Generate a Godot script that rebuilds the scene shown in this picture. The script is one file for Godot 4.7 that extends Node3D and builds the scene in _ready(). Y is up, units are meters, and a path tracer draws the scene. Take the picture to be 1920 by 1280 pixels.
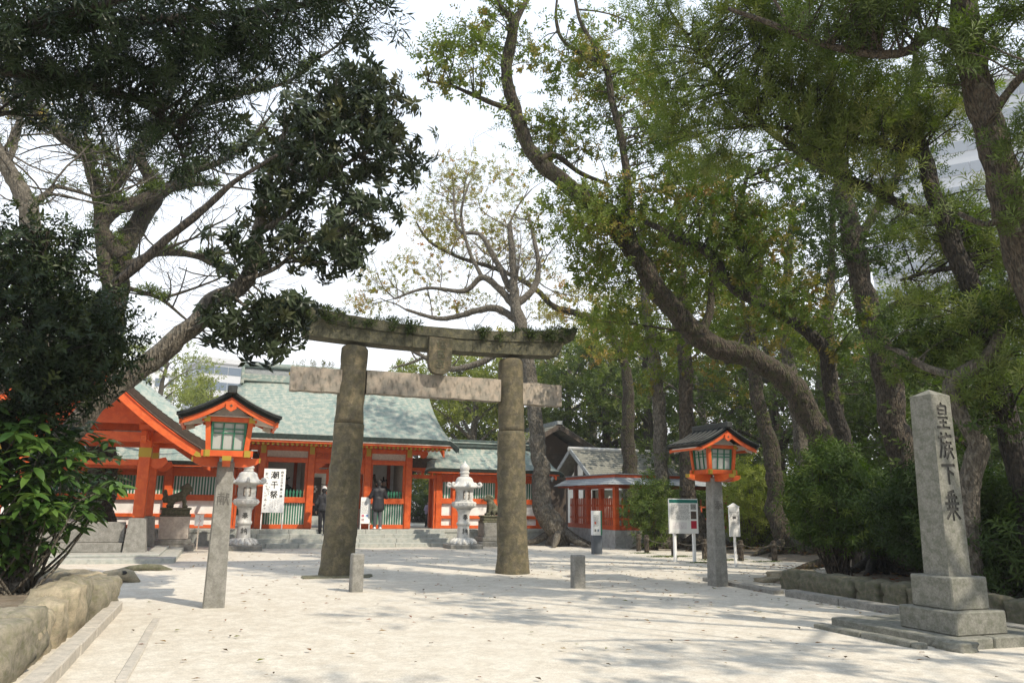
extends Node3D
# A shrine approach: stone torii, vermilion gate, lanterns and old evergreen trees.
# World axes: -Z runs along the approach to the gate, +X to the right, metres, y up.

var M := {}
var R: Vector3
var U: Vector3
var FW: Vector3
const F := 1440.0
const EYE := Vector3(0, 1.5, 0)
var used := {}
var rng := RandomNumberGenerator.new()

# ------------------------------------------------------------------ camera helpers
func set_axes():
	var yaw := deg_to_rad(20.2)
	var pit := atan(305.0 / F)
	var roll := deg_to_rad(0.72)
	FW = Vector3(sin(yaw) * cos(pit), sin(pit), -cos(yaw) * cos(pit))
	var r := Vector3(cos(yaw), 0, sin(yaw))
	var u := r.cross(FW)
	R = r * cos(roll) + u * sin(roll)
	U = u * cos(roll) - r * sin(roll)

func at(x: float, y: float, dist: float) -> Vector3:   # the direction of a photo pixel, at a horizontal distance
	var d := FW + R * (x - 960.0) / F - U * (y - 640.0) / F
	return EYE + d * (dist / Vector2(d.x, d.z).length())

func px_size(p: Vector3, pix: float) -> float:
	return pix * (p - EYE).dot(FW) / F

# ------------------------------------------------------------------ node helpers
func numbered(n: String) -> String:
	if not used.has(n):
		used[n] = 0
		return n
	used[n] += 1
	return "%s_%03d" % [n, used[n]]

func tag(o: Node, label := "", category := "", group := "", kind := ""):
	if label != "": o.set_meta("label", label)
	if category != "": o.set_meta("category", category)
	if group != "": o.set_meta("group", group)
	if kind != "": o.set_meta("kind", kind)
	return o

func thing(n: String, label: String, category: String, pos := Vector3.ZERO, turn := 0.0, group := "") -> Node3D:
	var o := Node3D.new()
	o.name = numbered(n)
	add_child(o)
	o.position = pos
	o.rotation.y = turn
	tag(o, label, category, group)
	return o

func S() -> SurfaceTool:
	var st := SurfaceTool.new()
	st.begin(Mesh.PRIMITIVE_TRIANGLES)
	return st

func mesh_of(st: SurfaceTool) -> ArrayMesh:
	st.generate_normals()
	return st.commit()

func ob(n: String, st: SurfaceTool, mat: Material, parent: Node = null) -> MeshInstance3D:
	return put(n, mesh_of(st), mat, parent)

func put(n: String, mesh: Mesh, mat: Material, parent: Node = null, pos := Vector3.ZERO, b := Basis()) -> MeshInstance3D:
	var o := MeshInstance3D.new()
	o.mesh = mesh
	o.material_override = mat
	o.transform = Transform3D(b, pos)
	if parent == null:
		o.name = numbered(n)
		add_child(o)
	else:
		o.name = n
		parent.add_child(o, true)
	return o

func copy(o: Node3D, pos: Vector3, turn: float, label := "", group := "") -> Node3D:
	var c = o.duplicate()
	c.name = numbered(String(o.name).rstrip("0123456789").rstrip("_"))
	add_child(c)
	c.position = pos
	c.rotation.y = turn
	if label != "": c.set_meta("label", label)
	if group != "": c.set_meta("group", group)
	return c

# ------------------------------------------------------------------ shapes
func tri(st: SurfaceTool, a: Vector3, b: Vector3, c: Vector3):
	st.add_vertex(a); st.add_vertex(b); st.add_vertex(c)

func quad(st: SurfaceTool, a: Vector3, b: Vector3, c: Vector3, d: Vector3):
	tri(st, a, b, c)
	tri(st, a, c, d)

func box(st: SurfaceTool, c: Vector3, s: Vector3, b := Basis(), ch := 0.0):
	st.set_smooth_group(4294967295)
	var h := s * 0.5
	if ch <= 0.0:
		var v := []
		for i in 8:
			v.append(c + b * Vector3(h.x * (1 if i & 1 else -1), h.y * (1 if i & 2 else -1), h.z * (1 if i & 4 else -1)))
		quad(st, v[4], v[6], v[7], v[5]); quad(st, v[1], v[3], v[2], v[0])
		quad(st, v[5], v[7], v[3], v[1]); quad(st, v[0], v[2], v[6], v[4])
		quad(st, v[6], v[2], v[3], v[7]); quad(st, v[0], v[4], v[5], v[1])
		return
	ch = minf(ch, minf(h.x, minf(h.y, h.z)) * 0.9)
	var e := h - Vector3(ch, ch, ch)
	var f := func(sx: int, sy: int, sz: int, k: int) -> Vector3:
		var p := Vector3(e.x * sx, e.y * sy, e.z * sz)
		if k == 0: p.x = h.x * sx
		elif k == 1: p.y = h.y * sy
		else: p.z = h.z * sz
		return c + b * p
	for s1 in [-1, 1]:
		var fl: bool = s1 < 0
		fq(st, fl, f.call(s1, -1, 1, 0), f.call(s1, 1, 1, 0), f.call(s1, 1, -1, 0), f.call(s1, -1, -1, 0))
		fq(st, fl, f.call(-1, s1, 1, 1), f.call(-1, s1, -1, 1), f.call(1, s1, -1, 1), f.call(1, s1, 1, 1))
		fq(st, fl, f.call(-1, -1, s1, 2), f.call(-1, 1, s1, 2), f.call(1, 1, s1, 2), f.call(1, -1, s1, 2))
		for s2 in [-1, 1]:
			var g: bool = s1 * s2 < 0
			fq(st, not g, f.call(s1, s2, -1, 0), f.call(s1, s2, 1, 0), f.call(s1, s2, 1, 1), f.call(s1, s2, -1, 1))
			fq(st, g, f.call(s1, -1, s2, 0), f.call(s1, 1, s2, 0), f.call(s1, 1, s2, 2), f.call(s1, -1, s2, 2))
			fq(st, not g, f.call(-1, s1, s2, 1), f.call(1, s1, s2, 1), f.call(1, s1, s2, 2), f.call(-1, s1, s2, 2))
			for s3 in [-1, 1]:
				if g != (s3 < 0): tri(st, f.call(s1, s2, s3, 0), f.call(s1, s2, s3, 2), f.call(s1, s2, s3, 1))
				else: tri(st, f.call(s1, s2, s3, 0), f.call(s1, s2, s3, 1), f.call(s1, s2, s3, 2))

func fq(st, flip: bool, a, b, c, d):
	if flip: quad(st, d, c, b, a)
	else: quad(st, a, b, c, d)

func bb(st: SurfaceTool, x0: float, x1: float, y0: float, y1: float, z0: float, z1: float, ch := 0.0):
	box(st, Vector3((x0 + x1) / 2, (y0 + y1) / 2, (z0 + z1) / 2), Vector3(absf(x1 - x0), absf(y1 - y0), absf(z1 - z0)), Basis(), ch)

func one_box(n: String, x0, x1, y0, y1, z0, z1, mat: Material, parent: Node, ch := 0.0) -> MeshInstance3D:
	var st := S()
	bb(st, x0, x1, y0, y1, z0, z1, ch)
	return ob(n, st, mat, parent)

func lathe(st: SurfaceTool, prof: Array, n: int, c := Vector3.ZERO, smooth := true, turn := 0.0):
	st.set_smooth_group(0 if smooth else 4294967295)
	for i in prof.size() - 1:
		for k in n:
			var a0 := TAU * k / n + turn
			var a1 := TAU * (k + 1) / n + turn
			var p: Vector2 = prof[i]
			var q: Vector2 = prof[i + 1]
			quad(st, c + Vector3(cos(a0) * p.x, p.y, sin(a0) * p.x), c + Vector3(cos(a1) * p.x, p.y, sin(a1) * p.x), c + Vector3(cos(a1) * q.x, q.y, sin(a1) * q.x), c + Vector3(cos(a0) * q.x, q.y, sin(a0) * q.x))

func tube(st: SurfaceTool, pts: Array, rad: Array, n: int, lump := 0.0, nz: FastNoiseLite = null, cap := true):
	st.set_smooth_group(0)
	var m := pts.size()
	var rings := []
	var side := Vector3.ZERO
	for i in m:
		var t: Vector3 = (pts[mini(i + 1, m - 1)] - pts[maxi(i - 1, 0)]).normalized()
		if side == Vector3.ZERO:
			side = t.cross(Vector3(0.31, 0.2, 0.93)).normalized()
		side = (side - t * side.dot(t)).normalized()
		var up := t.cross(side)
		var ring := []
		for k in n:
			var a := TAU * k / n
			var d := side * cos(a) + up * sin(a)
			var r: float = rad[i]
			if nz != null and lump > 0.0:
				var p: Vector3 = pts[i] + d * r
				r *= 1.0 + lump * nz.get_noise_3d(p.x * 3.0, p.y * 1.2, p.z * 3.0)
				if n >= 20: r += minf(0.035, r * 0.14) * nz.get_noise_3d(p.x * 9.0, p.y * 1.8, p.z * 9.0)
			ring.append(pts[i] + d * r)
		rings.append(ring)
	for i in m - 1:
		for k in n:
			var k2 := (k + 1) % n
			quad(st, rings[i][k], rings[i][k2], rings[i + 1][k2], rings[i + 1][k])
	if cap:
		for k in n:
			tri(st, rings[m - 1][k], rings[m - 1][(k + 1) % n], pts[m - 1])
			tri(st, rings[0][(k + 1) % n], rings[0][k], pts[0])

# prism: outline in the xy plane of the basis, extruded along its z from 0 to depth
func prism(st: SurfaceTool, poly: PackedVector2Array, depth: float, xf: Transform3D):
	st.set_smooth_group(4294967295)
	if Geometry2D.is_polygon_clockwise(poly):
		poly.reverse()
	var t := Geometry2D.triangulate_polygon(poly)
	for i in range(0, t.size(), 3):
		var a := poly[t[i]]; var b := poly[t[i + 1]]; var c := poly[t[i + 2]]
		tri(st, xf * Vector3(a.x, a.y, depth), xf * Vector3(c.x, c.y, depth), xf * Vector3(b.x, b.y, depth))
		tri(st, xf * Vector3(a.x, a.y, 0), xf * Vector3(b.x, b.y, 0), xf * Vector3(c.x, c.y, 0))
	for i in poly.size():
		var a := poly[i]
		var b := poly[(i + 1) % poly.size()]
		quad(st, xf * Vector3(a.x, a.y, 0), xf * Vector3(a.x, a.y, depth), xf * Vector3(b.x, b.y, depth), xf * Vector3(b.x, b.y, 0))

func spline(nodes: Array, step := 0.25) -> Array:   # nodes: [pos, radius] -> dense [pos, radius]
	var out := []
	var m := nodes.size()
	for i in m - 1:
		var p0: Vector3 = nodes[maxi(i - 1, 0)][0]
		var p1: Vector3 = nodes[i][0]
		var p2: Vector3 = nodes[i + 1][0]
		var p3: Vector3 = nodes[mini(i + 2, m - 1)][0]
		var k := maxi(1, int(ceil(p1.distance_to(p2) / step)))
		for j in k:
			var t := float(j) / k
			out.append([p1.cubic_interpolate(p2, p0, p3, t), lerpf(nodes[i][1], nodes[i + 1][1], t)])
	out.append(nodes[m - 1])
	return out

# ------------------------------------------------------------------ rounded bodies: tapered capsules joined by a smooth minimum, meshed as surface nets
func blob(caps: Array, cell: float, k: float) -> ArrayMesh:
	var lo := Vector3(1e9, 1e9, 1e9)
	var hi := -lo
	for c in caps:
		for e in 2:
			var r: float = c[2 + e] + cell * 3.0
			lo = lo.min(c[e] - Vector3(r, r, r))
			hi = hi.max(c[e] + Vector3(r, r, r))
	var nx := int((hi.x - lo.x) / cell) + 2
	var ny := int((hi.y - lo.y) / cell) + 2
	var nz := int((hi.z - lo.z) / cell) + 2
	var fld := PackedFloat32Array()
	fld.resize(nx * ny * nz)
	fld.fill(9.0)
	for c in caps:
		var a: Vector3 = c[0]
		var b: Vector3 = c[1]
		var m: float = maxf(c[2], c[3]) + cell * 3.0 + k
		var l0 := ((a.min(b) - Vector3(m, m, m) - lo) / cell).floor()
		var l1 := ((a.max(b) + Vector3(m, m, m) - lo) / cell).ceil()
		var ab := b - a
		var ll := maxf(ab.length_squared(), 1e-9)
		for z in range(maxi(0, int(l0.z)), mini(nz, int(l1.z) + 1)):
			for y in range(maxi(0, int(l0.y)), mini(ny, int(l1.y) + 1)):
				for x in range(maxi(0, int(l0.x)), mini(nx, int(l1.x) + 1)):
					var p := lo + Vector3(x, y, z) * cell
					var t := clampf((p - a).dot(ab) / ll, 0, 1)
					var d: float = p.distance_to(a + ab * t) - lerpf(c[2], c[3], t)
					var ix := (z * ny + y) * nx + x
					var o := fld[ix]
					var h := maxf(k - absf(o - d), 0.0) / k
					fld[ix] = minf(o, d) - h * h * k * 0.25
	var vid := {}
	var verts := PackedVector3Array()
	var idx := PackedInt32Array()
	for z in nz - 1:
		for y in ny - 1:
			for x in nx - 1:
				var i0 := (z * ny + y) * nx + x
				var s := 0
				var v := []
				for q in 8:
					var f: float = fld[i0 + (q & 1) + ((q >> 1) & 1) * nx + (q >> 2) * nx * ny]
					v.append(f)
					if f < 0: s += 1
				if s == 0 or s == 8: continue
				var acc := Vector3.ZERO
				var n := 0
				for e in [[0, 1], [2, 3], [4, 5], [6, 7], [0, 2], [1, 3], [4, 6], [5, 7], [0, 4], [1, 5], [2, 6], [3, 7]]:
					var fa: float = v[e[0]]
					var fb: float = v[e[1]]
					if (fa < 0) != (fb < 0):
						var t := fa / (fa - fb)
						var pa := Vector3(e[0] & 1, (e[0] >> 1) & 1, e[0] >> 2)
						var pb := Vector3(e[1] & 1, (e[1] >> 1) & 1, e[1] >> 2)
						acc += pa.lerp(pb, t)
						n += 1
				vid[i0] = verts.size()
				verts.append(lo + (Vector3(x, y, z) + acc / n) * cell)
	var dx := 1
	var dy := nx
	var dz := nx * ny
	for i0 in vid:
		var f0: float = fld[i0]
		for ax in 3:
			var st: int = [dx, dy, dz][ax]
			var u: int = [dy, dz, dx][ax]
			var w: int = [dz, dx, dy][ax]
			var f1: float = fld[i0 + st]
			if (f0 < 0) == (f1 < 0): continue
			if not (vid.has(i0 - u) and vid.has(i0 - w) and vid.has(i0 - u - w)): continue
			var q := [vid[i0], vid[i0 - u], vid[i0 - u - w], vid[i0 - w]]
			if f0 < 0: q.reverse()
			for g in [0, 1, 2, 0, 2, 3]: idx.append(q[g])
	var nor := PackedVector3Array()
	nor.resize(verts.size())
	for i in range(0, idx.size(), 3):
		var fn := (verts[idx[i + 2]] - verts[idx[i]]).cross(verts[idx[i + 1]] - verts[idx[i]])
		for e in 3: nor[idx[i + e]] += fn
	for i in nor.size(): nor[i] = nor[i].normalized()
	var arr := []
	arr.resize(Mesh.ARRAY_MAX)
	arr[Mesh.ARRAY_VERTEX] = verts
	arr[Mesh.ARRAY_NORMAL] = nor
	arr[Mesh.ARRAY_INDEX] = idx
	var me := ArrayMesh.new()
	me.add_surface_from_arrays(Mesh.PRIMITIVE_TRIANGLES, arr)
	return me

# ------------------------------------------------------------------ textures and materials
func noise(seed_: int, freq: float, oct := 4, kind := FastNoiseLite.TYPE_SIMPLEX_SMOOTH) -> FastNoiseLite:
	var n := FastNoiseLite.new()
	n.seed = seed_
	n.frequency = freq
	n.fractal_octaves = oct
	n.noise_type = kind
	return n

func nbytes(seed_: int, freq: float, oct: int, size: int, sx := 1.0) -> PackedByteArray:
	var im := noise(seed_, freq, oct).get_seamless_image(size, size)
	if sx != 1.0:   # stretched grain: squeeze and tile
		var w := int(size / sx)
		im.resize(w, size)
		var big := Image.create(size, size, false, im.get_format())
		for k in int(ceil(sx)): big.blit_rect(im, Rect2i(0, 0, w, size), Vector2i(k * w, 0))
		im = big
	im.convert(Image.FORMAT_L8)
	return im.get_data()

func tex_from(size: int, f: Callable) -> ImageTexture:
	var b := PackedByteArray()
	b.resize(size * size * 3)
	for i in size * size:
		var c: Color = f.call(i)
		c = c.clamp().linear_to_srgb()
		b[i * 3] = int(c.r * 255.0); b[i * 3 + 1] = int(c.g * 255.0); b[i * 3 + 2] = int(c.b * 255.0)
	return ImageTexture.create_from_image(Image.create_from_data(size, size, false, Image.FORMAT_RGB8, b))

func grey_tex(d: PackedByteArray, size: int) -> ImageTexture:
	return ImageTexture.create_from_image(Image.create_from_data(size, size, false, Image.FORMAT_L8, d))

func sstep(a: float, b: float, x: float) -> float:
	return smoothstep(a, b, x)

func flat(c: Color, rough := 0.7, metal := 0.0) -> StandardMaterial3D:
	var m := StandardMaterial3D.new()
	m.albedo_color = c.linear_to_srgb()
	m.roughness = rough
	m.metallic = metal
	return m

func tri_mat(tex: Texture2D, metres: float, rough: float, height: Texture2D = null, hs := 0.0, own := false) -> StandardMaterial3D:
	var m := StandardMaterial3D.new()
	m.albedo_texture = tex
	m.roughness = rough
	m.uv1_triplanar = true
	m.uv1_world_triplanar = not own
	m.uv1_scale = Vector3.ONE / metres
	if height != null:
		m.heightmap_enabled = true
		m.heightmap_texture = height
		m.heightmap_scale = hs
	return m

# stone-like: three tones mixed by coarse noise, a fine grain, and patches of growth or stain
func stone_tex(sd: int, a: Color, b: Color, patch: Color, amount: float, grain: float, size := 512, streak := 0.0) -> Array:
	var n1 := nbytes(sd, 0.012, 4, size)
	var n2 := nbytes(sd + 1, 0.2, 2, size)
	var n3 := nbytes(sd + 2, 0.018, 5, size)
	var n4 := nbytes(sd + 3, 0.05, 4, size)
	var n5 := nbytes(sd + 4, 0.011, 2, size, 2.5)
	var hb := PackedByteArray()
	hb.resize(size * size)
	for i in size * size: hb[i] = clampi(int(n2[i] * 0.6 + n3[i] * 0.4), 0, 255)
	var t := tex_from(size, func(i: int) -> Color:
		var c := a.lerp(b, sstep(0.3, 0.7, n1[i] / 255.0))
		c = c * (1.0 + grain * (n2[i] / 127.5 - 1.0) + grain * 0.9 * (n4[i] / 127.5 - 1.0))
		var pm := lerpf(n3[i] / 255.0 * 0.74 + n4[i] / 255.0 * 0.26, n5[i] / 255.0, streak)
		return c.lerp(patch * (0.8 + 0.4 * n2[i] / 255.0), 0.8 * sstep(0.80 - amount, 1.2 - amount, pm)))
	return [t, grey_tex(hb, size)]

func make_materials():
	var a := stone_tex(11, Color(0.50, 0.455, 0.38), Color(0.55, 0.51, 0.435), Color(0.43, 0.385, 0.315), 0.3, 0.18, 1024)
	M.sand = tri_mat(a[0], 5.3, 0.95, a[1], 0.5)
	a = stone_tex(21, Color(0.165, 0.135, 0.08), Color(0.095, 0.083, 0.056), Color(0.06, 0.058, 0.028), 0.40, 0.5, 512, 0.3)
	M.torii = tri_mat(a[0], 1.9, 0.9, a[1], 0.9)
	a = stone_tex(31, Color(0.37, 0.31, 0.245), Color(0.28, 0.25, 0.205), Color(0.10, 0.092, 0.066), 0.36, 0.16, 512, 0.7)
	M.nuki = tri_mat(a[0], 1.7, 0.9, a[1], 0.5)
	a = stone_tex(41, Color(0.10, 0.094, 0.062), Color(0.055, 0.055, 0.035), Color(0.14, 0.125, 0.06), 0.3, 0.45)
	M.kasagi = tri_mat(a[0], 1.4, 0.95, a[1], 0.9)
	a = stone_tex(51, Color(0.245, 0.238, 0.215), Color(0.195, 0.19, 0.17), Color(0.14, 0.135, 0.11), 0.3, 0.3)
	M.granite = tri_mat(a[0], 1.3, 0.85, a[1], 0.25)
	a = stone_tex(61, Color(0.60, 0.59, 0.56), Color(0.50, 0.49, 0.46), Color(0.36, 0.35, 0.31), 0.3, 0.14)
	M.pale_stone = tri_mat(a[0], 1.1, 0.85, a[1], 0.3)
	a = stone_tex(71, Color(0.40, 0.40, 0.36), Color(0.34, 0.355, 0.325), Color(0.24, 0.25, 0.22), 0.3, 0.12)
	M.step_stone = tri_mat(a[0], 1.6, 0.85, a[1], 0.3)
	a = stone_tex(81, Color(0.36, 0.305, 0.215), Color(0.27, 0.235, 0.165), Color(0.15, 0.15, 0.075), 0.3, 0.3)
	M.boulder = tri_mat(a[0], 1.2, 0.92, a[1], 1.0)
	a = stone_tex(84, Color(0.28, 0.25, 0.19), Color(0.21, 0.19, 0.145), Color(0.12, 0.125, 0.06), 0.4, 0.3)
	M.boulder_dark = tri_mat(a[0], 0.9, 0.92, a[1], 1.0)
	a = stone_tex(87, Color(0.15, 0.135, 0.095), Color(0.105, 0.10, 0.072), Color(0.065, 0.075, 0.032), 0.42, 0.35)
	M.mossy_rock = tri_mat(a[0], 0.9, 0.95, a[1], 1.0)
	a = stone_tex(91, Color(0.15, 0.14, 0.095), Color(0.095, 0.09, 0.06), Color(0.07, 0.085, 0.035), 0.4, 0.35)
	M.old_stone = tri_mat(a[0], 0.7, 0.95, a[1], 0.7)
	a = stone_tex(101, Color(0.17, 0.145, 0.11), Color(0.22, 0.18, 0.135), Color(0.11, 0.085, 0.055), 0.45, 0.3)
	M.soil = tri_mat(a[0], 2.3, 0.97, a[1], 1.2)
	a = stone_tex(111, Color(0.36, 0.36, 0.35), Color(0.30, 0.30, 0.29), Color(0.22, 0.21, 0.19), 0.3, 0.08)
	M.concrete = tri_mat(a[0], 2.0, 0.9, a[1], 0.2)
	# vermilion paint, sun-bleached here and there
	a = stone_tex(121, Color(0.60, 0.102, 0.014), Color(0.53, 0.078, 0.011), Color(0.62, 0.15, 0.04), 0.25, 0.05)
	M.orange = tri_mat(a[0], 1.5, 0.5)
	a = stone_tex(125, Color(0.46, 0.074, 0.017), Color(0.39, 0.06, 0.015), Color(0.50, 0.115, 0.045), 0.25, 0.07)
	M.red_wood = tri_mat(a[0], 1.2, 0.6)
	a = stone_tex(131, Color(0.78, 0.77, 0.74), Color(0.72, 0.71, 0.67), Color(0.62, 0.60, 0.55), 0.2, 0.03)
	M.plaster = tri_mat(a[0], 2.0, 0.9)
	a = stone_tex(135, Color(0.56, 0.50, 0.43), Color(0.48, 0.42, 0.36), Color(0.40, 0.34, 0.28), 0.3, 0.06)
	M.pale_board = tri_mat(a[0], 0.8, 0.8)
	# weathered copper sheet
	var n1 := nbytes(141, 0.02, 4, 512)
	var n2 := nbytes(142, 0.09, 3, 512)
	var ct := tex_from(512, func(i: int) -> Color:
		var c := Color(0.215, 0.275, 0.25).lerp(Color(0.38, 0.385, 0.33), sstep(0.42, 0.66, n1[i] / 255.0))
		c = c.lerp(Color(0.135, 0.20, 0.20), sstep(0.55, 0.75, n2[i] / 255.0) * 0.6)
		return c)
	M.copper = tri_mat(ct, 2.6, 0.6)
	a = stone_tex(151, Color(0.055, 0.085, 0.075), Color(0.035, 0.05, 0.045), Color(0.10, 0.15, 0.13), 0.25, 0.2)
	M.copper_dark = tri_mat(a[0], 1.1, 0.55)
	a = stone_tex(155, Color(0.016, 0.018, 0.018), Color(0.028, 0.032, 0.03), Color(0.04, 0.06, 0.052), 0.22, 0.2)
	M.lantern_roof = tri_mat(a[0], 0.6, 0.5)
	a = stone_tex(161, Color(0.075, 0.055, 0.04), Color(0.055, 0.04, 0.03), Color(0.10, 0.075, 0.055), 0.3, 0.15)
	M.dark_wood = tri_mat(a[0], 0.9, 0.75)
	a = stone_tex(165, Color(0.19, 0.185, 0.155), Color(0.135, 0.135, 0.115), Color(0.27, 0.26, 0.2), 0.3, 0.2)
	M.bark_shingle = tri_mat(a[0], 1.6, 0.9, a[1], 0.5)
	a = stone_tex(171, Color(0.27, 0.29, 0.30), Color(0.22, 0.235, 0.245), Color(0.34, 0.35, 0.35), 0.25, 0.1)
	M.slate = tri_mat(a[0], 1.3, 0.6)
	a = stone_tex(181, Color(0.46, 0.42, 0.36), Color(0.40, 0.37, 0.32), Color(0.30, 0.28, 0.24), 0.3, 0.15)
	M.sandy_stone = tri_mat(a[0], 1.4, 0.9, a[1], 0.3)
	a = stone_tex(185, Color(0.205, 0.20, 0.17), Color(0.155, 0.155, 0.125), Color(0.10, 0.105, 0.075), 0.32, 0.35)
	M.pillar_stone = tri_mat(a[0], 1.0, 0.9, a[1], 0.3)
	M.green = flat(Color(0.022, 0.15, 0.085), 0.5)
	M.green_dark = flat(Color(0.012, 0.085, 0.05), 0.5)
	M.gold = flat(Color(0.42, 0.30, 0.045), 0.42, 0.55)
	M.paper = flat(Color(0.40, 0.41, 0.385), 0.6)
	M.white = flat(Color(0.80, 0.80, 0.79), 0.6)
	M.black = flat(Color(0.012, 0.011, 0.011), 0.7)
	M.ink = flat(Color(0.02, 0.019, 0.019), 0.8)
	M.carved = flat(Color(0.07, 0.068, 0.06), 0.95)
	M.worn_carving = flat(Color(0.11, 0.105, 0.095), 0.95)
	M.steel = flat(Color(0.10, 0.115, 0.135), 0.5, 0.2)
	M.glass = flat(Color(0.10, 0.13, 0.17), 0.12)
	M.rope = flat(Color(0.10, 0.085, 0.065), 0.9)
	# bark: long furrows, two tones, lichen
	for q in [["bark", 201, Color(0.085, 0.066, 0.046), Color(0.028, 0.022, 0.016), Color(0.125, 0.115, 0.085), 0.25], ["bark_grey", 211, Color(0.135, 0.118, 0.092), Color(0.07, 0.06, 0.046), Color(0.18, 0.168, 0.138), 0.25], ["bark_dark", 221, Color(0.042, 0.034, 0.026), Color(0.02, 0.017, 0.014), Color(0.06, 0.052, 0.036), 0.28], ["bark_moss", 231, Color(0.068, 0.052, 0.036), Color(0.022, 0.018, 0.013), Color(0.05, 0.056, 0.018), 0.38]]:
		var g1 := nbytes(q[1], 0.017, 4, 512, 4.0)
		var g2 := nbytes(q[1] + 1, 0.014, 4, 512)
		var g3 := nbytes(q[1] + 2, 0.12, 3, 512)
		var ca: Color = q[2]
		var cb: Color = q[3]
		var cc: Color = q[4]
		var am: float = q[5]
		var t := tex_from(512, func(i: int) -> Color:
			var c := cb.lerp(ca * 1.25, sstep(0.38, 0.62, g1[i] / 255.0))
			c = c * (0.6 + 0.8 * g3[i] / 255.0)
			return c.lerp(cc * (0.7 + 0.6 * g3[i] / 255.0), sstep(0.94 - am, 1.08 - am, g2[i] / 255.0)))
		M[q[0]] = tri_mat(t, 1.5, 0.92, grey_tex(g1, 512), 8.0)
	# leaves: base colour comes from the vertices and the copies
	for q in [["leaf", 0.55, Color(0.8, 0.9, 0.3)], ["leaf_soft", 0.65, Color(0.95, 1.0, 0.45)], ["leaf_dark", 0.42, Color(0.4, 0.5, 0.2)]]:
		var m := StandardMaterial3D.new()
		m.vertex_color_use_as_albedo = true
		m.roughness = q[1]
		m.metallic_specular = 0.32
		m.backlight_enabled = true
		m.backlight = q[2]
		m.cull_mode = BaseMaterial3D.CULL_DISABLED
		M[q[0]] = m
	M.moss = flat(Color(0.05, 0.075, 0.018), 0.95)

# ------------------------------------------------------------------ foliage
var SP := {}

func leaf(st: SurfaceTool, base: Vector3, dir: Vector3, up: Vector3, l: float, w: float, droop: float, shade: float, tips := 0.0):
	var side := dir.cross(up).normalized()
	up = side.cross(dir).normalized()
	var mid := base + dir * l * 0.45 - up * w * 0.12
	var a := base + dir * l * 0.42 + side * w * 0.5 + up * w * 0.1
	var b := base + dir * l * 0.42 - side * w * 0.5 + up * w * 0.1
	var t := base + dir * l - up * l * droop
	var c := Color(shade, shade * (1.0 + tips), shade * (1.0 - tips))
	for v in [base, a, mid, a, t, mid, base, mid, b, mid, t, b]:
		st.set_color(c)
		st.add_vertex(v)

func strip_leaf(st: SurfaceTool, base: Vector3, dir: Vector3, up: Vector3, l: float, w: float, droop: float, shade: float):
	var side := dir.cross(up).normalized() * w * 0.5
	var m := base + dir * l * 0.5
	var t := base + dir * l - up * l * droop
	var c := Color(shade, shade, shade)
	for v in [base, m + side, m - side, m + side, t, m - side]:
		st.set_color(c)
		st.add_vertex(v)

func rv() -> Vector3:
	while true:
		var v := Vector3(rng.randf_range(-1, 1), rng.randf_range(-1, 1), rng.randf_range(-1, 1))
		if v.length_squared() < 1.0 and v.length_squared() > 0.001: return v
	return Vector3.UP

func make_sprigs():
	rng.seed = 77
	# [name, leaves, twig length, leaf length, leaf width, droop, narrow]
	for q in [["camphor", 11, 0.22, 0.105, 0.05, 0.18, false], ["broad", 9, 0.14, 0.17, 0.068, 0.28, false], ["small", 14, 0.26, 0.075, 0.036, 0.12, false], ["pod", 22, 0.20, 0.135, 0.0175, 0.14, true], ["pod_far", 20, 0.24, 0.13, 0.02, 0.1, true], ["willow", 12, 0.22, 0.17, 0.036, 0.3, false], ["far", 9, 0.45, 0.24, 0.125, 0.15, false], ["fern", 12, 0.06, 0.16, 0.018, 0.45, true], ["grass", 9, 0.02, 0.12, 0.01, 0.5, true]]:
		var st := S()
		st.set_smooth_group(4294967295)
		for i in q[1]:
			var t: float = float(i) / q[1]
			var a: float = i * 2.4 + rng.randf() * 0.6
			var el := lerpf(0.15, 0.9, t) + rng.randf_range(-0.25, 0.25)
			if q[0] == "broad": el = rng.randf_range(-0.35, 0.5)
			if q[0] == "fern" or q[0] == "grass": el = rng.randf_range(0.3, 1.2)
			var d := Vector3(cos(a) * cos(el), sin(el), sin(a) * cos(el)).normalized()
			var base := Vector3(0, q[2] * (t if q[0] != "broad" else 0.6 + 0.4 * t), 0)
			var sc := rng.randf_range(0.7, 1.15)
			if q[6]: strip_leaf(st, base, d, Vector3.UP, q[3] * sc, q[4], q[5], rng.randf_range(0.75, 1.2))
			else: leaf(st, base, d, Vector3.UP + rv() * 0.5, q[3] * sc, q[4] * sc, q[5], rng.randf_range(0.75, 1.2))
		SP[q[0]] = mesh_of(st)
	# one large glossy leaf on its own, for the bush beside the approach
	for k in 3:
		var st := S()
		st.set_smooth_group(0)
		var l := 0.165
		var w := 0.058 + 0.007 * k
		var rows := [[0.0, 0.06], [0.12, 0.42], [0.32, 0.88], [0.52, 1.0], [0.72, 0.8], [0.88, 0.42], [1.0, 0.02]]
		for i in rows.size() - 1:
			for s in [-1.0, 1.0]:
				var q := []
				for r in [rows[i], rows[i + 1]]:
					var z: float = r[0] * l
					var y: float = -r[0] * r[0] * l * (0.22 + 0.1 * k)
					q.append(Vector3(0, y, z))
					q.append(Vector3(s * r[1] * w * 0.5, y + r[1] * w * 0.13, z))
				for v in ([q[0], q[1], q[3], q[0], q[3], q[2]] if s > 0 else [q[0], q[3], q[1], q[0], q[2], q[3]]):
					st.set_color(Color.WHITE)
					st.add_vertex(v)
		SP["big%d" % k] = mesh_of(st)

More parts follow.
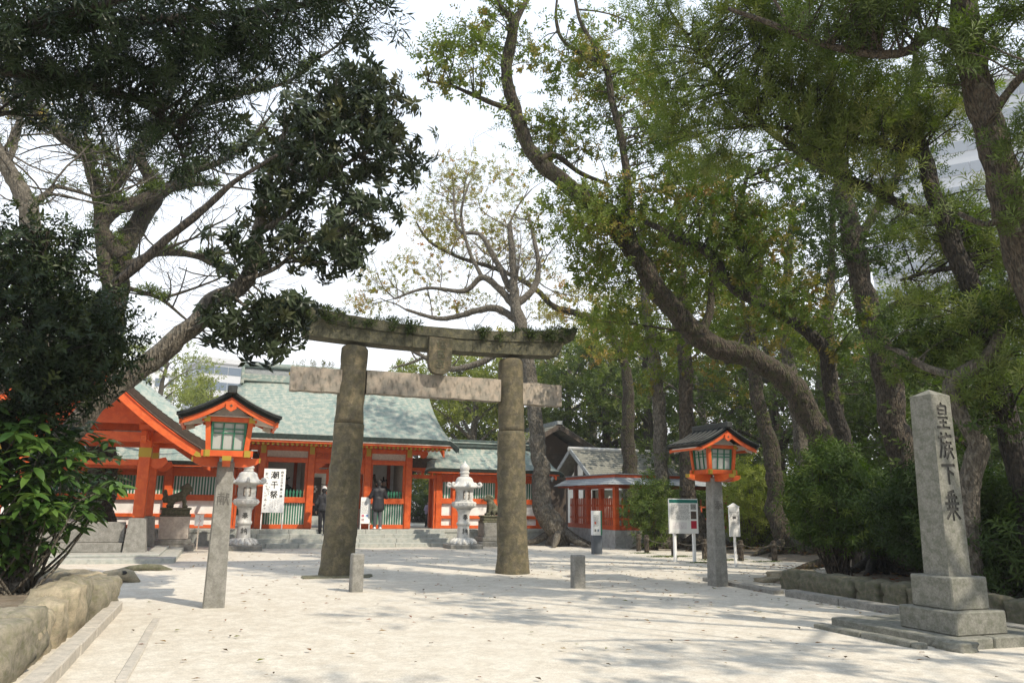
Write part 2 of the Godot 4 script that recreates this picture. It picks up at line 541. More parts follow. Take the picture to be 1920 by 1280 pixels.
func look(d: Vector3, spin: float) -> Basis:   # a basis whose y runs along d
	var y := d.normalized()
	var x := y.cross(Vector3(0.3, 0.1, 0.95)).normalized()
	var b := Basis(x, y, x.cross(y))
	return b.rotated(y, spin)

func crown(parent: Node, n: String, mesh: Mesh, mat: Material, xf: Array, cols: Array) -> MultiMeshInstance3D:
	var mm := MultiMesh.new()
	mm.transform_format = MultiMesh.TRANSFORM_3D
	mm.use_colors = true
	mm.mesh = mesh
	mm.instance_count = xf.size()
	for i in xf.size():
		mm.set_instance_transform(i, xf[i])
		mm.set_instance_color(i, cols[i])
	var o := MultiMeshInstance3D.new()
	o.multimesh = mm
	o.material_override = mat
	o.name = n
	o.set_meta("kind", "stuff")
	parent.add_child(o, true)
	return o

func mixed(c: Array) -> Color:
	var k := rng.randf()
	var out: Color = c[0].lerp(c[1], k)
	if c.size() > 2 and rng.randf() < 0.12: out = c[2]
	return out * rng.randf_range(0.8, 1.2)

# sprigs filling a clump; kept in xf / cols
func clump(c: Vector3, r: float, n: int, up: float, sc: float, colors: Array, xf: Array, cols: Array, flatness := 0.7):
	var base := mixed(colors)
	for i in n:
		var v := rv() * Vector3(1, flatness, 1)
		var d := (v + Vector3(0, up, 0) + rv() * 0.4).normalized()
		xf.append(Transform3D(look(d, rng.randf() * TAU).scaled(Vector3.ONE * sc * rng.randf_range(0.75, 1.25)), c + v * r))
		cols.append(base.lerp(mixed(colors), 0.45))

func branch_to(st: SurfaceTool, a: Vector3, b: Vector3, r0: float, r1: float, sag: float, n := 5):
	var k := 5
	var pts := []
	var rad := []
	var off := rv() * a.distance_to(b) * 0.12
	for i in k + 1:
		var t := float(i) / k
		pts.append(a.lerp(b, t) + (off + Vector3(0, sag * a.distance_to(b), 0)) * sin(t * PI))
		rad.append(lerpf(r0, r1, t))
	tube(st, pts, rad, n, 0.0, null, false)

func ramify(st: SurfaceTool, p: Vector3, d: Vector3, l: float, r: float, depth: int, tips: Array):
	var pts := [p]
	var rad := [r]
	var q := p
	var dir := d.normalized()
	for i in 4:
		dir = (dir + rv() * 0.33 + Vector3(0, 0.06, 0)).normalized()
		q += dir * l / 4.0
		pts.append(q)
		rad.append(maxf(0.007, lerpf(r, r * 0.6, (i + 1) / 4.0)))
		if depth > 0 and i >= 1 and rng.randf() < 0.75:
			ramify(st, q, (dir + rv() * 1.1).normalized(), l * rng.randf_range(0.5, 0.8), rad[-1] * 0.6, depth - 1, tips)
	tube(st, pts, rad, 5 if r > 0.015 else 4, 0.0, null, false)
	tips.append(q)

# a tree: limbs are lists of [pixel x, pixel y, width in pixels] at a distance that runs from d0 to d1;
# the first limb starts on the ground
func tree(n: String, label: String, base: Vector3, bark: Material, limbs: Array, blobs: Array, o := {}):
	var sd: int = o.get("seed", 1)
	var wm: float = o.get("w", 1.0)
	rng.seed = sd
	var nz := noise(sd, 0.9, 3)
	var root := thing(n, label, "tree", base, 0.0, o.get("group", ""))
	var st := S()
	var skel := []
	var first := true
	for lb in limbs:
		var nodes := []
		if first:
			nodes.append([base + Vector3(0, -0.15, 0), px_size(base, lb[2][2] * wm) * 0.5 * o.get("flare", 1.4)])
			nodes.append([base + Vector3(0, 0.35, 0), px_size(base, lb[2][2] * wm) * 0.5 * 1.08])
		for i in range(2, lb.size()):
			var d: float = lerpf(lb[0], lb[1], float(i - 2) / maxf(1.0, lb.size() - 3))
			var p := at(lb[i][0], lb[i][1], d)
			nodes.append([p, maxf(0.006, px_size(p, lb[i][2] * wm) * 0.5)])
		var sp := spline(nodes, 0.12)
		var pts := []
		var rad := []
		for k in sp.size():
			var p: Vector3 = sp[k][0]
			var r: float = sp[k][1]
			var w := Vector3(nz.get_noise_3d(p.y, p.x, 5), 0, nz.get_noise_3d(p.y, p.z, 9)) * r * 0.35
			pts.append(p + w)
			rad.append(r)
			skel.append([p + w, r])
		tube(st, pts, rad, 26 if rad[0] > 0.12 else (10 if rad[0] > 0.04 else 6), 0.22, nz)
		if first and o.get("roots", true):
			var r0: float = rad[1]
			for k in 6:
				var a := k * TAU / 6 + rng.randf() * 0.8
				var d := Vector3(cos(a), 0, sin(a))
				var l := r0 * rng.randf_range(2.0, 3.4)
				tube(st, [base + Vector3(0, r0 * 1.1, 0) + d * r0 * 0.5, base + d * (r0 + l * 0.3) + Vector3(0, r0 * 0.35, 0), base + d * (r0 + l * 0.7) + Vector3(0, r0 * 0.05, 0), base + d * (r0 + l) + Vector3(0, -0.12, 0)], [r0 * 0.42, r0 * 0.28, r0 * 0.17, r0 * 0.08], 7, 0.2, nz)
		first = false
	ob("trunk", st, bark, root).position = -base
	var tw := S()
	var any := false
	var xf := []
	var cols := []
	var tips := []
	for b in o.get("bare", []):   # [pixel x, pixel y, distance, dir x, dir y, length, radius, depth]
		any = true
		ramify(tw, at(b[0], b[1], b[2]), R * b[3] + Vector3.UP * b[4] + FW * rng.randf_range(-0.4, 0.4), b[5], b[6], b[7], tips)
	for k in o.get("twigs", 0):
		var sk: Array = skel[rng.randi() % skel.size()]
		if sk[0].y < 3.0 or sk[1] > 0.22: continue
		any = true
		ramify(tw, sk[0], rv() + Vector3(0, 0.35, 0), rng.randf_range(1.0, 2.2), minf(0.035, sk[1] * 0.6), 3, tips)
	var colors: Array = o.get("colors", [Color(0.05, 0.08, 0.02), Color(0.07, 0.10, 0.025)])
	var per: int = o.get("per", 10)
	var rc: float = o.get("rc", 0.5)
	var sc: float = o.get("scale", 1.0)
	var up: float = o.get("up", 0.4)
	for q in tips:
		if rng.randf() < o.get("tip_leaves", 0.0):
			clump(q, rc * 0.6, maxi(2, per / 3), up, sc, colors, xf, cols)
	for b in blobs:   # [pixel x, pixel y, half width px, half height px, distance, half depth m, clumps]
		var c := at(b[0], b[1], b[4])
		var hw := px_size(c, b[2])
		var hh := px_size(c, b[3])
		var fh := Vector3(FW.x, 0, FW.z).normalized()
		for k in b[6]:
			var v := rv()
			var p: Vector3 = c + R * v.x * hw + Vector3.UP * v.y * hh + fh * v.z * b[5]
			if p.y < 0.3: continue
			var best := 1e9
			var from: Array = []
			for s in skel:
				if s[0].y < 0.8: continue
				var dd: float = (s[0].distance_to(p) + maxf(0.0, s[0].y - p.y) * 0.8) * rng.randf_range(0.75, 1.45)
				if dd < best:
					best = dd
					from = s
			if from.size() > 0 and best > 0.25:
				any = true
				var r0: float = minf(from[1] * 0.6, 0.010 + 0.011 * best)
				branch_to(tw, from[0], p, r0, 0.005, 0.06)
				if best > 1.2:
					skel.append([from[0].lerp(p, 0.55), r0 * 0.6])
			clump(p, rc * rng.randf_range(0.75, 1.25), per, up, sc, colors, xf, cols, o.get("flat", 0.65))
	if any: ob("branches", tw, bark, root).position = -base
	if xf.size() > 0:
		var cr := crown(root, "crown", SP[o.get("sprig", "camphor")], M[o.get("leafmat", "leaf")], xf, cols)
		cr.position = -base
	# small ferns and moss growing on the limbs
	if o.has("ferns"):
		var fx := []
		var fc := []
		for k in o.ferns:
			var s: Array = skel[rng.randi() % skel.size()]
			if s[1] < 0.05 or s[0].y < 2.0: continue
			for j in 5:
				var dd := (rv() + Vector3(0, 0.9, 0)).normalized()
				fx.append(Transform3D(look(dd, rng.randf() * TAU).scaled(Vector3.ONE * rng.randf_range(0.7, 1.3) * o.get("fern_size", 1.2)), s[0] + dd * s[1] * 0.85 + rv() * 0.12))
				fc.append(Color(0.08, 0.12, 0.025).lerp(Color(0.16, 0.20, 0.05), rng.randf()))
		var fo := crown(root, "ferns", SP.fern, M.leaf_soft, fx, fc)
		fo.position = -base
	return root

# a bush: canes from the ground and leaf sprigs round a mound
func bush(n: String, label: String, base: Vector3, size: Vector3, count: int, sprig: String, colors: Array, sd: int, o := {}):
	rng.seed = sd
	var root := thing(n, label, o.get("category", "shrub"), base, 0.0, o.get("group", ""))
	var st := S()
	var xf := []
	var cols := []
	for k in count:
		var v := rv()
		v.y = v.y * 0.5 + 0.52
		var p := Vector3(v.x * size.x * (0.45 + 0.75 * sin(clampf(v.y, 0, 1) * PI * 0.8 + 0.3)), v.y * size.y, v.z * size.z * (0.45 + 0.75 * sin(clampf(v.y, 0, 1) * PI * 0.8 + 0.3)))
		p.y = maxf(p.y, o.get("low", 0.15))
		if k % 4 == 0:
			branch_to(st, Vector3(rng.randf_range(-0.25, 0.25) * size.x, -0.05, rng.randf_range(-0.25, 0.25) * size.z), p, 0.018 * o.get("cane", 1.0), 0.005, 0.1)
		clump(p, o.get("rc", 0.22), o.get("per", 4), o.get("up", 0.5), o.get("scale", 1.0), colors, xf, cols, 0.8)
	ob("stems", st, M[o.get("bark", "bark")], root)
	crown(root, "foliage", SP[sprig], M[o.get("leafmat", "leaf")], xf, cols)
	return root

# a free-standing tree of the background wood, its crown made of leaf clumps on real limbs
func wood_tree(n: String, label: String, group: String, base: Vector3, h: float, spread: float, trunk_r: float, colors: Array, sd: int, o := {}):
	rng.seed = sd
	var nz := noise(sd, 0.8, 3)
	var root := thing(n, label, "tree", base, 0.0, group)
	var st := S()
	var lean := rv() * 0.08 * h
	lean.y = 0
	var pts := []
	var rad := []
	for i in 9:
		var t := i / 8.0
		pts.append(Vector3(0, -0.15 + t * h * 0.8, 0) + lean * t * t + Vector3(nz.get_noise_2d(t * 6, 1), 0, nz.get_noise_2d(t * 6, 7)) * 0.35 * t)
		rad.append(trunk_r * lerpf(1.35 if i == 0 else 1.0, 0.28, t))
	tube(st, pts, rad, 9, 0.2, nz)
	var xf := []
	var cols := []
	var from_y: float = o.get("from", 0.3)
	for k in o.get("limbs", 11):
		var t := lerpf(from_y, 0.95, (k + rng.randf()) / o.get("limbs", 11))
		var f := t * 8.0
		var i := mini(int(f), 7)
		var p: Vector3 = pts[i].lerp(pts[i + 1], f - i)
		var a: float = k * 2.39 + rng.randf()
		var l := spread * (1.05 - 0.55 * absf(t - 0.55)) * rng.randf_range(0.75, 1.15)
		var d := Vector3(cos(a), rng.randf_range(0.25, 0.7), sin(a)).normalized()
		var e := p + d * l
		branch_to(st, p, e, rad[i] * 0.5, 0.02, 0.08, 6)
		for j in o.get("clumps", 7):
			var c := p.lerp(e, rng.randf_range(0.45, 1.08)) + rv() * l * 0.34
			branch_to(st, p.lerp(e, 0.55), c, 0.025, 0.008, 0.05, 4)
			clump(c, o.get("rc", 0.8), o.get("per", 12), 0.5, o.get("scale", 1.0), colors, xf, cols, 0.6)
	ob("trunk", st, M[o.get("bark", "bark")], root)
	crown(root, "crown", SP[o.get("sprig", "far")], M[o.get("leafmat", "leaf")], xf, cols)
	return root

# ------------------------------------------------------------------ brush lettering: strokes in a unit square, y down
const GLYPH := {
	"皇": [[.5, 0, .4, .1], [.2, .14, .24, .47], [.2, .14, .78, .13, .74, .47], [.25, .3, .72, .3], [.26, .46, .72, .45], [.14, .6, .86, .58], [.24, .77, .76, .76], [.03, .97, .97, .96], [.5, .6, .5, .95]],
	"族": [[.22, 0, .3, .09], [.03, .2, .5, .17], [.22, .2, .2, .55, .04, .95], [.21, .42, .42, .41, .4, .85, .28, .9], [.64, 0, .5, .22], [.58, .14, .98, .12], [.62, .32, .52, .5], [.6, .4, .93, .38], [.48, .62, .99, .6], [.74, .4, .72, .65, .48, .98], [.75, .64, .99, .97]],
	"下": [[.03, .1, .97, .07], [.47, .1, .47, 1], [.52, .36, .84, .52]],
	"乗": [[.72, .02, .26, .1], [.1, .24, .9, .23], [.02, .44, .98, .43], [.1, .62, .9, .61], [.3, .12, .3, .62], [.7, .12, .7, .62], [.5, .08, .5, 1], [.46, .63, .05, .95], [.54, .63, .97, .95]],
	"潮": [[.06, .06, .17, .17], [.01, .34, .11, .45], [.02, .96, .17, .6], [.25, .14, .6, .13], [.42, 0, .42, .27], [.28, .29, .28, .62], [.28, .29, .56, .29, .56, .62], [.28, .45, .56, .45], [.28, .62, .56, .62], [.2, .78, .63, .77], [.42, .62, .42, 1], [.71, .08, .7, .6, .6, .98], [.71, .08, .96, .07, .96, .93, .86, .92], [.71, .34, .95, .33], [.71, .58, .95, .57]],
	"干": [[.17, .12, .85, .1], [.02, .48, .98, .46], [.5, .12, .5, 1]],
	"祭": [[.3, .01, .04, .32], [.26, .12, .48, .12, .3, .42, .04, .6], [.2, .22, .3, .28], [.13, .34, .23, .39], [.55, .08, .9, .08, .72, .36, .5, .5], [.58, .16, .75, .4, .99, .56], [.32, .52, .68, .52], [.14, .67, .86, .66], [.5, .67, .5, 1, .4, .95], [.32, .76, .14, .95], [.68, .76, .88, .95]],
	"奉": [[.15, .1, .85, .1], [.2, .24, .8, .24], [.03, .39, .97, .38], [.5, 0, .44, .39, .04, .75], [.54, .39, .97, .73], [.3, .6, .7, .6], [.24, .77, .76, .77], [.5, .5, .5, 1]],
	"納": [[.25, 0, .1, .2, .28, .25], [.38, .12, .1, .42, .42, .4], [.25, .42, .25, .97], [.1, .58, .03, .82], [.37, .55, .43, .72], [.52, .26, .52, 1], [.52, .26, .96, .25, .96, .96, .86, .95], [.74, .05, .71, .45, .57, .72], [.73, .45, .9, .7]],
	"献": [[.03, .15, .57, .14], [.3, 0, .3, .3], [.07, .31, .07, 1], [.07, .31, .54, .31, .54, .96], [.2, .38, .26, .48], [.42, .38, .36, .48], [.17, .56, .46, .56], [.15, .7, .48, .7], [.31, .56, .31, .95], [.6, .36, .99, .34], [.79, .05, .76, .42, .58, .97], [.79, .42, .99, .96], [.88, .1, .96, .2]],
	"四": [[.08, .15, .12, .9], [.08, .15, .92, .14, .9, .9], [.36, .15, .34, .45, .2, .6], [.6, .15, .6, .5, .8, .52], [.12, .88, .9, .87]],
	"月": [[.25, .05, .24, .6, .08, .98], [.25, .05, .8, .04, .8, .95, .68, .93], [.26, .34, .79, .33], [.26, .6, .79, .59]],
	"三": [[.15, .12, .85, .1], [.22, .5, .78, .48], [.03, .9, .97, .88]],
	"日": [[.2, .05, .2, .95], [.2, .05, .8, .05, .8, .95], [.2, .5, .8, .5], [.2, .94, .8, .94]],
	"午": [[.35, 0, .12, .32], [.3, .18, .85, .17], [.02, .5, .98, .48], [.52, .18, .52, 1]],
	"前": [[.3, 0, .36, .14], [.7, 0, .62, .15], [.03, .22, .97, .2], [.15, .36, .15, 1], [.15, .36, .48, .36, .48, .95], [.17, .56, .47, .56], [.17, .74, .47, .74], [.65, .36, .65, .78], [.88, .3, .88, .97, .78, .95]],
	"十": [[.02, .45, .98, .43], [.5, .02, .5, 1]],
	"時": [[.06, .15, .06, .85], [.06, .15, .36, .15, .36, .85], [.07, .5, .35, .5], [.07, .83, .35, .83], [.5, .16, .92, .15], [.7, 0, .7, .36], [.44, .37, .99, .36], [.46, .6, .98, .58], [.82, .4, .82, .97, .7, .95], [.54, .7, .62, .8]],
	"住": [[.28, 0, .02, .4], [.18, .25, .18, 1], [.6, 0, .7, .12], [.4, .25, .95, .24], [.42, .58, .92, .57], [.32, .96, .99, .95], [.67, .25, .67, .95]],
	"吉": [[.05, .18, .95, .16], [.5, 0, .5, .4], [.18, .41, .82, .4], [.22, .56, .22, .98], [.22, .56, .78, .56, .78, .98], [.23, .95, .77, .95]],
	"宮": [[.5, 0, .52, .1], [.08, .12, .06, .28], [.08, .13, .94, .12, .88, .26], [.28, .28, .28, .5], [.28, .28, .72, .28, .72, .5], [.28, .48, .72, .48], [.18, .62, .18, 1], [.18, .62, .82, .62, .82, 1], [.19, .96, .81, .96]],
	"於": [[.2, 0, .28, .1], [.02, .2, .48, .18], [.2, .2, .18, .6, .03, .97], [.2, .45, .4, .45, .38, .88], [.72, .02, .55, .35], [.72, .08, .98, .38], [.62, .5, .76, .62], [.6, .75, .74, .9]],
	"の": [[.55, .1, .35, .75, .12, .6, .3, .2, .65, .1, .92, .4, .8, .8, .5, .97]],
}

func stroke_polys(ch: String, origin: Vector2, size: Vector2, w: float) -> Array:   # outlines, y up, origin is the top left corner
	var out := []
	for s in GLYPH[ch]:
		var line := PackedVector2Array()
		for i in range(0, s.size(), 2):
			line.append(origin + Vector2(s[i] * size.x, -s[i + 1] * size.y))
		for p in Geometry2D.offset_polyline(line, w * 0.5, Geometry2D.JOIN_ROUND, Geometry2D.END_ROUND):
			var q := PackedVector2Array()
			for v in p:   # thin out the rounded ends
				if q.size() == 0 or q[q.size() - 1].distance_to(v) > w * 0.22: q.append(v)
			if q.size() > 3: out.append(q)
	return out

# characters as a thin layer of ink on a face: xf has its origin at the top left, x right, y up, z out of the face
func ink(parent: Node, ch: String, xf: Transform3D, origin: Vector2, size: Vector2, w: float, mat: Material, n := "character", proud := 0.003):
	var st := S()
	var i := 0
	for p in stroke_polys(ch, origin, size, w):
		prism(st, p, proud + 0.0004 * i, xf)
		i += 1
	return ob(n, st, mat, parent)

# small unreadable handwriting: a column of short brush marks
func scribble(parent: Node, xf: Transform3D, x: float, y0: float, y1: float, size: float, w: float, mat: Material, sd: int):
	var r := RandomNumberGenerator.new()
	r.seed = sd
	var st := S()
	var y := y0
	var i := 0
	while y > y1:
		for k in r.randi_range(3, 5):
			var a := Vector2(x + r.randf() * size, y - r.randf() * size)
			var b := a + (Vector2(r.randf_range(0.3, 0.7), r.randf_range(-0.1, 0.1)) if r.randf() < 0.55 else Vector2(r.randf_range(-0.15, 0.1), -r.randf_range(0.25, 0.6))) * size
			for p in Geometry2D.offset_polyline(PackedVector2Array([a, b]), w * 0.5, Geometry2D.JOIN_MITER, Geometry2D.END_BUTT):
				prism(st, p, 0.003 + 0.0002 * (i % 9), xf)
			i += 1
		y -= size * 1.25
	return ob("handwriting", st, mat, parent)

# ------------------------------------------------------------------ roofs
# Ridge along x of xf. Concave slopes run from y_r at the ridge to y_e at a distance run; the half length grows
# from lr at the ridge to le at the eave; at the ends the surface rolls over towards the gable.
func roof_point(t: float, u: float, o: Dictionary) -> Vector3:
	var y: float = lerpf(o.y_r, o.y_e, t * (1.0 + o.curve * (1.0 - t)))
	var w: float = lerpf(o.lr, o.le, pow(t, 2.2))
	var x := u * w
	var e: float = maxf(0.0, absf(x) - (w - o.roll)) / o.roll
	y -= o.drop * e * e
	y += o.lift * t * pow(absf(u), 6.0)
	return Vector3(x, y, o.run * t)

func roof(parent: Node, n: String, xf: Transform3D, o: Dictionary, top: Material, edge: Material):
	var st := S()
	st.set_smooth_group(4294967295)
	var us := [-1.0]
	for k in 6: us.append(-1.0 + 0.03 * (k + 1) * (1.0 + 0.35 * k) * o.roll / o.lr * 1.1)
	for k in range(-4, 5): us.append(k * 0.16)
	for k in range(5, -1, -1): us.append(1.0 - 0.03 * (k + 1) * (1.0 + 0.35 * k) * o.roll / o.lr * 1.1)
	us.append(1.0)
	us.sort()
	var nc: int = o.courses
	for s in [1.0, -1.0]:
		for i in nc:
			var t0 := float(i) / nc
			var t1 := float(i + 1) / nc
			for k in us.size() - 1:
				var q := []
				for tu in [[t0, us[k], 0.0], [t0, us[k + 1], 0.0], [t1, us[k + 1], o.lap], [t1, us[k], o.lap]]:
					var p := roof_point(tu[0], tu[1], o)
					q.append(xf * Vector3(p.x, p.y + tu[2], p.z * s))
				fq(st, s > 0, q[3], q[2], q[1], q[0])
				var a := roof_point(t1, us[k], o)
				var b := roof_point(t1, us[k + 1], o)
				fq(st, s > 0, xf * Vector3(a.x, a.y, a.z * s), xf * Vector3(b.x, b.y, b.z * s), xf * Vector3(b.x, b.y + o.lap, b.z * s), xf * Vector3(a.x, a.y + o.lap, a.z * s))
	ob(n, st, top, parent)
	# thick edge and underside
	st = S()
	st.set_smooth_group(4294967295)
	var th: float = o.thick
	for s in [1.0, -1.0]:
		for k in us.size() - 1:
			var a := roof_point(1.0, us[k], o)
			var b := roof_point(1.0, us[k + 1], o)
			var i0 := Vector3(0, -th, -0.10)
			fq(st, s < 0, xf * Vector3(a.x, a.y, a.z * s), xf * Vector3(b.x, b.y, b.z * s), xf * Vector3(b.x, b.y + i0.y, (b.z + i0.z) * s), xf * Vector3(a.x, a.y + i0.y, (a.z + i0.z) * s))
		for e in [-1.0, 1.0]:
			for i in 24:
				var a := roof_point(i / 24.0, e, o)
				var b := roof_point((i + 1) / 24.0, e, o)
				var i0 := Vector3(-e * 0.08, -th, 0)
				var i1 := i0
				if i == 23: i1.z = -0.10
				quad(st, xf * Vector3(a.x, a.y, a.z * s), xf * Vector3(b.x, b.y, b.z * s), xf * Vector3(b.x + i1.x, b.y + i1.y, (b.z + i1.z) * s), xf * Vector3(a.x + i0.x, a.y + i0.y, a.z * s))
		for i in 12:
			for k in us.size() - 1:
				var q := []
				for tu in [[i / 12.0, us[k]], [i / 12.0, us[k + 1]], [(i + 1) / 12.0, us[k + 1]], [(i + 1) / 12.0, us[k]]]:
					var p := roof_point(tu[0], tu[1], o)
					q.append(xf * Vector3(p.x - signf(tu[1]) * 0.08 * (1.0 if absf(tu[1]) > 0.99 else 0.0), p.y - th, (p.z - (0.10 if tu[0] > 0.99 else 0.0)) * s))
				fq(st, s > 0, q[0], q[1], q[2], q[3])
	ob("roof_edge", st, edge, parent)

# ------------------------------------------------------------------ things
func post_lantern(pos: Vector3, label: String, ch: String, arm_l: float) -> Node3D:
	var t := thing("wooden_lantern", label, "lantern", pos, 0.0, "vermilion lanterns on stone posts")
	# tapered stone post
	var st := S()
	st.set_smooth_group(4294967295)
	var w0 := 0.15
	var w1 := 0.118
	var hh := 2.06
	var v := []
	for y in [[-0.2, w0 + 0.003], [hh, w1]]:
		for c in [[-1, -1], [1, -1], [1, 1], [-1, 1]]:
			for e in [[c[0] * (y[1] - 0.02), c[1] * y[1]], [c[0] * y[1], c[1] * (y[1] - 0.02)]]:
				v.append(Vector3(e[0], y[0], e[1]))
	var order := [0, 2, 3, 5, 4, 6, 7, 1]   # walk the eight chamfer corners round
	order = [0, 2, 3, 5, 4, 6, 7, 1]
	var ring := [0, 2, 3, 5, 4, 6, 7, 1]
	var ang := func(i: int) -> float: return atan2(v[i].z, v[i].x)
	ring.sort_custom(func(a, b): return ang.call(a) < ang.call(b))
	for k in 8:
		var a: int = ring[k]
		var b: int = ring[(k + 1) % 8]
		quad(st, v[a], v[b], v[b + 8], v[a + 8])
	ob("post", st, M.granite, t)
	var lean := atan((w0 - w1) / (hh + 0.2))
	var fx := Transform3D(Basis(Vector3(1, 0, 0), -lean), Vector3(0, 1.62, lerpf(w0, w1, (1.62 + 0.2) / (hh + 0.2))))
	ink(t, ch, fx, Vector2(-0.085, 0), Vector2(0.17, 0.19), 0.015, M.worn_carving)
	# boat-shaped bracket arms across the post
	for k in 4:
		st = S()
		var arm := PackedVector2Array([Vector2(0.1, 2.0), Vector2(0.2, 1.985), Vector2(arm_l * 0.7, 2.0), Vector2(arm_l * 0.9, 2.03), Vector2(arm_l, 2.065), Vector2(arm_l, 2.125), Vector2(0.1, 2.125)])
		var bs := Basis(Vector3.UP, k * PI / 2)
		prism(st, arm, 0.11, Transform3D(bs, bs * Vector3(0, 0, -0.055)))
		var br := ob("bracket_arm", st, M.orange, t)
		st = S()
		box(st, bs * Vector3(arm_l + 0.002, 2.095, 0), Vector3(0.02, 0.068, 0.124), bs)
		ob("end_cap", st, M.gold, br)
	# base frame
	for k in 4:
		var bs := Basis(Vector3.UP, k * PI / 2)
		st = S()
		box(st, bs * Vector3(0, 2.172, 0.268), Vector3(0.72 if k % 2 == 0 else 0.478, 0.09, 0.06), bs, 0.006)
		ob("base_beam", st, M.orange, t)
		st = S()
		box(st, bs * Vector3(0, 2.665, 0.302), Vector3(0.76 if k % 2 == 0 else 0.54, 0.075, 0.06), bs, 0.006)
		ob("top_beam", st, M.orange, t)
		for s in [-1.0, 1.0]:
			st = S()
			box(st, bs * Vector3(s * 0.285, 2.172, 0.27), Vector3(0.075, 0.096, 0.07), bs)
			ob("metal_fitting", st, M.gold, t)
			st = S()
			box(st, bs * Vector3(s * 0.315, 2.665, 0.304), Vector3(0.07, 0.081, 0.07), bs)
			ob("metal_fitting", st, M.gold, t)
	st = S()
	bb(st, -0.255, 0.255, 2.128, 2.20, -0.255, 0.255)
	ob("floor_board", st, M.orange, t)
	for c in [[-1, -1], [1, -1], [1, 1], [-1, 1]]:
		st = S()
		tube(st, [Vector3(c[0] * 0.262, 2.2, c[1] * 0.262), Vector3(c[0] * 0.298, 2.64, c[1] * 0.298)], [0.045, 0.045], 4)
		var st2 := S()
		var p0 := Vector3(c[0] * 0.262, 2.21, c[1] * 0.262)
		var p1 := Vector3(c[0] * 0.297, 2.635, c[1] * 0.297)
		st2.set_smooth_group(4294967295)
		var h := 0.036
		var q := []
		for p in [p0, p1]:
			for e in [[-h, -h], [h, -h], [h, h], [-h, h]]: q.append(p + Vector3(e[0], 0, e[1]))
		for k in 4: quad(st2, q[k], q[(k + 1) % 4], q[4 + (k + 1) % 4], q[4 + k])
		ob("corner_post", st2, M.orange, t)
	# paper windows behind green lattice
	for k in 4:
		var bs := Basis(Vector3.UP, k * PI / 2) * Basis(Vector3(1, 0, 0), 0.081)
		var c := Basis(Vector3.UP, k * PI / 2) * Vector3(0, 2.423, 0.279)
		st = S()
		box(st, c - bs.z * 0.022, Vector3(0.50, 0.44, 0.006), bs)
		var pane := ob("window", st, M.paper, t)
		st = S()
		for s in [-1.0, 1.0]:
			box(st, c + bs * Vector3(s * 0.226, 0, 0), Vector3(0.03, 0.43, 0.03), bs)
			box(st, c + bs * Vector3(0, s * 0.203, 0), Vector3(0.424, 0.03, 0.028), bs)
		ob("frame", st, M.green, pane)
		st = S()
		for x in [-0.075, 0.075]: box(st, c + bs * Vector3(x, 0, -0.004), Vector3(0.018, 0.378, 0.018), bs)
		for y in [0.105, 0.045]: box(st, c + bs * Vector3(0, y, -0.007), Vector3(0.42, 0.018, 0.016), bs)
		ob("lattice", st, M.green, pane)
	# soffit and roof, ridge along z
	st = S()
	bb(st, -0.30, 0.30, 2.70, 2.712, -0.40, 0.40)
	ob("ceiling_board", st, M.pale_board, t)
	var ry := Basis(Vector3.UP, PI / 2)
	var o := {lr = 0.56, le = 0.58, run = 0.72, y_r = 3.06, y_e = 2.70, curve = 0.42, roll = 0.06, drop = 0.02, lift = 0.0, courses = 6, lap = 0.002, thick = 0.065}
	roof(t, "roof", Transform3D(ry, Vector3.ZERO), o, M.lantern_roof, M.lantern_roof)
	for s in [-1.0, 1.0]:
		for j in 7:   # standing battens down the slopes
			st = S()
			var pts := []
			for i in 7:
				var p := roof_point(i / 6.0, -0.93 + j * 0.31, o)
				pts.append(Vector3(p.z * s, p.y + 0.012, -p.x))
			tube(st, pts, [0.017, 0.017, 0.017, 0.017, 0.017, 0.017, 0.017], 6)
			ob("roof_batten", st, M.lantern_roof, t)
	st = S()
	bb(st, -0.065, 0.065, 3.02, 3.135, -0.62, 0.62, 0.012)
	ob("ridge", st, M.lantern_roof, t)
	for e in [-1.0, 1.0]:
		for s in [-1.0, 1.0]:   # curved bargeboards
			st = S()
			var up := PackedVector2Array()
			var dn := PackedVector2Array()
			for i in 9:
				var p := roof_point(i / 8.0 * 0.94, 1.0, o)
				up.append(Vector2(p.z, p.y - 0.068))
				dn.append(Vector2(p.z, p.y - 0.068 - lerpf(0.085, 0.07, i / 8.0)))
			dn.reverse()
			up.append_array(dn)
			prism(st, up, 0.04, Transform3D(Basis(Vector3(s, 0, 0), Vector3.UP, Vector3(0, 0, s)), Vector3(0, 0, e * 0.50 - s * 0.02)))
			ob("bargeboard", st, M.orange, t)
			st = S()
			box(st, Vector3(s * 0.56, 2.60, e * 0.43), Vector3(0.12, 0.07, 0.05), Basis(Vector3.BACK, -s * 0.3))
			ob("eave_block", st, M.pale_board, t)
		st = S()   # hexagonal gable pendant with a peg
		var hx := PackedVector2Array()
		for i in 6: hx.append(Vector2(sin(i * TAU / 6), cos(i * TAU / 6)) * 0.085)
		prism(st, hx, 0.03, Transform3D(Basis(), Vector3(0, 2.845, e * 0.535 - 0.015)))
		var pd := ob("gable_pendant", st, M.orange, t)
		st = S()
		prism(st, PackedVector2Array([Vector2(0.022, 0), Vector2(0, 0.022), Vector2(-0.022, 0), Vector2(0, -0.022)]), 0.008, Transform3D(Basis(), Vector3(0, 2.845, e * 0.551 - 0.004)))
		ob("peg", st, M.dark_wood, pd)
		st = S()
		prism(st, PackedVector2Array([Vector2(-0.30, 2.70), Vector2(0.30, 2.70), Vector2(0, 2.90)]), 0.01, Transform3D(Basis(), Vector3(0, 0, e * 0.33)))
		ob("gable_board", st, M.pale_board, t)
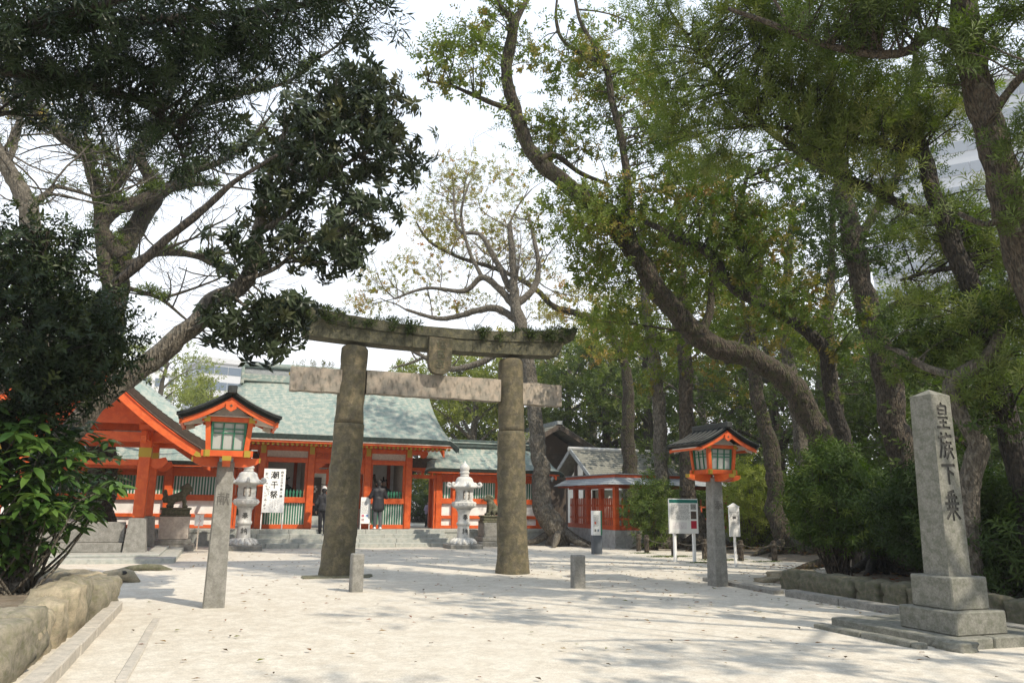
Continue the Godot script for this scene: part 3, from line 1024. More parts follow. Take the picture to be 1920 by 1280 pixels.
	for s in [-1.0, 1.0]:
		st = S()
		box(st, Vector3(s * 0.50, 2.655, 0), Vector3(0.36, 0.02, 0.86), Basis(Vector3.BACK, -s * 0.16))
		ob("soffit", st, M.pale_board, t)
		st = S()
		box(st, Vector3(s * 0.655, 2.60, 0), Vector3(0.04, 0.05, 1.02), Basis())
		ob("eave_beam", st, M.orange, t)
	return t

func stone_lantern(pos: Vector3, label: String) -> Node3D:
	var t := thing("stone_lantern", label, "stone lantern", pos, 0.0, "pale stone lanterns before the steps")
	var st := S()
	bb(st, -0.58, 0.58, -0.1, 0.14, -0.5, 0.5, 0.02)
	ob("base_slab", st, M.granite, t)
	st = S()
	lathe(st, [Vector2(0.0, 0.14), Vector2(0.47, 0.14), Vector2(0.47, 0.17), Vector2(0.40, 0.24), Vector2(0.33, 0.30), Vector2(0.27, 0.33), Vector2(0.25, 0.36)], 24)
	for k in 14:
		var a := k * TAU / 14
		tube(st, [Vector3(cos(a) * 0.45, 0.155, sin(a) * 0.45), Vector3(cos(a) * 0.38, 0.26, sin(a) * 0.38), Vector3(cos(a) * 0.28, 0.325, sin(a) * 0.28)], [0.07, 0.06, 0.035], 6)
	ob("lotus_base", st, M.pale_stone, t)
	st = S()
	lathe(st, [Vector2(0.225, 0.34), Vector2(0.215, 0.42), Vector2(0.20, 0.70), Vector2(0.205, 0.76), Vector2(0.235, 0.78), Vector2(0.24, 0.82), Vector2(0.235, 0.86), Vector2(0.205, 0.88), Vector2(0.20, 1.1), Vector2(0.21, 1.2), Vector2(0.235, 1.26), Vector2(0.27, 1.30)], 24)
	ob("shaft", st, M.pale_stone, t)
	ink(t, "奉", Transform3D(Basis(), Vector3(0, 1.14, 0.202)), Vector2(-0.09, 0), Vector2(0.18, 0.2), 0.024, M.carved)
	ink(t, "納", Transform3D(Basis(), Vector3(0, 0.67, 0.202)), Vector2(-0.09, 0), Vector2(0.18, 0.2), 0.022, M.carved)
	st = S()
	lathe(st, [Vector2(0.24, 1.29), Vector2(0.30, 1.33), Vector2(0.40, 1.38), Vector2(0.44, 1.42), Vector2(0.44, 1.53), Vector2(0.40, 1.56), Vector2(0.0, 1.56)], 6, Vector3.ZERO, false, PI / 6)
	for k in 6:
		var a := k * TAU / 6 + PI / 2
		var bs := Basis(Vector3.UP, -k * TAU / 6)
		box(st, bs * Vector3(0, 1.475, 0.383), Vector3(0.30, 0.06, 0.02), bs, 0.008)
	ob("platform", st, M.pale_stone, t)
	st = S()   # hexagonal fire box
	lathe(st, [Vector2(0.34, 1.56), Vector2(0.34, 1.60), Vector2(0.31, 1.61), Vector2(0.31, 1.96), Vector2(0.33, 1.99), Vector2(0.33, 2.02), Vector2(0, 2.02)], 6, Vector3.ZERO, false, PI / 6)
	var fb := ob("fire_box", st, M.pale_stone, t)
	for k in 6:
		var bs := Basis(Vector3.UP, k * TAU / 6)
		var c := bs * Vector3(0, 1.785, 0.27)
		st = S()
		if k % 2 == 0:
			box(st, c, Vector3(0.20, 0.25, 0.012), bs)
			ob("window", st, M.pale_board, fb)
			st = S()
			for s in [-1.0, 1.0]:
				box(st, c + bs * Vector3(s * 0.10, 0, 0.008), Vector3(0.022, 0.27, 0.02), bs)
				box(st, c + bs * Vector3(0, s * 0.124, 0.008), Vector3(0.178, 0.022, 0.02), bs)
			box(st, c + bs * Vector3(0, 0, 0.007), Vector3(0.016, 0.226, 0.016), bs)
			box(st, c + bs * Vector3(0, 0, 0.005), Vector3(0.178, 0.016, 0.014), bs)
			ob("window_bars", st, M.dark_wood, fb)
		else:
			for s in [-1.0, 1.0]: box(st, c + bs * Vector3(s * 0.045, s * 0.05, 0.004), Vector3(0.07, 0.09, 0.02), bs, 0.01)
			box(st, c + bs * Vector3(0.03, -0.07, 0.004), Vector3(0.09, 0.06, 0.02), bs, 0.01)
			ob("relief", st, M.pale_stone, fb)
	st = S()   # roof with curled corners
	lathe(st, [Vector2(0.0, 1.99), Vector2(0.34, 2.0), Vector2(0.44, 2.04), Vector2(0.46, 2.075), Vector2(0.41, 2.12), Vector2(0.34, 2.19), Vector2(0.30, 2.28), Vector2(0.275, 2.36), Vector2(0.20, 2.41), Vector2(0.0, 2.42)], 24)
	ob("roof", st, M.pale_stone, t)
	for k in 6:
		var a := k * TAU / 6 + PI / 6
		var d := Vector3(cos(a), 0, sin(a))
		var pts := []
		var rad := []
		for i in 14:
			var f := i / 13.0
			if f < 0.45:
				var g := f / 0.45
				pts.append(d * lerpf(0.30, 0.53, g) + Vector3(0, lerpf(2.22, 2.07, sqrt(g)), 0))
				rad.append(lerpf(0.04, 0.055, g))
			else:
				var g := (f - 0.45) / 0.55
				var th := -PI / 2 + g * 4.6
				var rr := lerpf(0.075, 0.028, g)
				pts.append(d * (0.535 + cos(th) * rr) + Vector3(0, 2.145 + sin(th) * rr, 0))
				rad.append(lerpf(0.058, 0.04, g))
		st = S()
		tube(st, pts, rad, 8)
		ob("curled_corner", st, M.pale_stone, t)
	st = S()
	lathe(st, [Vector2(0.0, 2.40), Vector2(0.155, 2.42), Vector2(0.155, 2.47), Vector2(0.13, 2.49), Vector2(0.17, 2.53), Vector2(0.175, 2.57), Vector2(0.14, 2.60), Vector2(0.155, 2.63), Vector2(0.175, 2.69), Vector2(0.165, 2.76), Vector2(0.11, 2.83), Vector2(0.05, 2.88), Vector2(0.025, 2.93), Vector2(0.0, 2.98)], 20)
	ob("finial", st, M.pale_stone, t)
	return t

# carved guardian lion-dog; local +x is where it looks
func guardian(pos: Vector3, turn: float, label: String, plinth_h: float, crouch: bool, mat: Material) -> Node3D:
	var t := thing("guardian_lion_dog", label, "statue", pos, turn)
	var st := S()
	bb(st, -0.62, 0.62, -0.05, 0.16, -0.55, 0.55, 0.02)
	ob("plinth_step", st, M.granite, t)
	st = S()
	bb(st, -0.52, 0.52, 0.16, 0.32, -0.46, 0.46, 0.02)
	ob("plinth_step", st, M.granite, t)
	st = S()
	bb(st, -0.42, 0.42, 0.32, plinth_h, -0.36, 0.36, 0.02)
	ob("plinth", st, M.pale_board if crouch else M.granite, t)
	var y := plinth_h
	st = S()
	bb(st, -0.44, 0.44, y, y + 0.07, -0.3, 0.3, 0.02)
	bb(st, -0.40, 0.40, y + 0.07, y + 0.20, -0.26, 0.26, 0.015)
	bb(st, -0.44, 0.44, y + 0.20, y + 0.27, -0.3, 0.3, 0.02)
	for s in [-1.0, 1.0]:
		for e in [-1.0, 1.0]:
			bb(st, s * 0.44, s * 0.30, y - 0.004, y + 0.05, e * 0.31, e * 0.2, 0.01)
	ob("pedestal", st, mat, t)
	y += 0.27
	var c := []
	if crouch:
		c = [[Vector3(-0.22, y + 0.24, 0), Vector3(0.10, y + 0.34, 0), 0.125, 0.14], [Vector3(0.10, y + 0.34, 0), Vector3(0.22, y + 0.48, 0), 0.13, 0.11], [Vector3(0.22, y + 0.48, 0), Vector3(0.27, y + 0.60, 0), 0.11, 0.115], [Vector3(0.30, y + 0.59, 0), Vector3(0.38, y + 0.555, 0), 0.085, 0.065], [Vector3(0.20, y + 0.62, 0), Vector3(0.26, y + 0.70, 0), 0.09, 0.06]]
		for s in [-1.0, 1.0]:
			c += [[Vector3(0.16, y + 0.34, s * 0.09), Vector3(0.22, y + 0.18, s * 0.1), 0.075, 0.055], [Vector3(0.22, y + 0.18, s * 0.1), Vector3(0.22, y + 0.05, s * 0.1), 0.05, 0.05], [Vector3(0.22, y + 0.04, s * 0.1), Vector3(0.29, y + 0.035, s * 0.1), 0.05, 0.04]]
			c += [[Vector3(-0.22, y + 0.24, s * 0.08), Vector3(-0.12, y + 0.15, s * 0.12), 0.11, 0.07], [Vector3(-0.12, y + 0.15, s * 0.12), Vector3(-0.24, y + 0.06, s * 0.12), 0.06, 0.045], [Vector3(-0.24, y + 0.04, s * 0.12), Vector3(-0.12, y + 0.035, s * 0.12), 0.045, 0.04]]
			c += [[Vector3(0.22, y + 0.64, s * 0.09), Vector3(0.17, y + 0.60, s * 0.13), 0.05, 0.03], [Vector3(0.35, y + 0.63, s * 0.05), Vector3(0.36, y + 0.63, s * 0.05), 0.03, 0.03]]
		for k in 5:
			c.append([Vector3(-0.30, y + 0.22, 0), Vector3(-0.36 - 0.03 * (k % 2), y + 0.18 + 0.08 * k, 0.05 * (k % 3 - 1)), 0.06, 0.05])
		for k in 9:
			var a := k * 0.7
			c.append([Vector3(0.16 + 0.05 * cos(a * 1.7), y + 0.40 + 0.035 * k * 0.8, 0.10 * sin(a * 2.1)), Vector3(0.13 + 0.05 * cos(a * 1.7), y + 0.38 + 0.035 * k * 0.8, 0.13 * sin(a * 2.1)), 0.045, 0.035])
	else:
		c = [[Vector3(-0.18, y + 0.16, 0), Vector3(0.06, y + 0.40, 0), 0.15, 0.135], [Vector3(0.06, y + 0.40, 0), Vector3(0.12, y + 0.56, 0), 0.13, 0.11], [Vector3(0.12, y + 0.60, 0), Vector3(0.14, y + 0.64, 0), 0.125, 0.12], [Vector3(0.18, y + 0.60, 0), Vector3(0.27, y + 0.57, 0), 0.085, 0.065]]
		for s in [-1.0, 1.0]:
			c += [[Vector3(0.10, y + 0.40, s * 0.09), Vector3(0.15, y + 0.05, s * 0.1), 0.075, 0.05], [Vector3(0.15, y + 0.04, s * 0.1), Vector3(0.23, y + 0.035, s * 0.1), 0.05, 0.04], [Vector3(-0.17, y + 0.15, s * 0.11), Vector3(0.0, y + 0.16, s * 0.14), 0.10, 0.07], [Vector3(0.0, y + 0.14, s * 0.14), Vector3(-0.03, y + 0.04, s * 0.14), 0.06, 0.05], [Vector3(0.12, y + 0.68, s * 0.09), Vector3(0.07, y + 0.64, s * 0.13), 0.05, 0.03]]
		for k in 6: c.append([Vector3(-0.28, y + 0.14, 0), Vector3(-0.30 - 0.02 * (k % 2), y + 0.16 + 0.07 * k, 0.05 * (k % 3 - 1)), 0.07, 0.05])
		for k in 8: c.append([Vector3(0.02, y + 0.40 + 0.04 * k, 0.1 * sin(k * 2.0)), Vector3(-0.01, y + 0.39 + 0.04 * k, 0.13 * sin(k * 2.0)), 0.05, 0.035])
	put("body", blob(c, 0.017, 0.035), mat, t)
	return t

func skin() -> Material: return flat(Color(0.42, 0.26, 0.18), 0.6)

# a standing or walking adult seen small; local +z is where the person faces
func person(pos: Vector3, turn: float, label: String, o: Dictionary) -> Node3D:
	var t := thing("person", label, "person", pos, turn)
	var sh: float = o.get("step", 0.12)
	var hgt: float = o.get("height", 1.72)
	var g := hgt / 1.72
	var fl := [Vector3(0.09, 0.07, sh), Vector3(-0.09, 0.07, -sh)]
	var el: Array = o.get("elbows", [Vector3(0.27, 1.12, -0.04), Vector3(-0.27, 1.12, -0.04)])
	var hd: Array = o.get("hands", [Vector3(0.27, 0.86, 0.10), Vector3(-0.27, 0.86, 0.10)])
	var nod: float = o.get("nod", 0.03)
	var head := Vector3(0, 1.59, 0.02 + nod)
	var sc := func(list: Array) -> Array:
		var out := []
		for c in list: out.append([c[0] * g, c[1] * g, c[2] * g, c[3] * g])
		return out
	# body: head with face, neck, hands with fingers, one surface
	var c := [[Vector3(0, 1.60, head.z - 0.01), Vector3(0, 1.635, head.z - 0.015), 0.088, 0.088], [Vector3(0, 1.555, head.z + 0.03), Vector3(0, 1.53, head.z + 0.04), 0.062, 0.05], [Vector3(0, 1.59, head.z + 0.085), Vector3(0, 1.565, head.z + 0.102), 0.012, 0.016], [Vector3(0, 1.40, -0.01), Vector3(0, 1.54, head.z - 0.01), 0.058, 0.055], [Vector3(0, 1.30, 0), Vector3(0, 1.0, 0), 0.075, 0.075]]
	for s in [-1.0, 1.0]:
		c.append([Vector3(s * 0.088, 1.60, head.z - 0.01), Vector3(s * 0.092, 1.575, head.z - 0.01), 0.018, 0.013])
		var i := 0 if s > 0 else 1
		c.append([Vector3(s * 0.17, 1.38, 0), el[i], 0.05, 0.042])
		c.append([el[i], hd[i], 0.04, 0.03])
		var fd: Vector3 = (hd[i] - el[i]).normalized()
		c.append([hd[i], hd[i] + fd * 0.08, 0.034, 0.036])
		for k in 4:
			var off := Vector3(0, 0, (k - 1.5) * 0.021)
			c.append([hd[i] + fd * 0.08 + off, hd[i] + fd * (0.15 + 0.012 * (1 - absf(k - 1.4))) + off + Vector3(-s * 0.02, 0, 0), 0.011, 0.008])
		c.append([hd[i] + fd * 0.03 + Vector3(0, 0, 0.03), hd[i] + fd * 0.09 + Vector3(-s * 0.01, 0, 0.055), 0.013, 0.01])
		c.append([Vector3(s * 0.09, 0.95, 0), Vector3(s * 0.09, 0.5, 0.02), 0.085, 0.055])
		c.append([Vector3(s * 0.09, 0.5, 0.02), fl[i], 0.05, 0.035])
	put("body", blob(sc.call(c), 0.014, 0.02), skin(), t)
	# hair
	c = [[Vector3(0, 1.64, head.z - 0.028), Vector3(0, 1.66, head.z - 0.01), 0.094, 0.085], [Vector3(0, 1.57, head.z - 0.05), Vector3(0, 1.62, head.z - 0.045), 0.072, 0.082]]
	if o.get("long_hair", false): c.append([Vector3(0, 1.60, head.z - 0.06), Vector3(0, 1.42, head.z - 0.085), 0.08, 0.06])
	put("hair", blob(sc.call(c), 0.014, 0.03), M.black, t)
	if o.has("hat"):
		put("hat", blob(sc.call([[Vector3(0, 1.68, head.z - 0.01), Vector3(0, 1.70, head.z - 0.01), 0.102, 0.09], [Vector3(-0.05, 1.66, head.z + 0.08), Vector3(0.05, 1.66, head.z + 0.08), 0.05, 0.05]]), 0.014, 0.03), o.hat, t)
	# coat
	var hem: float = o.get("hem", 0.78)
	c = [[Vector3(-0.11, 1.36, 0), Vector3(0.11, 1.36, 0), 0.105, 0.105], [Vector3(-0.09, 1.3, 0), Vector3(-0.07, 1.05, 0), 0.12, 0.11], [Vector3(0.09, 1.3, 0), Vector3(0.07, 1.05, 0), 0.12, 0.11], [Vector3(-0.08, 1.05, 0), Vector3(-0.1, hem, -0.01), 0.115, 0.125], [Vector3(0.08, 1.05, 0), Vector3(0.1, hem, -0.01), 0.115, 0.125], [Vector3(0, 1.43, -0.01), Vector3(0, 1.48, 0.0), 0.085, 0.07], [Vector3(0, 1.05, -0.02), Vector3(0, hem, -0.03), 0.11, 0.12]]
	for s in [-1.0, 1.0]:
		var i := 0 if s > 0 else 1
		c.append([Vector3(s * 0.17, 1.38, 0), el[i], 0.08, 0.066])
		c.append([el[i], hd[i] + (el[i] - hd[i]) * 0.08, 0.064, 0.05])
		c.append([Vector3(s * 0.16, hem + 0.12, 0.02), Vector3(s * 0.165, hem - 0.06, 0.03), 0.03, 0.03])
	put("coat", blob(sc.call(c), 0.016, 0.03), o.coat, t)
	c = []
	for s in [-1.0, 1.0]:
		var i := 0 if s > 0 else 1
		c.append([Vector3(s * 0.085, 0.98, 0), Vector3(s * 0.09, 0.52, 0.03), 0.105, 0.078])
		c.append([Vector3(s * 0.09, 0.52, 0.03), fl[i] + Vector3(0, 0.03, 0), 0.076, 0.062])
	put("trousers", blob(sc.call(c), 0.016, 0.02), o.trousers, t)
	for s in [-1.0, 1.0]:
		var i := 0 if s > 0 else 1
		put("shoe", blob(sc.call([[fl[i] + Vector3(0, -0.022, -0.05), fl[i] + Vector3(0, -0.03, 0.13), 0.046, 0.038]]), 0.014, 0.02), o.shoes, t)
	return t

func rock(n: int, sd: int) -> ArrayMesh:   # one rough rounded stone of unit half size
	var st := S()
	st.set_smooth_group(0)
	var nz := noise(sd, 0.55, 4)
	var f := func(p: Vector3) -> Vector3:
		var q := p.normalized()
		var m := maxf(absf(q.x), maxf(absf(q.y), absf(q.z)))
		q = q.lerp(q / m, 0.62)
		return q * (1.0 + 0.22 * nz.get_noise_3dv(q * 1.6) + 0.05 * nz.get_noise_3dv(q * 7.0))
	for ax in 3:
		for s in [-1.0, 1.0]:
			for i in n:
				for j in n:
					var q := []
					for e in [[i, j], [i + 1, j], [i + 1, j + 1], [i, j + 1]]:
						var p := Vector3.ZERO
						p[ax] = s
						p[(ax + 1) % 3] = e[0] * 2.0 / n - 1.0
						p[(ax + 2) % 3] = e[1] * 2.0 / n - 1.0
						q.append(f.call(p))
					fq(st, s > 0, q[0], q[1], q[2], q[3])
	return mesh_of(st)

# ------------------------------------------------------------------ the place
func ground_y(x: float, z: float) -> float:
	return 0.012 * sin(x * 0.7 + z * 0.36) + 0.009 * sin(z * 0.83 - x * 0.31)

func build_ground():
	var st := S()
	st.set_smooth_group(0)
	var xs := [-900.0, -300.0, -90.0, -30.0]
	var zs := [-900.0, -300.0, -110.0, -60.0]
	var v := -12.0
	while v <= 24.01:
		xs.append(v); v += 0.3
	xs.append_array([34.0, 90.0, 300.0, 900.0])
	v = -38.0
	while v <= 3.01:
		zs.append(v); v += 0.3
	zs.append_array([12.0, 40.0, 200.0, 700.0])
	var nz := noise(5, 0.5, 3)
	var h := func(x: float, z: float) -> Vector3:
		if absf(x) > 26 or z < -39 or z > 4: return Vector3(x, -0.01, z)
		return Vector3(x, ground_y(x, z) * 0.7 + 0.006 * nz.get_noise_2d(x * 1.1, z * 1.1) - 0.010, z)
	for i in xs.size() - 1:
		for j in zs.size() - 1:
			quad(st, h.call(xs[i], zs[j]), h.call(xs[i + 1], zs[j]), h.call(xs[i + 1], zs[j + 1]), h.call(xs[i], zs[j + 1]))
	tag(ob("ground", st, M.sand), "pale raked sand of the shrine forecourt", "", "", "structure")
	# earth under the trees on the right
	st = S()
	st.set_smooth_group(0)
	for i in 60:
		for j in 70:
			var q := []
			for e in [[i, j], [i + 1, j], [i + 1, j + 1], [i, j + 1]]:
				var z: float = 4.0 - e[1] * 1.1
				var edge: float = 15.6 + 1.3 * nz.get_noise_2d(z * 1.4, 3.0)
				if z > -13.5: edge = 10.5
				elif z > -15.5: edge = lerpf(10.5, 15.0, (-13.5 - z) / 2.0)
				var x: float = edge + pow(e[0] / 60.0, 1.6) * 80.0
				var rise := minf(1.0, (x - edge) * 0.5)
				var y: float = 0.0 + rise * (0.14 + 0.10 * nz.get_noise_2d(x, z))
				if e[0] == 0: y = -0.06
				q.append(Vector3(x, y, z))
			quad(st, q[3], q[2], q[1], q[0])
	tag(ob("forest_floor", st, M.soil), "bare brown earth under the trees", "", "", "structure")
	# fallen leaves
	rng.seed = 404
	var lf := S()
	lf.set_smooth_group(4294967295)
	leaf(lf, Vector3(-0.03, 0.006, 0), Vector3(1, 0.1, 0).normalized(), Vector3.UP, 0.075, 0.034, 0.1, 1.0)
	leaf(lf, Vector3(-0.03, 0.004, 0), Vector3(-1, 0.0, 0).normalized(), Vector3.UP, 0.02, 0.003, 0.0, 0.6)
	var lm := mesh_of(lf)
	var xf := []
	var cols := []
	var pal := [Color(0.20, 0.085, 0.03), Color(0.13, 0.06, 0.03), Color(0.26, 0.15, 0.05), Color(0.07, 0.045, 0.028), Color(0.22, 0.06, 0.025), Color(0.16, 0.17, 0.04)]
	for k in 1150:
		var x := rng.randf_range(-1.0, 15.0)
		var z := rng.randf_range(-26.0, -3.5)
		if rng.randf() < 0.3:
			x = rng.randf_range(6.5, 15.0)
			z = rng.randf_range(-20.0, -9.0)
		xf.append(Transform3D(Basis(Vector3.UP, rng.randf() * TAU).rotated(Vector3(1, 0, 0), rng.randf_range(-0.25, 0.25)).scaled(Vector3.ONE * rng.randf_range(0.6, 1.35)), Vector3(x, 0.006 + maxf(-0.004, ground_y(x, z) * 0.7), z)))
		cols.append(pal[rng.randi() % pal.size()])
	tag(crown(self, "fallen_leaves", lm, M.leaf_soft, xf, cols), "brown fallen leaves scattered over the pale sand", "leaves", "", "stuff")
	xf = []
	cols = []
	for k in 5200:
		var z := rng.randf_range(-30.0, -3.0)
		var x := (15.8 if z < -15.0 else 11.4) + pow(rng.randf(), 1.5) * 22.0
		xf.append(Transform3D(Basis(Vector3.UP, rng.randf() * TAU).rotated(rv().normalized(), rng.randf_range(-0.4, 0.4)).scaled(Vector3.ONE * rng.randf_range(0.8, 1.6)), Vector3(x, 0.17 + rng.randf() * 0.06, z)))
		cols.append(pal[rng.randi() % 5])
	tag(crown(self, "leaf_litter", lm, M.leaf_soft, xf, cols), "dry brown leaf litter on the earth under the trees", "leaves", "", "stuff")

func stone_row(n: String, label: String, cat: String, pts: Array, sd: int, w: Array, h: Array, mat: Material):
	rng.seed = sd
	var t := thing(n, label, cat, pts[0])
	var shapes := []
	for k in 4: shapes.append(rock(8, sd + k))
	for i in pts.size() - 1:
		var a: Vector3 = pts[i]
		var b: Vector3 = pts[i + 1]
		var l := a.distance_to(b)
		var d := (b - a) / l
		var s := 0.0
		while s < l:
			var ww := rng.randf_range(w[0], w[1])
			var hh := rng.randf_range(h[0], h[1])
			var c := a + d * (s + ww * 0.5) + Vector3(0, hh * 0.36, 0) + d.cross(Vector3.UP) * rng.randf_range(-0.03, 0.03)
			var bs := Basis(d, Vector3.UP, d.cross(Vector3.UP)) * Basis(Vector3.UP, rng.randf_range(-0.1, 0.1))
			put("stone", shapes[rng.randi() % 4], mat if mat == M.mossy_rock or rng.randf() < 0.55 else M.boulder_dark, t, c - pts[0], bs * Basis.from_scale(Vector3(ww * 0.5, hh * 0.6, rng.randf_range(0.2, 0.30))))
			s += ww * 0.99
	return t

func kerb_row(n: String, label: String, a: Vector3, b: Vector3, w: float, h: float, piece: float, sd: int, mat: Material):
	rng.seed = sd
	var t := thing(n, label, "kerb", a)
	var l := a.distance_to(b)
	var d := (b - a) / l
	var s := 0.0
	while s < l - 0.1:
		var ww := minf(piece * rng.randf_range(0.85, 1.15), l - s)
		var st := S()
		box(st, Vector3.ZERO, Vector3(w, h + 0.12, ww - 0.012), Basis(), 0.012)
		var c := d * (s + ww * 0.5) + Vector3(0, h * 0.5 - 0.06 + rng.randf_range(-0.006, 0.006), 0)
		ob("kerb_stone", st, mat, t).transform = Transform3D(Basis(Vector3.UP, atan2(d.x, d.z) + rng.randf_range(-0.012, 0.012)), c)
		s += ww
	return t

func build_torii():
	var z0 := -16.85
	var cx := 4.33
	var t := thing("stone_torii", "weathered mossy stone torii gateway over the sandy approach", "torii", Vector3(cx, 0, z0))
	var nz := noise(31, 0.8, 4)
	for s in [-1.0, 1.0]:
		var pil := Node3D.new()
		pil.name = "pillar"
		t.add_child(pil, true)
		var pts := []
		var rad := []
		for i in 61:
			var y := -0.2 + i * 0.086
			var f := clampf(y / 4.96, 0, 1)
			pts.append(Vector3(s * lerpf(1.955, 1.825, f), y, 0))
			rad.append(lerpf(0.355, 0.292, f) + (0.03 * exp(-maxf(y, 0) * 5.0)))
		var cut := 40
		var st := S()
		tube(st, pts.slice(0, cut), rad.slice(0, cut), 28, 0.045, nz)
		ob("drum", st, M.torii, pil)
		st = S()
		var up := []
		for q in pts.slice(cut): up.append(q + Vector3(0.008 * s, -0.074, 0.004))
		var ur := []
		for q in rad.slice(cut): ur.append(q - 0.008)
		ur[-1] = ur[-1] - 0.035
		up[-1] = up[-1] + Vector3(0, -0.03, 0)
		tube(st, up, ur, 28, 0.045, nz)
		ob("drum", st, M.torii, pil)
	# rough footing stones showing in the sand
	rng.seed = 9
	for q in [[-2.3, 0.26, 0.40, 0.24], [-1.72, 0.36, 0.42, 0.18], [-1.5, 0.1, 0.26, 0.2]]:
		var st := S()
		put("footing_stone", rock(8, 50 + int(q[0] * 10)), M.old_stone, t, Vector3(q[0], -0.05, q[1]), Basis.from_scale(Vector3(q[2], 0.08, q[3])))
	# tie beam in three lengths, butted at the pillars
	for q in [[-3.17, -2.10, 0.0], [-1.56, 1.56, 0.02], [2.10, 3.1, -0.012]]:
		var st := S()
		st.set_smooth_group(4294967295)
		var n := 14
		for i in n:
			var ring := []
			for e in [i, i + 1]:
				var x := lerpf(q[0], q[1], float(e) / n)
				var j := 0.022 * nz.get_noise_2d(x * 4.0, 2.0)
				var k := 0.022 * nz.get_noise_2d(x * 4.0, 9.0)
				ring.append([Vector3(x, 3.81 + k + q[2], 0.15), Vector3(x, 4.32 + j + q[2], 0.145), Vector3(x, 4.33 + j + q[2], -0.145), Vector3(x, 3.81 + k + q[2], -0.15)])
			for c in 4:
				quad(st, ring[0][c], ring[0][(c + 1) % 4], ring[1][(c + 1) % 4], ring[1][c])
			if i == 0: quad(st, ring[0][3], ring[0][2], ring[0][1], ring[0][0])
			if i == n - 1: quad(st, ring[1][0], ring[1][1], ring[1][2], ring[1][3])
		ob("tie_beam", st, M.nuki, t)
	# wedge stubs through the pillars
	# curved lintel in two courses, each of three stones
	var curve := func(x: float) -> float: return pow(absf(x) / 3.25, 2.3)
	for course in 2:
		var cuts := [[-3.02, -0.62], [-0.61, 0.80], [0.81, 3.04]] if course == 0 else [[-3.28, -1.66], [-1.65, 0.99], [1.0, 3.40]]
		for ci in 3:
			var q: Array = cuts[ci]
			var st := S()
			st.set_smooth_group(4294967295)
			var n := 12
			var hz := 0.27 if course == 0 else 0.31
			for i in n:
				var ring := []
				for e in [i, i + 1]:
					var x := lerpf(q[0], q[1], float(e) / n)
					var c: float = curve.call(x)
					var y0: float = (4.915 + 0.10 * c) if course == 0 else (5.195 + 0.17 * c)
					var y1: float = (5.187 + 0.17 * c) if course == 0 else (5.41 + 0.27 * c)
					var slant := 0.0
					if (ci == 2 and e == n): slant = 0.13
					if (ci == 0 and e == 0): slant = -0.13
					var r := 0.02 * nz.get_noise_2d(x * 5.0, course * 7.0)
					var w := 0.015 * nz.get_noise_2d(x * 6.0, course * 3.0 + 20.0)
					ring.append([Vector3(x - slant * 0.5, y0 + w * 0.5, hz + w), Vector3(x + slant * 0.5, y1 + r, hz + w + 0.01), Vector3(x + slant * 0.5, y1 + 0.02 + r, 0.0), Vector3(x + slant * 0.5, y1 + r, -hz), Vector3(x - slant * 0.5, y0, -hz)])
				for c in 5: quad(st, ring[0][c], ring[0][(c + 1) % 5], ring[1][(c + 1) % 5], ring[1][c])
				for e in 2:
					if (e == 0 and i == 0) or (e == 1 and i == n - 1):
						for c in range(1, 4): tri(st, ring[e][0], ring[e][c], ring[e][c + 1])
			ob("lintel_stone" if course == 0 else "capping_stone", st, M.kasagi, t)
	# name tablet
	var st := S()
	var pl := PackedVector2Array([Vector2(-0.27, 5.16), Vector2(-0.262, 4.60), Vector2(-0.235, 4.45), Vector2(-0.18, 4.37), Vector2(-0.09, 4.335), Vector2(0.09, 4.335), Vector2(0.18, 4.37), Vector2(0.235, 4.45), Vector2(0.262, 4.60), Vector2(0.27, 5.16)])
	prism(st, pl, 0.2, Transform3D(Basis(), Vector3(0.02, 0, 0.19)))
	var tab := ob("name_tablet", st, M.torii, t)
	var k := 0
	for ch in ["住", "吉", "宮"]:
		ink(tab, ch, Transform3D(Basis(), Vector3(0.02, 5.10 - k * 0.225, 0.39)), Vector2(-0.1, 0), Vector2(0.2, 0.18), 0.022, M.old_stone, "character", 0.012)
		k += 1
	# ferns and moss along the lintel
	rng.seed = 818
	var xf := []
	var cols := []
	for q in [[-3.15, -2.1, 30], [-1.35, -0.45, 20], [0.8, 1.6, 12], [2.2, 3.35, 26], [1.6, 2.2, 5], [-2.1, -1.3, 6]]:
		for i in q[2]:
			var x := rng.randf_range(q[0], q[1])
			var c: float = curve.call(x)
			var front := rng.randf() < 0.6
			var p := Vector3(x, 5.42 + 0.27 * c, rng.randf_range(-0.2, 0.28)) if not front else Vector3(x, 5.19 + 0.17 * c + rng.randf_range(-0.03, 0.24), 0.31)
			for j in 2:
				var d := (Vector3(0, 0.7, 0.6 if front else 0.2) + rv() * 0.6).normalized()
				xf.append(Transform3D(look(d, rng.randf() * TAU).scaled(Vector3.ONE * rng.randf_range(0.8, 1.6)), p + rv() * 0.03))
				cols.append(Color(0.035, 0.058, 0.014).lerp(Color(0.07, 0.095, 0.025), rng.randf()))
	crown(t, "ferns", SP.fern, M.leaf_soft, xf, cols)
	xf = []
	cols = []
	for i in 26:   # a little seedling growth on the end of the tie beam
		var p := Vector3(rng.randf_range(-3.16, -2.3), 4.33, rng.randf_range(-0.1, 0.12))
		xf.append(Transform3D(look((Vector3.UP + rv() * 0.5).normalized(), rng.randf() * TAU).scaled(Vector3.ONE * rng.randf_range(0.3, 0.75)), p))
		cols.append(Color(0.16, 0.19, 0.05).lerp(Color(0.24, 0.20, 0.07), rng.randf()))
	crown(t, "seedlings", SP.small, M.leaf_soft, xf, cols)

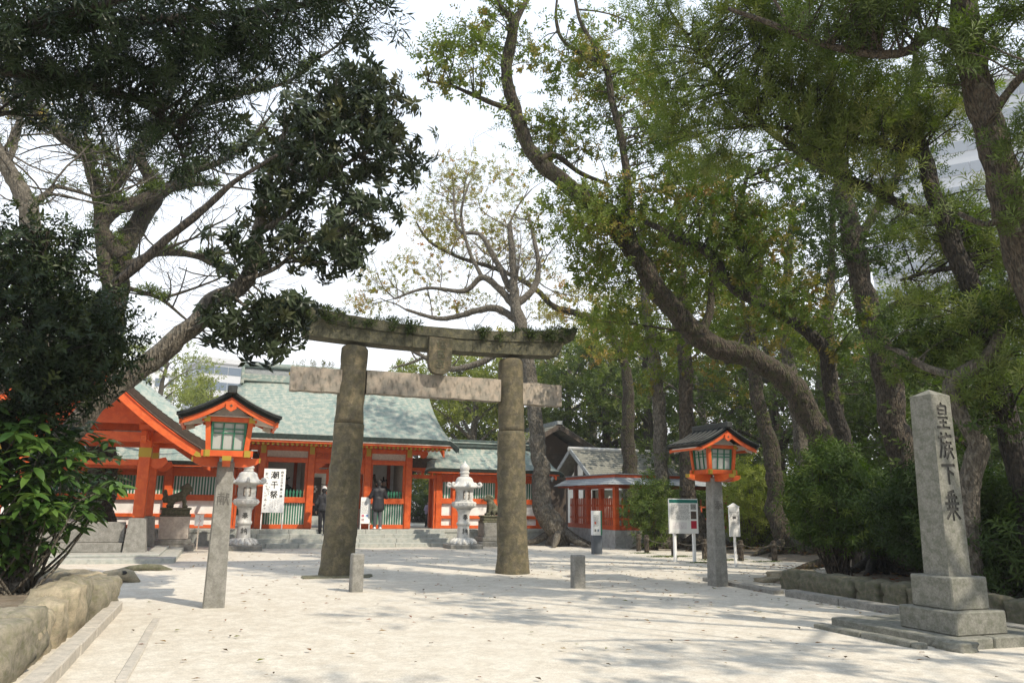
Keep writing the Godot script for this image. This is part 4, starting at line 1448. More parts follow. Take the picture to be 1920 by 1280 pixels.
func build_monument():
	var c := Vector3(8.30, 0, -7.22)
	var t := thing("inscribed_stone_pillar", "tall square granite pillar with four carved characters on a stepped base", "stone pillar", c)
	var st := S()
	bb(st, -0.62, 1.6, -0.1, 0.105, -1.5, 0.0, 0.012)
	var st2 := S()
	bb(st2, -0.66, -0.02, -0.1, 0.10, -1.28, 0.54, 0.015)
	ob("base_slab", st2, M.pillar_stone, t)
	st2 = S()
	bb(st2, -0.005, 0.9, -0.1, 0.10, -1.28, 0.54, 0.015)
	ob("base_slab", st2, M.pillar_stone, t)
	st2 = S()
	bb(st2, -0.40, 0.40, 0.10, 0.36, -0.40, 0.40, 0.015)
	ob("base_step", st2, M.pillar_stone, t)
	st2 = S()
	bb(st2, -0.29, 0.29, 0.36, 0.73, -0.29, 0.29, 0.015)
	ob("base_block", st2, M.pillar_stone, t)
	# shaft with a low pyramid top; the characters are cut into the face towards the entrance
	var s2 := S()
	s2.set_smooth_group(4294967295)
	var w0 := 0.178
	var w1 := 0.158
	var q := []
	for y in [[0.73, w0], [2.90, w1]]:
		for e in [[-1, -1], [1, -1], [1, 1], [-1, 1]]: q.append(Vector3(e[0] * y[1], y[0], e[1] * y[1]))
	for k in 4:
		quad(s2, q[(k + 1) % 4], q[k], q[4 + k], q[4 + (k + 1) % 4])
		tri(s2, q[4 + (k + 1) % 4], q[4 + k], Vector3(0, 2.985, 0))
	quad(s2, q[3], q[0], q[1], q[2])
	s2.index()
	s2.generate_normals()
	var body := CSGMesh3D.new()
	body.name = "shaft"
	body.mesh = s2.commit()
	body.material = M.pillar_stone
	t.add_child(body, true)
	var k := 0
	for ch in ["皇", "族", "下", "乗"]:
		var top: float = [2.80, 2.43, 2.05, 1.73][k]
		var hgt: float = [0.32, 0.33, 0.25, 0.36][k]
		for p in stroke_polys(ch, Vector2(-0.118, top), Vector2(0.236, hgt), 0.036):
			var cut := CSGPolygon3D.new()
			cut.polygon = p
			cut.mode = CSGPolygon3D.MODE_DEPTH
			cut.depth = 0.06
			cut.operation = CSGShape3D.OPERATION_SUBTRACTION
			cut.material = M.carved
			var yy: float = top - hgt * 0.5
			cut.position = Vector3(0, 0, lerpf(w0, w1, (yy - 0.73) / 2.17) - 0.014 + 0.06)
			body.add_child(cut, true)
		k += 1
	for e in [[7.35, -8.3, 7.42, -6.9, 0.05, 0.09], [7.62, -6.95, 7.98, -6.62, 0.07, 0.3]]:
		pass
	kerb_row("edging_stone", "thin sunken kerb stones in the sand before the inscribed pillar", Vector3(7.33, 0, -8.4), Vector3(7.42, 0, -6.85), 0.16, 0.05, 0.75, 3, M.pillar_stone)
	var b := thing("stone_block", "small loose stone block lying beside the pillar's base slab", "stone block", Vector3(7.74, 0, -6.72))
	put("block", rock(6, 91), M.pillar_stone, b, Vector3(0, 0.02, 0), Basis(Vector3.UP, 0.1) * Basis.from_scale(Vector3(0.15, 0.07, 0.19)))

func build_steps():
	var t := thing("stone_steps", "four wide pale stone steps leading up to the vermilion gate", "steps", Vector3(3.9, 0, -27.4))
	rng.seed = 12
	for i in 4:
		var zf := -26.95 - i * 0.32
		var x := 0.15
		while x < 7.72:
			var w := minf(rng.randf_range(0.95, 1.35), 7.75 - x)
			if 7.75 - x - w < 0.35: w = 7.75 - x
			var st := S()
			bb(st, x - 3.9, x + w - 0.008 - 3.9, i * 0.14 - 0.05, (i + 1) * 0.14 + rng.randf_range(-0.004, 0.004), zf - 0.34 + 27.4, zf + rng.randf_range(-0.006, 0.006) + 27.4, 0.012)
			ob("step_stone", st, M.step_stone, t)
			x += w
	var te := thing("terrace", "", "", Vector3(0, 0, 0))
	te.set_meta("kind", "structure")
	for q in [[0.15, 7.75, -33.4, -28.22], [-14.0, 0.14, -30.4, -28.45], [7.76, 12.75, -30.4, -28.45]]:
		var st := S()
		bb(st, q[0], q[1], -0.1, 0.44, q[2], q[3])
		ob("terrace_core", st, M.step_stone, te)
		var x: float = q[0]
		while x < q[1] - 0.05:
			var w := minf(rng.randf_range(1.0, 1.5), q[1] - x)
			st = S()
			bb(st, x, x + w - 0.007, 0.44, 0.56, q[2], q[3] + 0.03, 0.01)
			ob("edge_stone", st, M.step_stone, te)
			x += w

func lattice(parent: Node, x0: float, x1: float, y0: float, y1: float, z: float, step: float, spikes := 0.0):
	var w := thing_part("lattice_window", parent)
	one_box("back_panel", x0, x1, y0, y1, z - 0.03, z - 0.018, M.plaster, w)
	var n := int((x1 - x0) / step)
	var sl := S()
	bb(sl, -step * 0.26, step * 0.26, y0, y1, -0.014, 0.008)
	var me := mesh_of(sl)
	for i in n:
		put("slat", me, M.green, w, Vector3(x0 + (i + 0.5) * (x1 - x0) / n, 0, z))
	return w

func thing_part(n: String, parent: Node) -> Node3D:
	var o := Node3D.new()
	o.name = n
	parent.add_child(o, true)
	return o

func build_gate():
	var g := thing("shrine_gate", "vermilion shrine gate with green copper roof above stone steps", "gate", Vector3(0, 0.56, 0))
	g.position = Vector3.ZERO
	var cols := [1.25, 2.92, 4.95, 6.48]
	var zf := -28.7
	var f := 0.558
	for z in [zf, -30.5, -32.3]:
		for x in cols:
			var st := S()
			bb(st, x - 0.13, x + 0.13, f, 3.44, z - 0.13, z + 0.13, 0.03)
			ob("column", st, M.orange, g)
			if z == zf:
				one_box("column_cap", x - 0.085, x + 0.085, 3.16, 3.46, z + 0.128, z + 0.142, M.gold, g)
				st = S()
				bb(st, x - 0.2, x + 0.2, 3.44, 3.56, z - 0.17, z + 0.17, 0.03)
				ob("bracket_block", st, M.orange, g)
	for z in [zf, -32.3]:
		one_box("lintel", cols[0] - 0.45, cols[3] + 0.45, 3.27, 3.435, z - 0.09, z + 0.09, M.orange, g, 0.008)
		for b in 3:
			one_box("lower_lintel", cols[b] + 0.13, cols[b + 1] - 0.13, 2.86, 3.03, z - 0.075, z + 0.075, M.orange, g, 0.008)
			if b != 1:
				one_box("white_board", cols[b] + 0.13, cols[b + 1] - 0.13, 3.03, 3.27, z - 0.03, z + 0.02, M.pale_board, g)
	for x in cols: one_box("cross_beam", x - 0.075, x + 0.075, 3.26, 3.42, -32.17, zf - 0.13, M.orange, g)
	# carved panel over the middle bay
	one_box("carved_board", cols[1] + 0.13, cols[2] - 0.13, 3.03, 3.27, zf - 0.02, zf + 0.02, M.orange, g)
	for k in 5:
		for s in [-1.0, 1.0]:
			var pts := []
			var rad := []
			for i in 16:
				var a := i * 0.42
				var r := 0.085 * (1.0 - i / 17.0)
				pts.append(Vector3(3.935 + s * (0.12 + k * 0.19) + cos(a) * r * s, 3.15 + sin(a) * r, zf + 0.03))
				rad.append(0.014)
			var st := S()
			tube(st, pts, rad, 5)
			ob("scroll", st, M.red_wood, g)
	for s in [-1.0, 1.0]:   # scroll corbels beside the middle bay
		var st := S()
		var x: float = cols[1] + 0.13 if s > 0 else cols[2] - 0.13
		prism(st, PackedVector2Array([Vector2(0, 2.86), Vector2(0, 2.52), Vector2(0.06, 2.50), Vector2(0.12, 2.58), Vector2(0.14, 2.68), Vector2(0.24, 2.72), Vector2(0.34, 2.80), Vector2(0.36, 2.86)]), 0.08, Transform3D(Basis(Vector3(s, 0, 0), Vector3.UP, Vector3(0, 0, s)), Vector3(x, 0, zf - 0.04 * s)))
		ob("corbel", st, M.orange, g)
		st = S()   # nosing at the outer ends of the lintel
		x = cols[0] - 0.45 if s < 0 else cols[3] + 0.45
		prism(st, PackedVector2Array([Vector2(0, 3.435), Vector2(0, 3.2), Vector2(0.1, 3.14), Vector2(0.22, 3.2), Vector2(0.28, 3.32), Vector2(0.24, 3.43)]), 0.12, Transform3D(Basis(Vector3(s, 0, 0), Vector3.UP, Vector3(0, 0, s)), Vector3(x, 0, zf - 0.06 * s)))
		ob("beam_nosing", st, M.orange, g)
	# side bays: niche with rails, slats and pickets
	for b in [0, 2]:
		var x0: float = cols[b] + 0.13
		var x1: float = cols[b + 1] - 0.13
		one_box("sill", x0, x1, 0.566, 0.71, zf - 0.07, zf + 0.07, M.orange, g, 0.008)
		one_box("rail", x0, x1, 1.45, 1.65, zf - 0.075, zf + 0.075, M.orange, g, 0.008)
		lattice(g, x0, x1, 0.71, 1.45, zf, 0.088)
		var pk := S()
		prism(pk, PackedVector2Array([Vector2(-0.03, 0), Vector2(0.03, 0), Vector2(0.03, 0.13), Vector2(0.042, 0.17), Vector2(0.03, 0.22), Vector2(0, 0.28), Vector2(-0.03, 0.22), Vector2(-0.042, 0.17), Vector2(-0.03, 0.13)]), 0.03, Transform3D())
		var pm := mesh_of(pk)
		var n := 12
		for i in n: put("picket", pm, M.green, g, Vector3(x0 + (i + 0.5) * (x1 - x0) / n, 1.65, zf - 0.015))
		for s in [-1.0, 1.0]:
			var xx := x0 + 0.035 if s < 0 else x1 - 0.035
			one_box("jamb", xx - 0.035, xx + 0.035, 1.65, 2.86, zf - 0.06, zf + 0.03, M.orange, g)
		one_box("niche_wall", x0 - 0.1, x1 + 0.1, f, 3.3, -30.60, -30.52, M.plaster, g)
		one_box("niche_floor", x0 - 0.1, x1 + 0.1, f, 1.25, -30.5, zf - 0.1, M.pale_board, g)
		one_box("niche_ceiling", x0 - 0.1, x1 + 0.1, 3.03, 3.08, -30.5, zf - 0.1, M.pale_board, g)
		for xx in [x0 + 0.02, x1 - 0.02]: one_box("niche_side", xx - 0.02, xx + 0.02, f, 3.03, -30.5, zf - 0.13, M.pale_board, g)
		one_box("niche_post", x1 - 0.32, x1 - 0.2, 1.25, 3.03, -30.5, -30.4, M.red_wood, g)
	# eaves
	one_box("eave_board", -0.05, 7.85, 3.47, 3.545, -27.50, -27.42, M.orange, g, 0.006)
	one_box("eave_purlin", 0.1, 7.7, 3.45, 3.56, -28.16, -28.06, M.orange, g)
	one_box("white_strip", 0.9, 6.9, 3.436, 3.60, -28.715, -28.69, M.plaster, g)
	var rs := S()
	var caps := S()
	for i in 49:
		var x := 0.05 + i * 0.16
		box(rs, Vector3(x, 3.455 + 0.07, -28.12), Vector3(0.075, 0.075, 1.4), Basis(Vector3(1, 0, 0), -0.10))
		box(caps, Vector3(x, 3.425, -27.55 - 0.0), Vector3(0.078, 0.078, 0.03), Basis())
		box(rs, Vector3(x, 3.425, -27.63), Vector3(0.07, 0.07, 0.13), Basis())
	tag(ob("rafters", rs, M.orange, g), "", "", "", "stuff")
	tag(ob("rafter_caps", caps, M.gold, g), "", "", "", "stuff")
	var sf := S()
	for s in [1.0, -1.0]:
		box(sf, Vector3(3.9, 3.63, -30.5 + s * 2.42), Vector3(7.7, 0.03, 1.4), Basis(Vector3(1, 0, 0), s * 0.10))
	ob("eave_soffit", sf, M.pale_board, g)
	# roof
	var o := {lr = 3.72, le = 4.14, run = 3.2, y_r = 6.08, y_e = 3.755, curve = 0.30, roll = 0.62, drop = 0.34, lift = 0.05, courses = 36, lap = 0.016, thick = 0.17}
	roof(g, "copper_roof", Transform3D(Basis(), Vector3(3.9, 0, -30.5)), o, M.copper, M.copper_dark)
	var rx0 := 0.42
	var rx1 := 7.38
	one_box("ridge_base", rx0 - 0.1, rx1 + 0.1, 5.92, 6.12, -30.76, -30.24, M.copper, g, 0.02)
	one_box("ridge_band", rx0 - 0.02, rx1 + 0.02, 6.125, 6.20, -30.70, -30.30, M.copper, g, 0.012)
	one_box("ridge_band", rx0, rx1, 6.205, 6.42, -30.66, -30.34, M.slate, g, 0.01)
	one_box("ridge_band", rx0 - 0.03, rx1 + 0.03, 6.425, 6.50, -30.72, -30.28, M.copper_dark, g, 0.012)
	var rc := S()
	for i in 1: tube(rc, [Vector3(rx0 - 0.08, 6.53, -30.5), Vector3(3.9, 6.53, -30.5), Vector3(rx1 + 0.08, 6.53, -30.5)], [0.16, 0.16, 0.16], 12)
	ob("ridge_cap", rc, M.copper, g)
	for s in [-1.0, 1.0]:
		var st := S()
		var xx := rx0 - 0.06 if s < 0 else rx1 + 0.06
		bb(st, xx - 0.06, xx + 0.06, 5.80, 6.45, -30.80, -30.20, 0.02)
		ob("ridge_end", st, M.copper, g)
	for x in [2.1, 3.9, 5.7]:
		var st := S()
		var pr := [Vector2(0, 0.03), Vector2(0.05, 0.025), Vector2(0.075, 0.0)]
		lathe(st, pr, 14)
		var bo := ob("crest_boss", st, M.gold, g)
		bo.transform = Transform3D(Basis(Vector3(1, 0, 0), PI / 2), Vector3(x, 6.31, -30.335))
	# gable ends: bargeboards and boarding
	for s in [-1.0, 1.0]:
		for e in [-1.0, 1.0]:
			var st := S()
			var up := PackedVector2Array()
			var dn := PackedVector2Array()
			for i in 13:
				var p := roof_point(i / 12.0 * 0.97, 1.0, o)
				up.append(Vector2(p.z, p.y - 0.172))
				dn.append(Vector2(p.z, p.y - 0.172 - 0.2))
			dn.reverse()
			up.append_array(dn)
			prism(st, up, 0.06, Transform3D(Basis(Vector3(0, 0, e), Vector3.UP, Vector3(-e, 0, 0)), Vector3(3.9 + s * 3.58 + 0.03 * e, 0, -30.5)))
			ob("bargeboard", st, M.orange, g)
		var gs := S()
		prism(gs, PackedVector2Array([Vector2(-1.9, 3.45), Vector2(1.9, 3.45), Vector2(0.9, 4.6), Vector2(0.0, 5.5), Vector2(-0.9, 4.6)]), 0.05, Transform3D(Basis(Vector3(0, 0, 1), Vector3.UP, Vector3(-1, 0, 0)), Vector3(3.9 + s * 2.95, 0, -30.5)))
		ob("gable_board", gs, M.dark_wood, g)
	# paper streamers on a rope across the middle bay
	var p := thing("paper_streamers", "row of small white folded paper streamers hanging inside the gate", "decoration", Vector3(3.9, 2.1, -30.3))
	var st := S()
	tube(st, [Vector3(-0.85, 0.08, 0), Vector3(0, 0.02, 0), Vector3(0.85, 0.08, 0)], [0.018, 0.018, 0.018], 6)
	ob("rope", st, M.rope, p)
	for i in 5:
		st = S()
		var x := -0.6 + i * 0.3
		for k in 3: box(st, Vector3(x + (0.03 if k % 2 else -0.02), -0.05 - k * 0.085, 0.002 * k), Vector3(0.07, 0.09, 0.003), Basis(Vector3.BACK, 0.25 if k % 2 else -0.25))
		ob("streamer", st, M.white, p)
	# seated guardian figures in the niches
	for q in [[2.15, "dark seated guardian figure in the gate niche behind the festival notice board"], [5.75, "dark seated guardian figure in the gate niche behind the visitor in black"]]:
		var fg := thing("guardian_figure", q[1], "statue", Vector3(q[0], 1.25, -29.6))
		var c := [[Vector3(0, 0.12, 0), Vector3(0, 0.45, 0), 0.26, 0.2], [Vector3(0, 0.45, 0), Vector3(0, 0.72, 0), 0.2, 0.16], [Vector3(0, 0.72, 0), Vector3(0, 0.86, 0), 0.07, 0.06]]
		for s in [-1.0, 1.0]:
			c += [[Vector3(s * 0.15, 0.68, 0), Vector3(s * 0.33, 0.48, 0.08), 0.1, 0.12], [Vector3(s * 0.33, 0.48, 0.08), Vector3(s * 0.14, 0.36, 0.24), 0.12, 0.07], [Vector3(s * 0.12, 0.14, 0.08), Vector3(s * 0.38, 0.12, 0.2), 0.14, 0.11], [Vector3(s * 0.33, 0.48, 0.06), Vector3(s * 0.42, 0.30, 0.1), 0.11, 0.08]]
		put("robe", blob(c, 0.025, 0.05), flat(Color(0.022, 0.022, 0.018), 0.75), fg)
		put("head", blob([[Vector3(0, 0.90, 0.02), Vector3(0, 0.97, 0.01), 0.075, 0.08], [Vector3(0, 0.88, 0.06), Vector3(0, 0.86, 0.06), 0.045, 0.04], [Vector3(0, 0.92, 0.09), Vector3(0, 0.9, 0.1), 0.012, 0.014], [Vector3(-0.075, 0.93, 0), Vector3(-0.08, 0.91, 0), 0.016, 0.012], [Vector3(0.075, 0.93, 0), Vector3(0.08, 0.91, 0), 0.016, 0.012]], 0.013, 0.02), flat(Color(0.30, 0.20, 0.15), 0.6), fg)
		put("hat", blob([[Vector3(0, 1.02, -0.01), Vector3(0, 1.04, -0.01), 0.085, 0.07], [Vector3(0, 1.06, -0.05), Vector3(0, 1.2, -0.08), 0.035, 0.03], [Vector3(-0.12, 1.1, -0.05), Vector3(-0.05, 1.06, -0.03), 0.03, 0.02], [Vector3(0.12, 1.1, -0.05), Vector3(0.05, 1.06, -0.03), 0.03, 0.02]], 0.014, 0.02), M.black, fg)
		put("sash", blob([[Vector3(-0.1, 0.42, 0.22), Vector3(0.1, 0.42, 0.22), 0.06, 0.06], [Vector3(0.0, 0.3, 0.24), Vector3(0.0, 0.18, 0.26), 0.07, 0.08]], 0.018, 0.03), flat(Color(0.14, 0.10, 0.035), 0.7), fg)
		var qs := S()
		for k in 5: tube(qs, [Vector3(-0.16, 0.6, -0.14), Vector3(-0.30 - 0.03 * k, 1.22 + 0.02 * (k % 2), -0.16)], [0.01, 0.008], 5)
		box(qs, Vector3(-0.38, 1.24, -0.16), Vector3(0.16, 0.12, 0.04), Basis(Vector3.BACK, 0.2))
		ob("arrows", qs, M.dark_wood, fg)
		var sd := S()
		box(sd, Vector3(0, 0.02, 0.05), Vector3(0.95, 0.1, 0.6), Basis(), 0.02)
		ob("seat", sd, M.dark_wood, fg)

# corridor wing beside the gate: wall in the plane z = -29.2, end is the x of the open end towards the gate
func build_wing(x0: float, x1: float, posts: Array, label: String, roof_x0: float, roof_x1: float):
	var w := thing("corridor_wing", label, "building", Vector3.ZERO)
	var z := -29.2
	for x in posts:
		one_box("post", x - 0.12, x + 0.12, 0.558, 2.62, z - 0.1, z + 0.12, M.orange, w, 0.015)
	one_box("head_beam", x0, x1, 2.44, 2.61, z - 0.07, z + 0.075, M.orange, w, 0.008)
	one_box("window_head", x0, x1, 2.31, 2.437, z - 0.06, z + 0.04, M.orange, w)
	one_box("upper_rail", x0, x1, 1.49, 1.69, z - 0.07, z + 0.10, M.orange, w, 0.01)
	one_box("lower_rail", x0, x1, 0.93, 1.05, z - 0.07, z + 0.08, M.orange, w, 0.008)
	one_box("sill_beam", x0, x1, 0.566, 0.68, z - 0.08, z + 0.09, M.orange, w, 0.008)
	one_box("plaster_panel", x0, x1, 1.05, 1.49, z - 0.05, z - 0.01, M.plaster, w)
	one_box("plaster_panel", x0, x1, 0.68, 0.93, z - 0.05, z - 0.01, M.plaster, w)
	for i in posts.size() - 1:
		lattice(w, posts[i] + 0.16, posts[i + 1] - 0.16, 1.69, 2.31, z, 0.095)
		for s in [posts[i] + 0.12, posts[i + 1] - 0.16]: one_box("window_jamb", s, s + 0.04, 1.69, 2.31, z - 0.06, z + 0.04, M.orange, w)
		one_box("white_strip", posts[i] + 0.12, posts[i + 1] - 0.12, 2.625, 2.72, z - 0.02, z + 0.0, M.plaster, w)
	# back wall, gable ends
	var far_x := x1 if x0 > 4.0 else x0
	one_box("end_wall", far_x - 0.03, far_x + 0.03, 0.558, 2.75, -30.3, z - 0.12, M.plaster, w)
	for x in posts: one_box("back_post", x - 0.1, x + 0.1, 0.558, 2.62, -30.35, -30.15, M.orange, w, 0.015)
	var rs := S()
	var cp := S()
	var n := int((roof_x1 - roof_x0 - 0.3) / 0.3)
	for i in n:
		var x := roof_x0 + 0.2 + i * 0.3
		box(rs, Vector3(x, 2.72, -28.95), Vector3(0.07, 0.07, 0.75), Basis(Vector3(1, 0, 0), -0.18))
	tag(ob("rafters", rs, M.orange, w), "", "", "", "stuff")
	one_box("eave_board", roof_x0 + 0.1, roof_x1 - 0.1, 2.62, 2.68, -28.62, -28.56, M.orange, w)
	var sf := S()
	for s in [1.0, -1.0]: box(sf, Vector3((roof_x0 + roof_x1) / 2, 2.80, -29.75 + s * 0.78), Vector3(roof_x1 - roof_x0 - 0.3, 0.03, 0.9), Basis(Vector3(1, 0, 0), s * 0.18))
	ob("eave_soffit", sf, M.orange, w)
	var hl := (roof_x1 - roof_x0) / 2
	var o := {lr = hl - 0.3, le = hl, run = 1.32, y_r = 3.75, y_e = 2.80, curve = 0.35, roll = 0.4, drop = 0.16, lift = 0.04, courses = 14, lap = 0.014, thick = 0.12}
	roof(w, "copper_roof", Transform3D(Basis(), Vector3((roof_x0 + roof_x1) / 2, 0, -29.75)), o, M.copper, M.copper_dark)
	one_box("ridge", roof_x0 + 0.35, roof_x1 - 0.35, 3.70, 3.84, -29.93, -29.57, M.copper_dark, w, 0.015)
	one_box("ridge", roof_x0 + 0.3, roof_x1 - 0.3, 3.845, 3.90, -29.97, -29.53, M.copper, w, 0.015)
	one_box("ridge", roof_x0 + 0.35, roof_x1 - 0.35, 3.905, 4.0, -29.88, -29.62, M.copper_dark, w, 0.02)
	for s in [-1.0, 1.0]:
		for e in [-1.0, 1.0]:
			var st := S()
			var up := PackedVector2Array()
			var dn := PackedVector2Array()
			for i in 9:
				var p := roof_point(i / 8.0 * 0.95, 1.0, o)
				up.append(Vector2(p.z, p.y - 0.122))
				dn.append(Vector2(p.z, p.y - 0.122 - 0.13))
			dn.reverse()
			up.append_array(dn)
			prism(st, up, 0.05, Transform3D(Basis(Vector3(0, 0, e), Vector3.UP, Vector3(-e, 0, 0)), Vector3((roof_x0 + roof_x1) / 2 + s * (hl - 0.32) + 0.025 * e, 0, -29.75)))
			ob("bargeboard", st, M.orange, w)
		var gs := S()
		prism(gs, PackedVector2Array([Vector2(-0.75, 2.7), Vector2(0.75, 2.7), Vector2(0.0, 3.45)]), 0.04, Transform3D(Basis(Vector3(0, 0, 1), Vector3.UP, Vector3(-1, 0, 0)), Vector3((roof_x0 + roof_x1) / 2 + s * (hl - 0.75), 0, -29.75)))
		ob("gable_board", gs, M.dark_wood, w)

func build_side_doors():
	for q in [[6.63, 7.66, "low vermilion side doorway between gate and right-hand corridor with dark beam"], [0.44, 1.1, "low vermilion side doorway between gate and left-hand corridor with dark beam"]]:
		var d := thing("side_doorway", q[2], "doorway", Vector3(q[0], 0.558, -29.2))
		for x in [0.0, q[1] - q[0]]:
			pass
		one_box("lintel", 0, q[1] - q[0], 1.86, 2.0, -0.08, 0.08, M.orange, d)
		one_box("upper_lintel", 0, q[1] - q[0], 2.14, 2.26, -0.08, 0.08, M.orange, d)
		one_box("dark_beam", -0.2, q[1] - q[0] + 0.1, 2.27, 2.62, -0.14, 0.14, M.dark_wood, d)
		one_box("strut", (q[1] - q[0]) * 0.5 - 0.05, (q[1] - q[0]) * 0.5 + 0.05, 2.0, 2.14, -0.05, 0.05, M.orange, d)
		one_box("jamb", -0.02 if q[0] > 3 else 0.0, 0.08, -0.3 + 0.3, 1.86, -0.1, 0.1, M.orange, d)
		one_box("jamb", q[1] - q[0] - 0.06, q[1] - q[0], 0.0, 1.86, -0.1, 0.1, M.orange, d)
		one_box("jamb_base", q[1] - q[0] - 0.06, q[1] - q[0], -0.556, -0.002, -0.1, 0.1, M.step_stone, d)

func build_pavilion():
	var w := thing("open_pavilion", "open vermilion pavilion with sweeping green copper roof on granite column bases", "pavilion", Vector3.ZERO)
	# paved platform
	var st := S()
	bb(st, -8.2, -0.95, -0.08, 0.11, -26.2, -21.1, 0.012)
	ob("platform", st, M.step_stone, w)
	st = S()
	bb(st, -7.6, -1.35, 0.11, 0.17, -25.8, -21.7, 0.01)
	ob("platform_top", st, M.step_stone, w)
	for x in [-2.0, -5.3]:
		for z in [-22.75, -25.2]:
			st = S()
			st.set_smooth_group(4294967295)
			var q := []
			for y in [[0.17, 0.27], [1.03, 0.205]]:
				for e in [[-1, -1], [1, -1], [1, 1], [-1, 1]]: q.append(Vector3(x + e[0] * y[1], y[0], z + e[1] * y[1]))
			for k in 4: quad(st, q[k], q[4 + k], q[4 + (k + 1) % 4], q[(k + 1) % 4])
			quad(st, q[4], q[5], q[6], q[7])
			ob("column_base", st, M.granite, w)
			st = S()
			bb(st, x - 0.145, x + 0.145, 1.03, 3.55, z - 0.145, z + 0.145, 0.02)
			ob("column", st, M.orange, w)
			one_box("metal_fitting", x - 0.155, x + 0.155, 2.60, 2.85, z - 0.155, z + 0.155, M.gold, w)
			st = S()
			bb(st, x - 0.2, x + 0.2, 3.3, 3.48, z - 0.3, z + 0.3, 0.03)
			ob("bracket_block", st, M.orange, w)
		one_box("side_beam", x - 0.09, x + 0.09, 3.02, 3.24, -25.9, -22.0, M.orange, w, 0.01)
		one_box("tie_rail", x - 0.06, x + 0.06, 2.42, 2.56, -25.05, -22.9, M.orange, w, 0.01)
		one_box("plate", x - 0.1, x + 0.1, 3.48, 3.66, -26.4, -21.3, M.orange, w, 0.01)
		for z in [-22.02, -25.88]:
			st = S()
			prism(st, PackedVector2Array([Vector2(0, 3.24), Vector2(0, 2.98), Vector2(0.1, 2.92), Vector2(0.24, 2.98), Vector2(0.3, 3.1), Vector2(0.24, 3.22)]), 0.12, Transform3D(Basis(Vector3(0, 0, 1 if z > -23 else -1), Vector3.UP, Vector3(-1 if z > -23 else 1, 0, 0)), Vector3(x + (0.06 if z > -23 else -0.06), 0, z)))
			ob("beam_nosing", st, M.orange, w)
	for z in [-22.75, -25.2]:
		one_box("cross_beam", -6.1, -1.2, 3.0, 3.26, z - 0.08, z + 0.08, M.orange, w, 0.01)
		one_box("tie_rail", -5.15, -2.15, 2.38, 2.54, z - 0.05, z + 0.05, M.orange, w, 0.01)
		one_box("gable_wall", -5.2, -2.1, 3.48, 4.5, z - 0.05, z - 0.01, M.orange, w)
		one_box("beam_end_cap", -1.2, -1.18, 3.05, 3.22, z - 0.082, z + 0.082, M.gold, w)
		st = S()
		var sx := 1.0
		prism(st, PackedVector2Array([Vector2(0, 2.56), Vector2(0, 2.36), Vector2(0.16, 2.30), Vector2(0.3, 2.36), Vector2(0.42, 2.50), Vector2(0.36, 2.62), Vector2(0.2, 2.58)]), 0.12, Transform3D(Basis(), Vector3(-1.855, 0, z - 0.06)))
		ob("beam_nosing", st, M.orange, w)
	# stone troughs between the bases
	one_box("stone_panel", -5.0, -2.3, 0.17, 0.40, -22.95, -22.60, M.granite, w, 0.015)
	one_box("stone_panel", -5.0, -2.3, 0.40, 0.92, -23.0, -22.85, M.granite, w, 0.015)
	one_box("stone_panel", -2.12, -1.9, 0.17, 0.30, -24.9, -23.05, M.granite, w, 0.01)
	# roof, ridge along z, gable to the front with rolled verge
	var o := {lr = 2.75, le = 2.95, run = 3.3, y_r = 6.0, y_e = 3.30, curve = 0.36, roll = 0.9, drop = 0.42, lift = 0.0, courses = 24, lap = 0.02, thick = 0.26}
	var xf := Transform3D(Basis(Vector3(0, 0, 1), Vector3.UP, Vector3(-1, 0, 0)), Vector3(-3.65, 0, -23.95))
	roof(w, "copper_roof", xf, o, M.copper, M.dark_wood)
	one_box("ridge", -3.9, -3.4, 5.85, 6.35, -26.5, -21.4, M.copper_dark, w, 0.03)
	for s in [-1.0, 1.0]:
		for e in [-1.0, 1.0]:
			st = S()
			var up := PackedVector2Array()
			var dn := PackedVector2Array()
			for i in 17:
				var p := roof_point(i / 16.0 * 0.98, 1.0, o)
				up.append(Vector2(p.z, p.y - 0.262))
				dn.append(Vector2(p.z, p.y - 0.262 - lerpf(0.34, 0.24, i / 16.0)))
			dn.reverse()
			up.append_array(dn)
			prism(st, up, 0.08, Transform3D(Basis(Vector3(s, 0, 0), Vector3.UP, Vector3(0, 0, s)), Vector3(-3.65, 0, -23.95 + e * 2.76 - 0.04 * s)))
			ob("bargeboard", st, M.orange, w)
		# boarded soffit of the overhang, curved planks side by side
		for k in 9:
			var z0 := -26.6 + k * 0.61
			st = S()
			st.set_smooth_group(4294967295)
			for i in 14:
				var a := roof_point(i / 14.0 * 0.97, 0.0, o)
				var b := roof_point((i + 1) / 14.0 * 0.97, 0.0, o)
				var ya := a.y - 0.74
				var yb := b.y - 0.74
				quad(st, Vector3(-3.65 + s * a.z, ya, z0), Vector3(-3.65 + s * b.z, yb, z0), Vector3(-3.65 + s * b.z, yb, z0 + 0.59), Vector3(-3.65 + s * a.z, ya, z0 + 0.59))
				quad(st, Vector3(-3.65 + s * a.z, ya + 0.03, z0), Vector3(-3.65 + s * b.z, yb + 0.03, z0), Vector3(-3.65 + s * b.z, yb + 0.03, z0 + 0.59), Vector3(-3.65 + s * a.z, ya + 0.03, z0 + 0.59))
			ob("soffit_plank", st, M.orange, w)
		st = S()
		var pe := roof_point(0.93, 1.0, o)
		box(st, Vector3(-3.65 + s * pe.z, pe.y - 0.42, -23.95 + 2.81), Vector3(0.34, 0.12, 0.03), Basis(Vector3.BACK, -s * 0.5))
		ob("metal_fitting", st, M.gold, w)

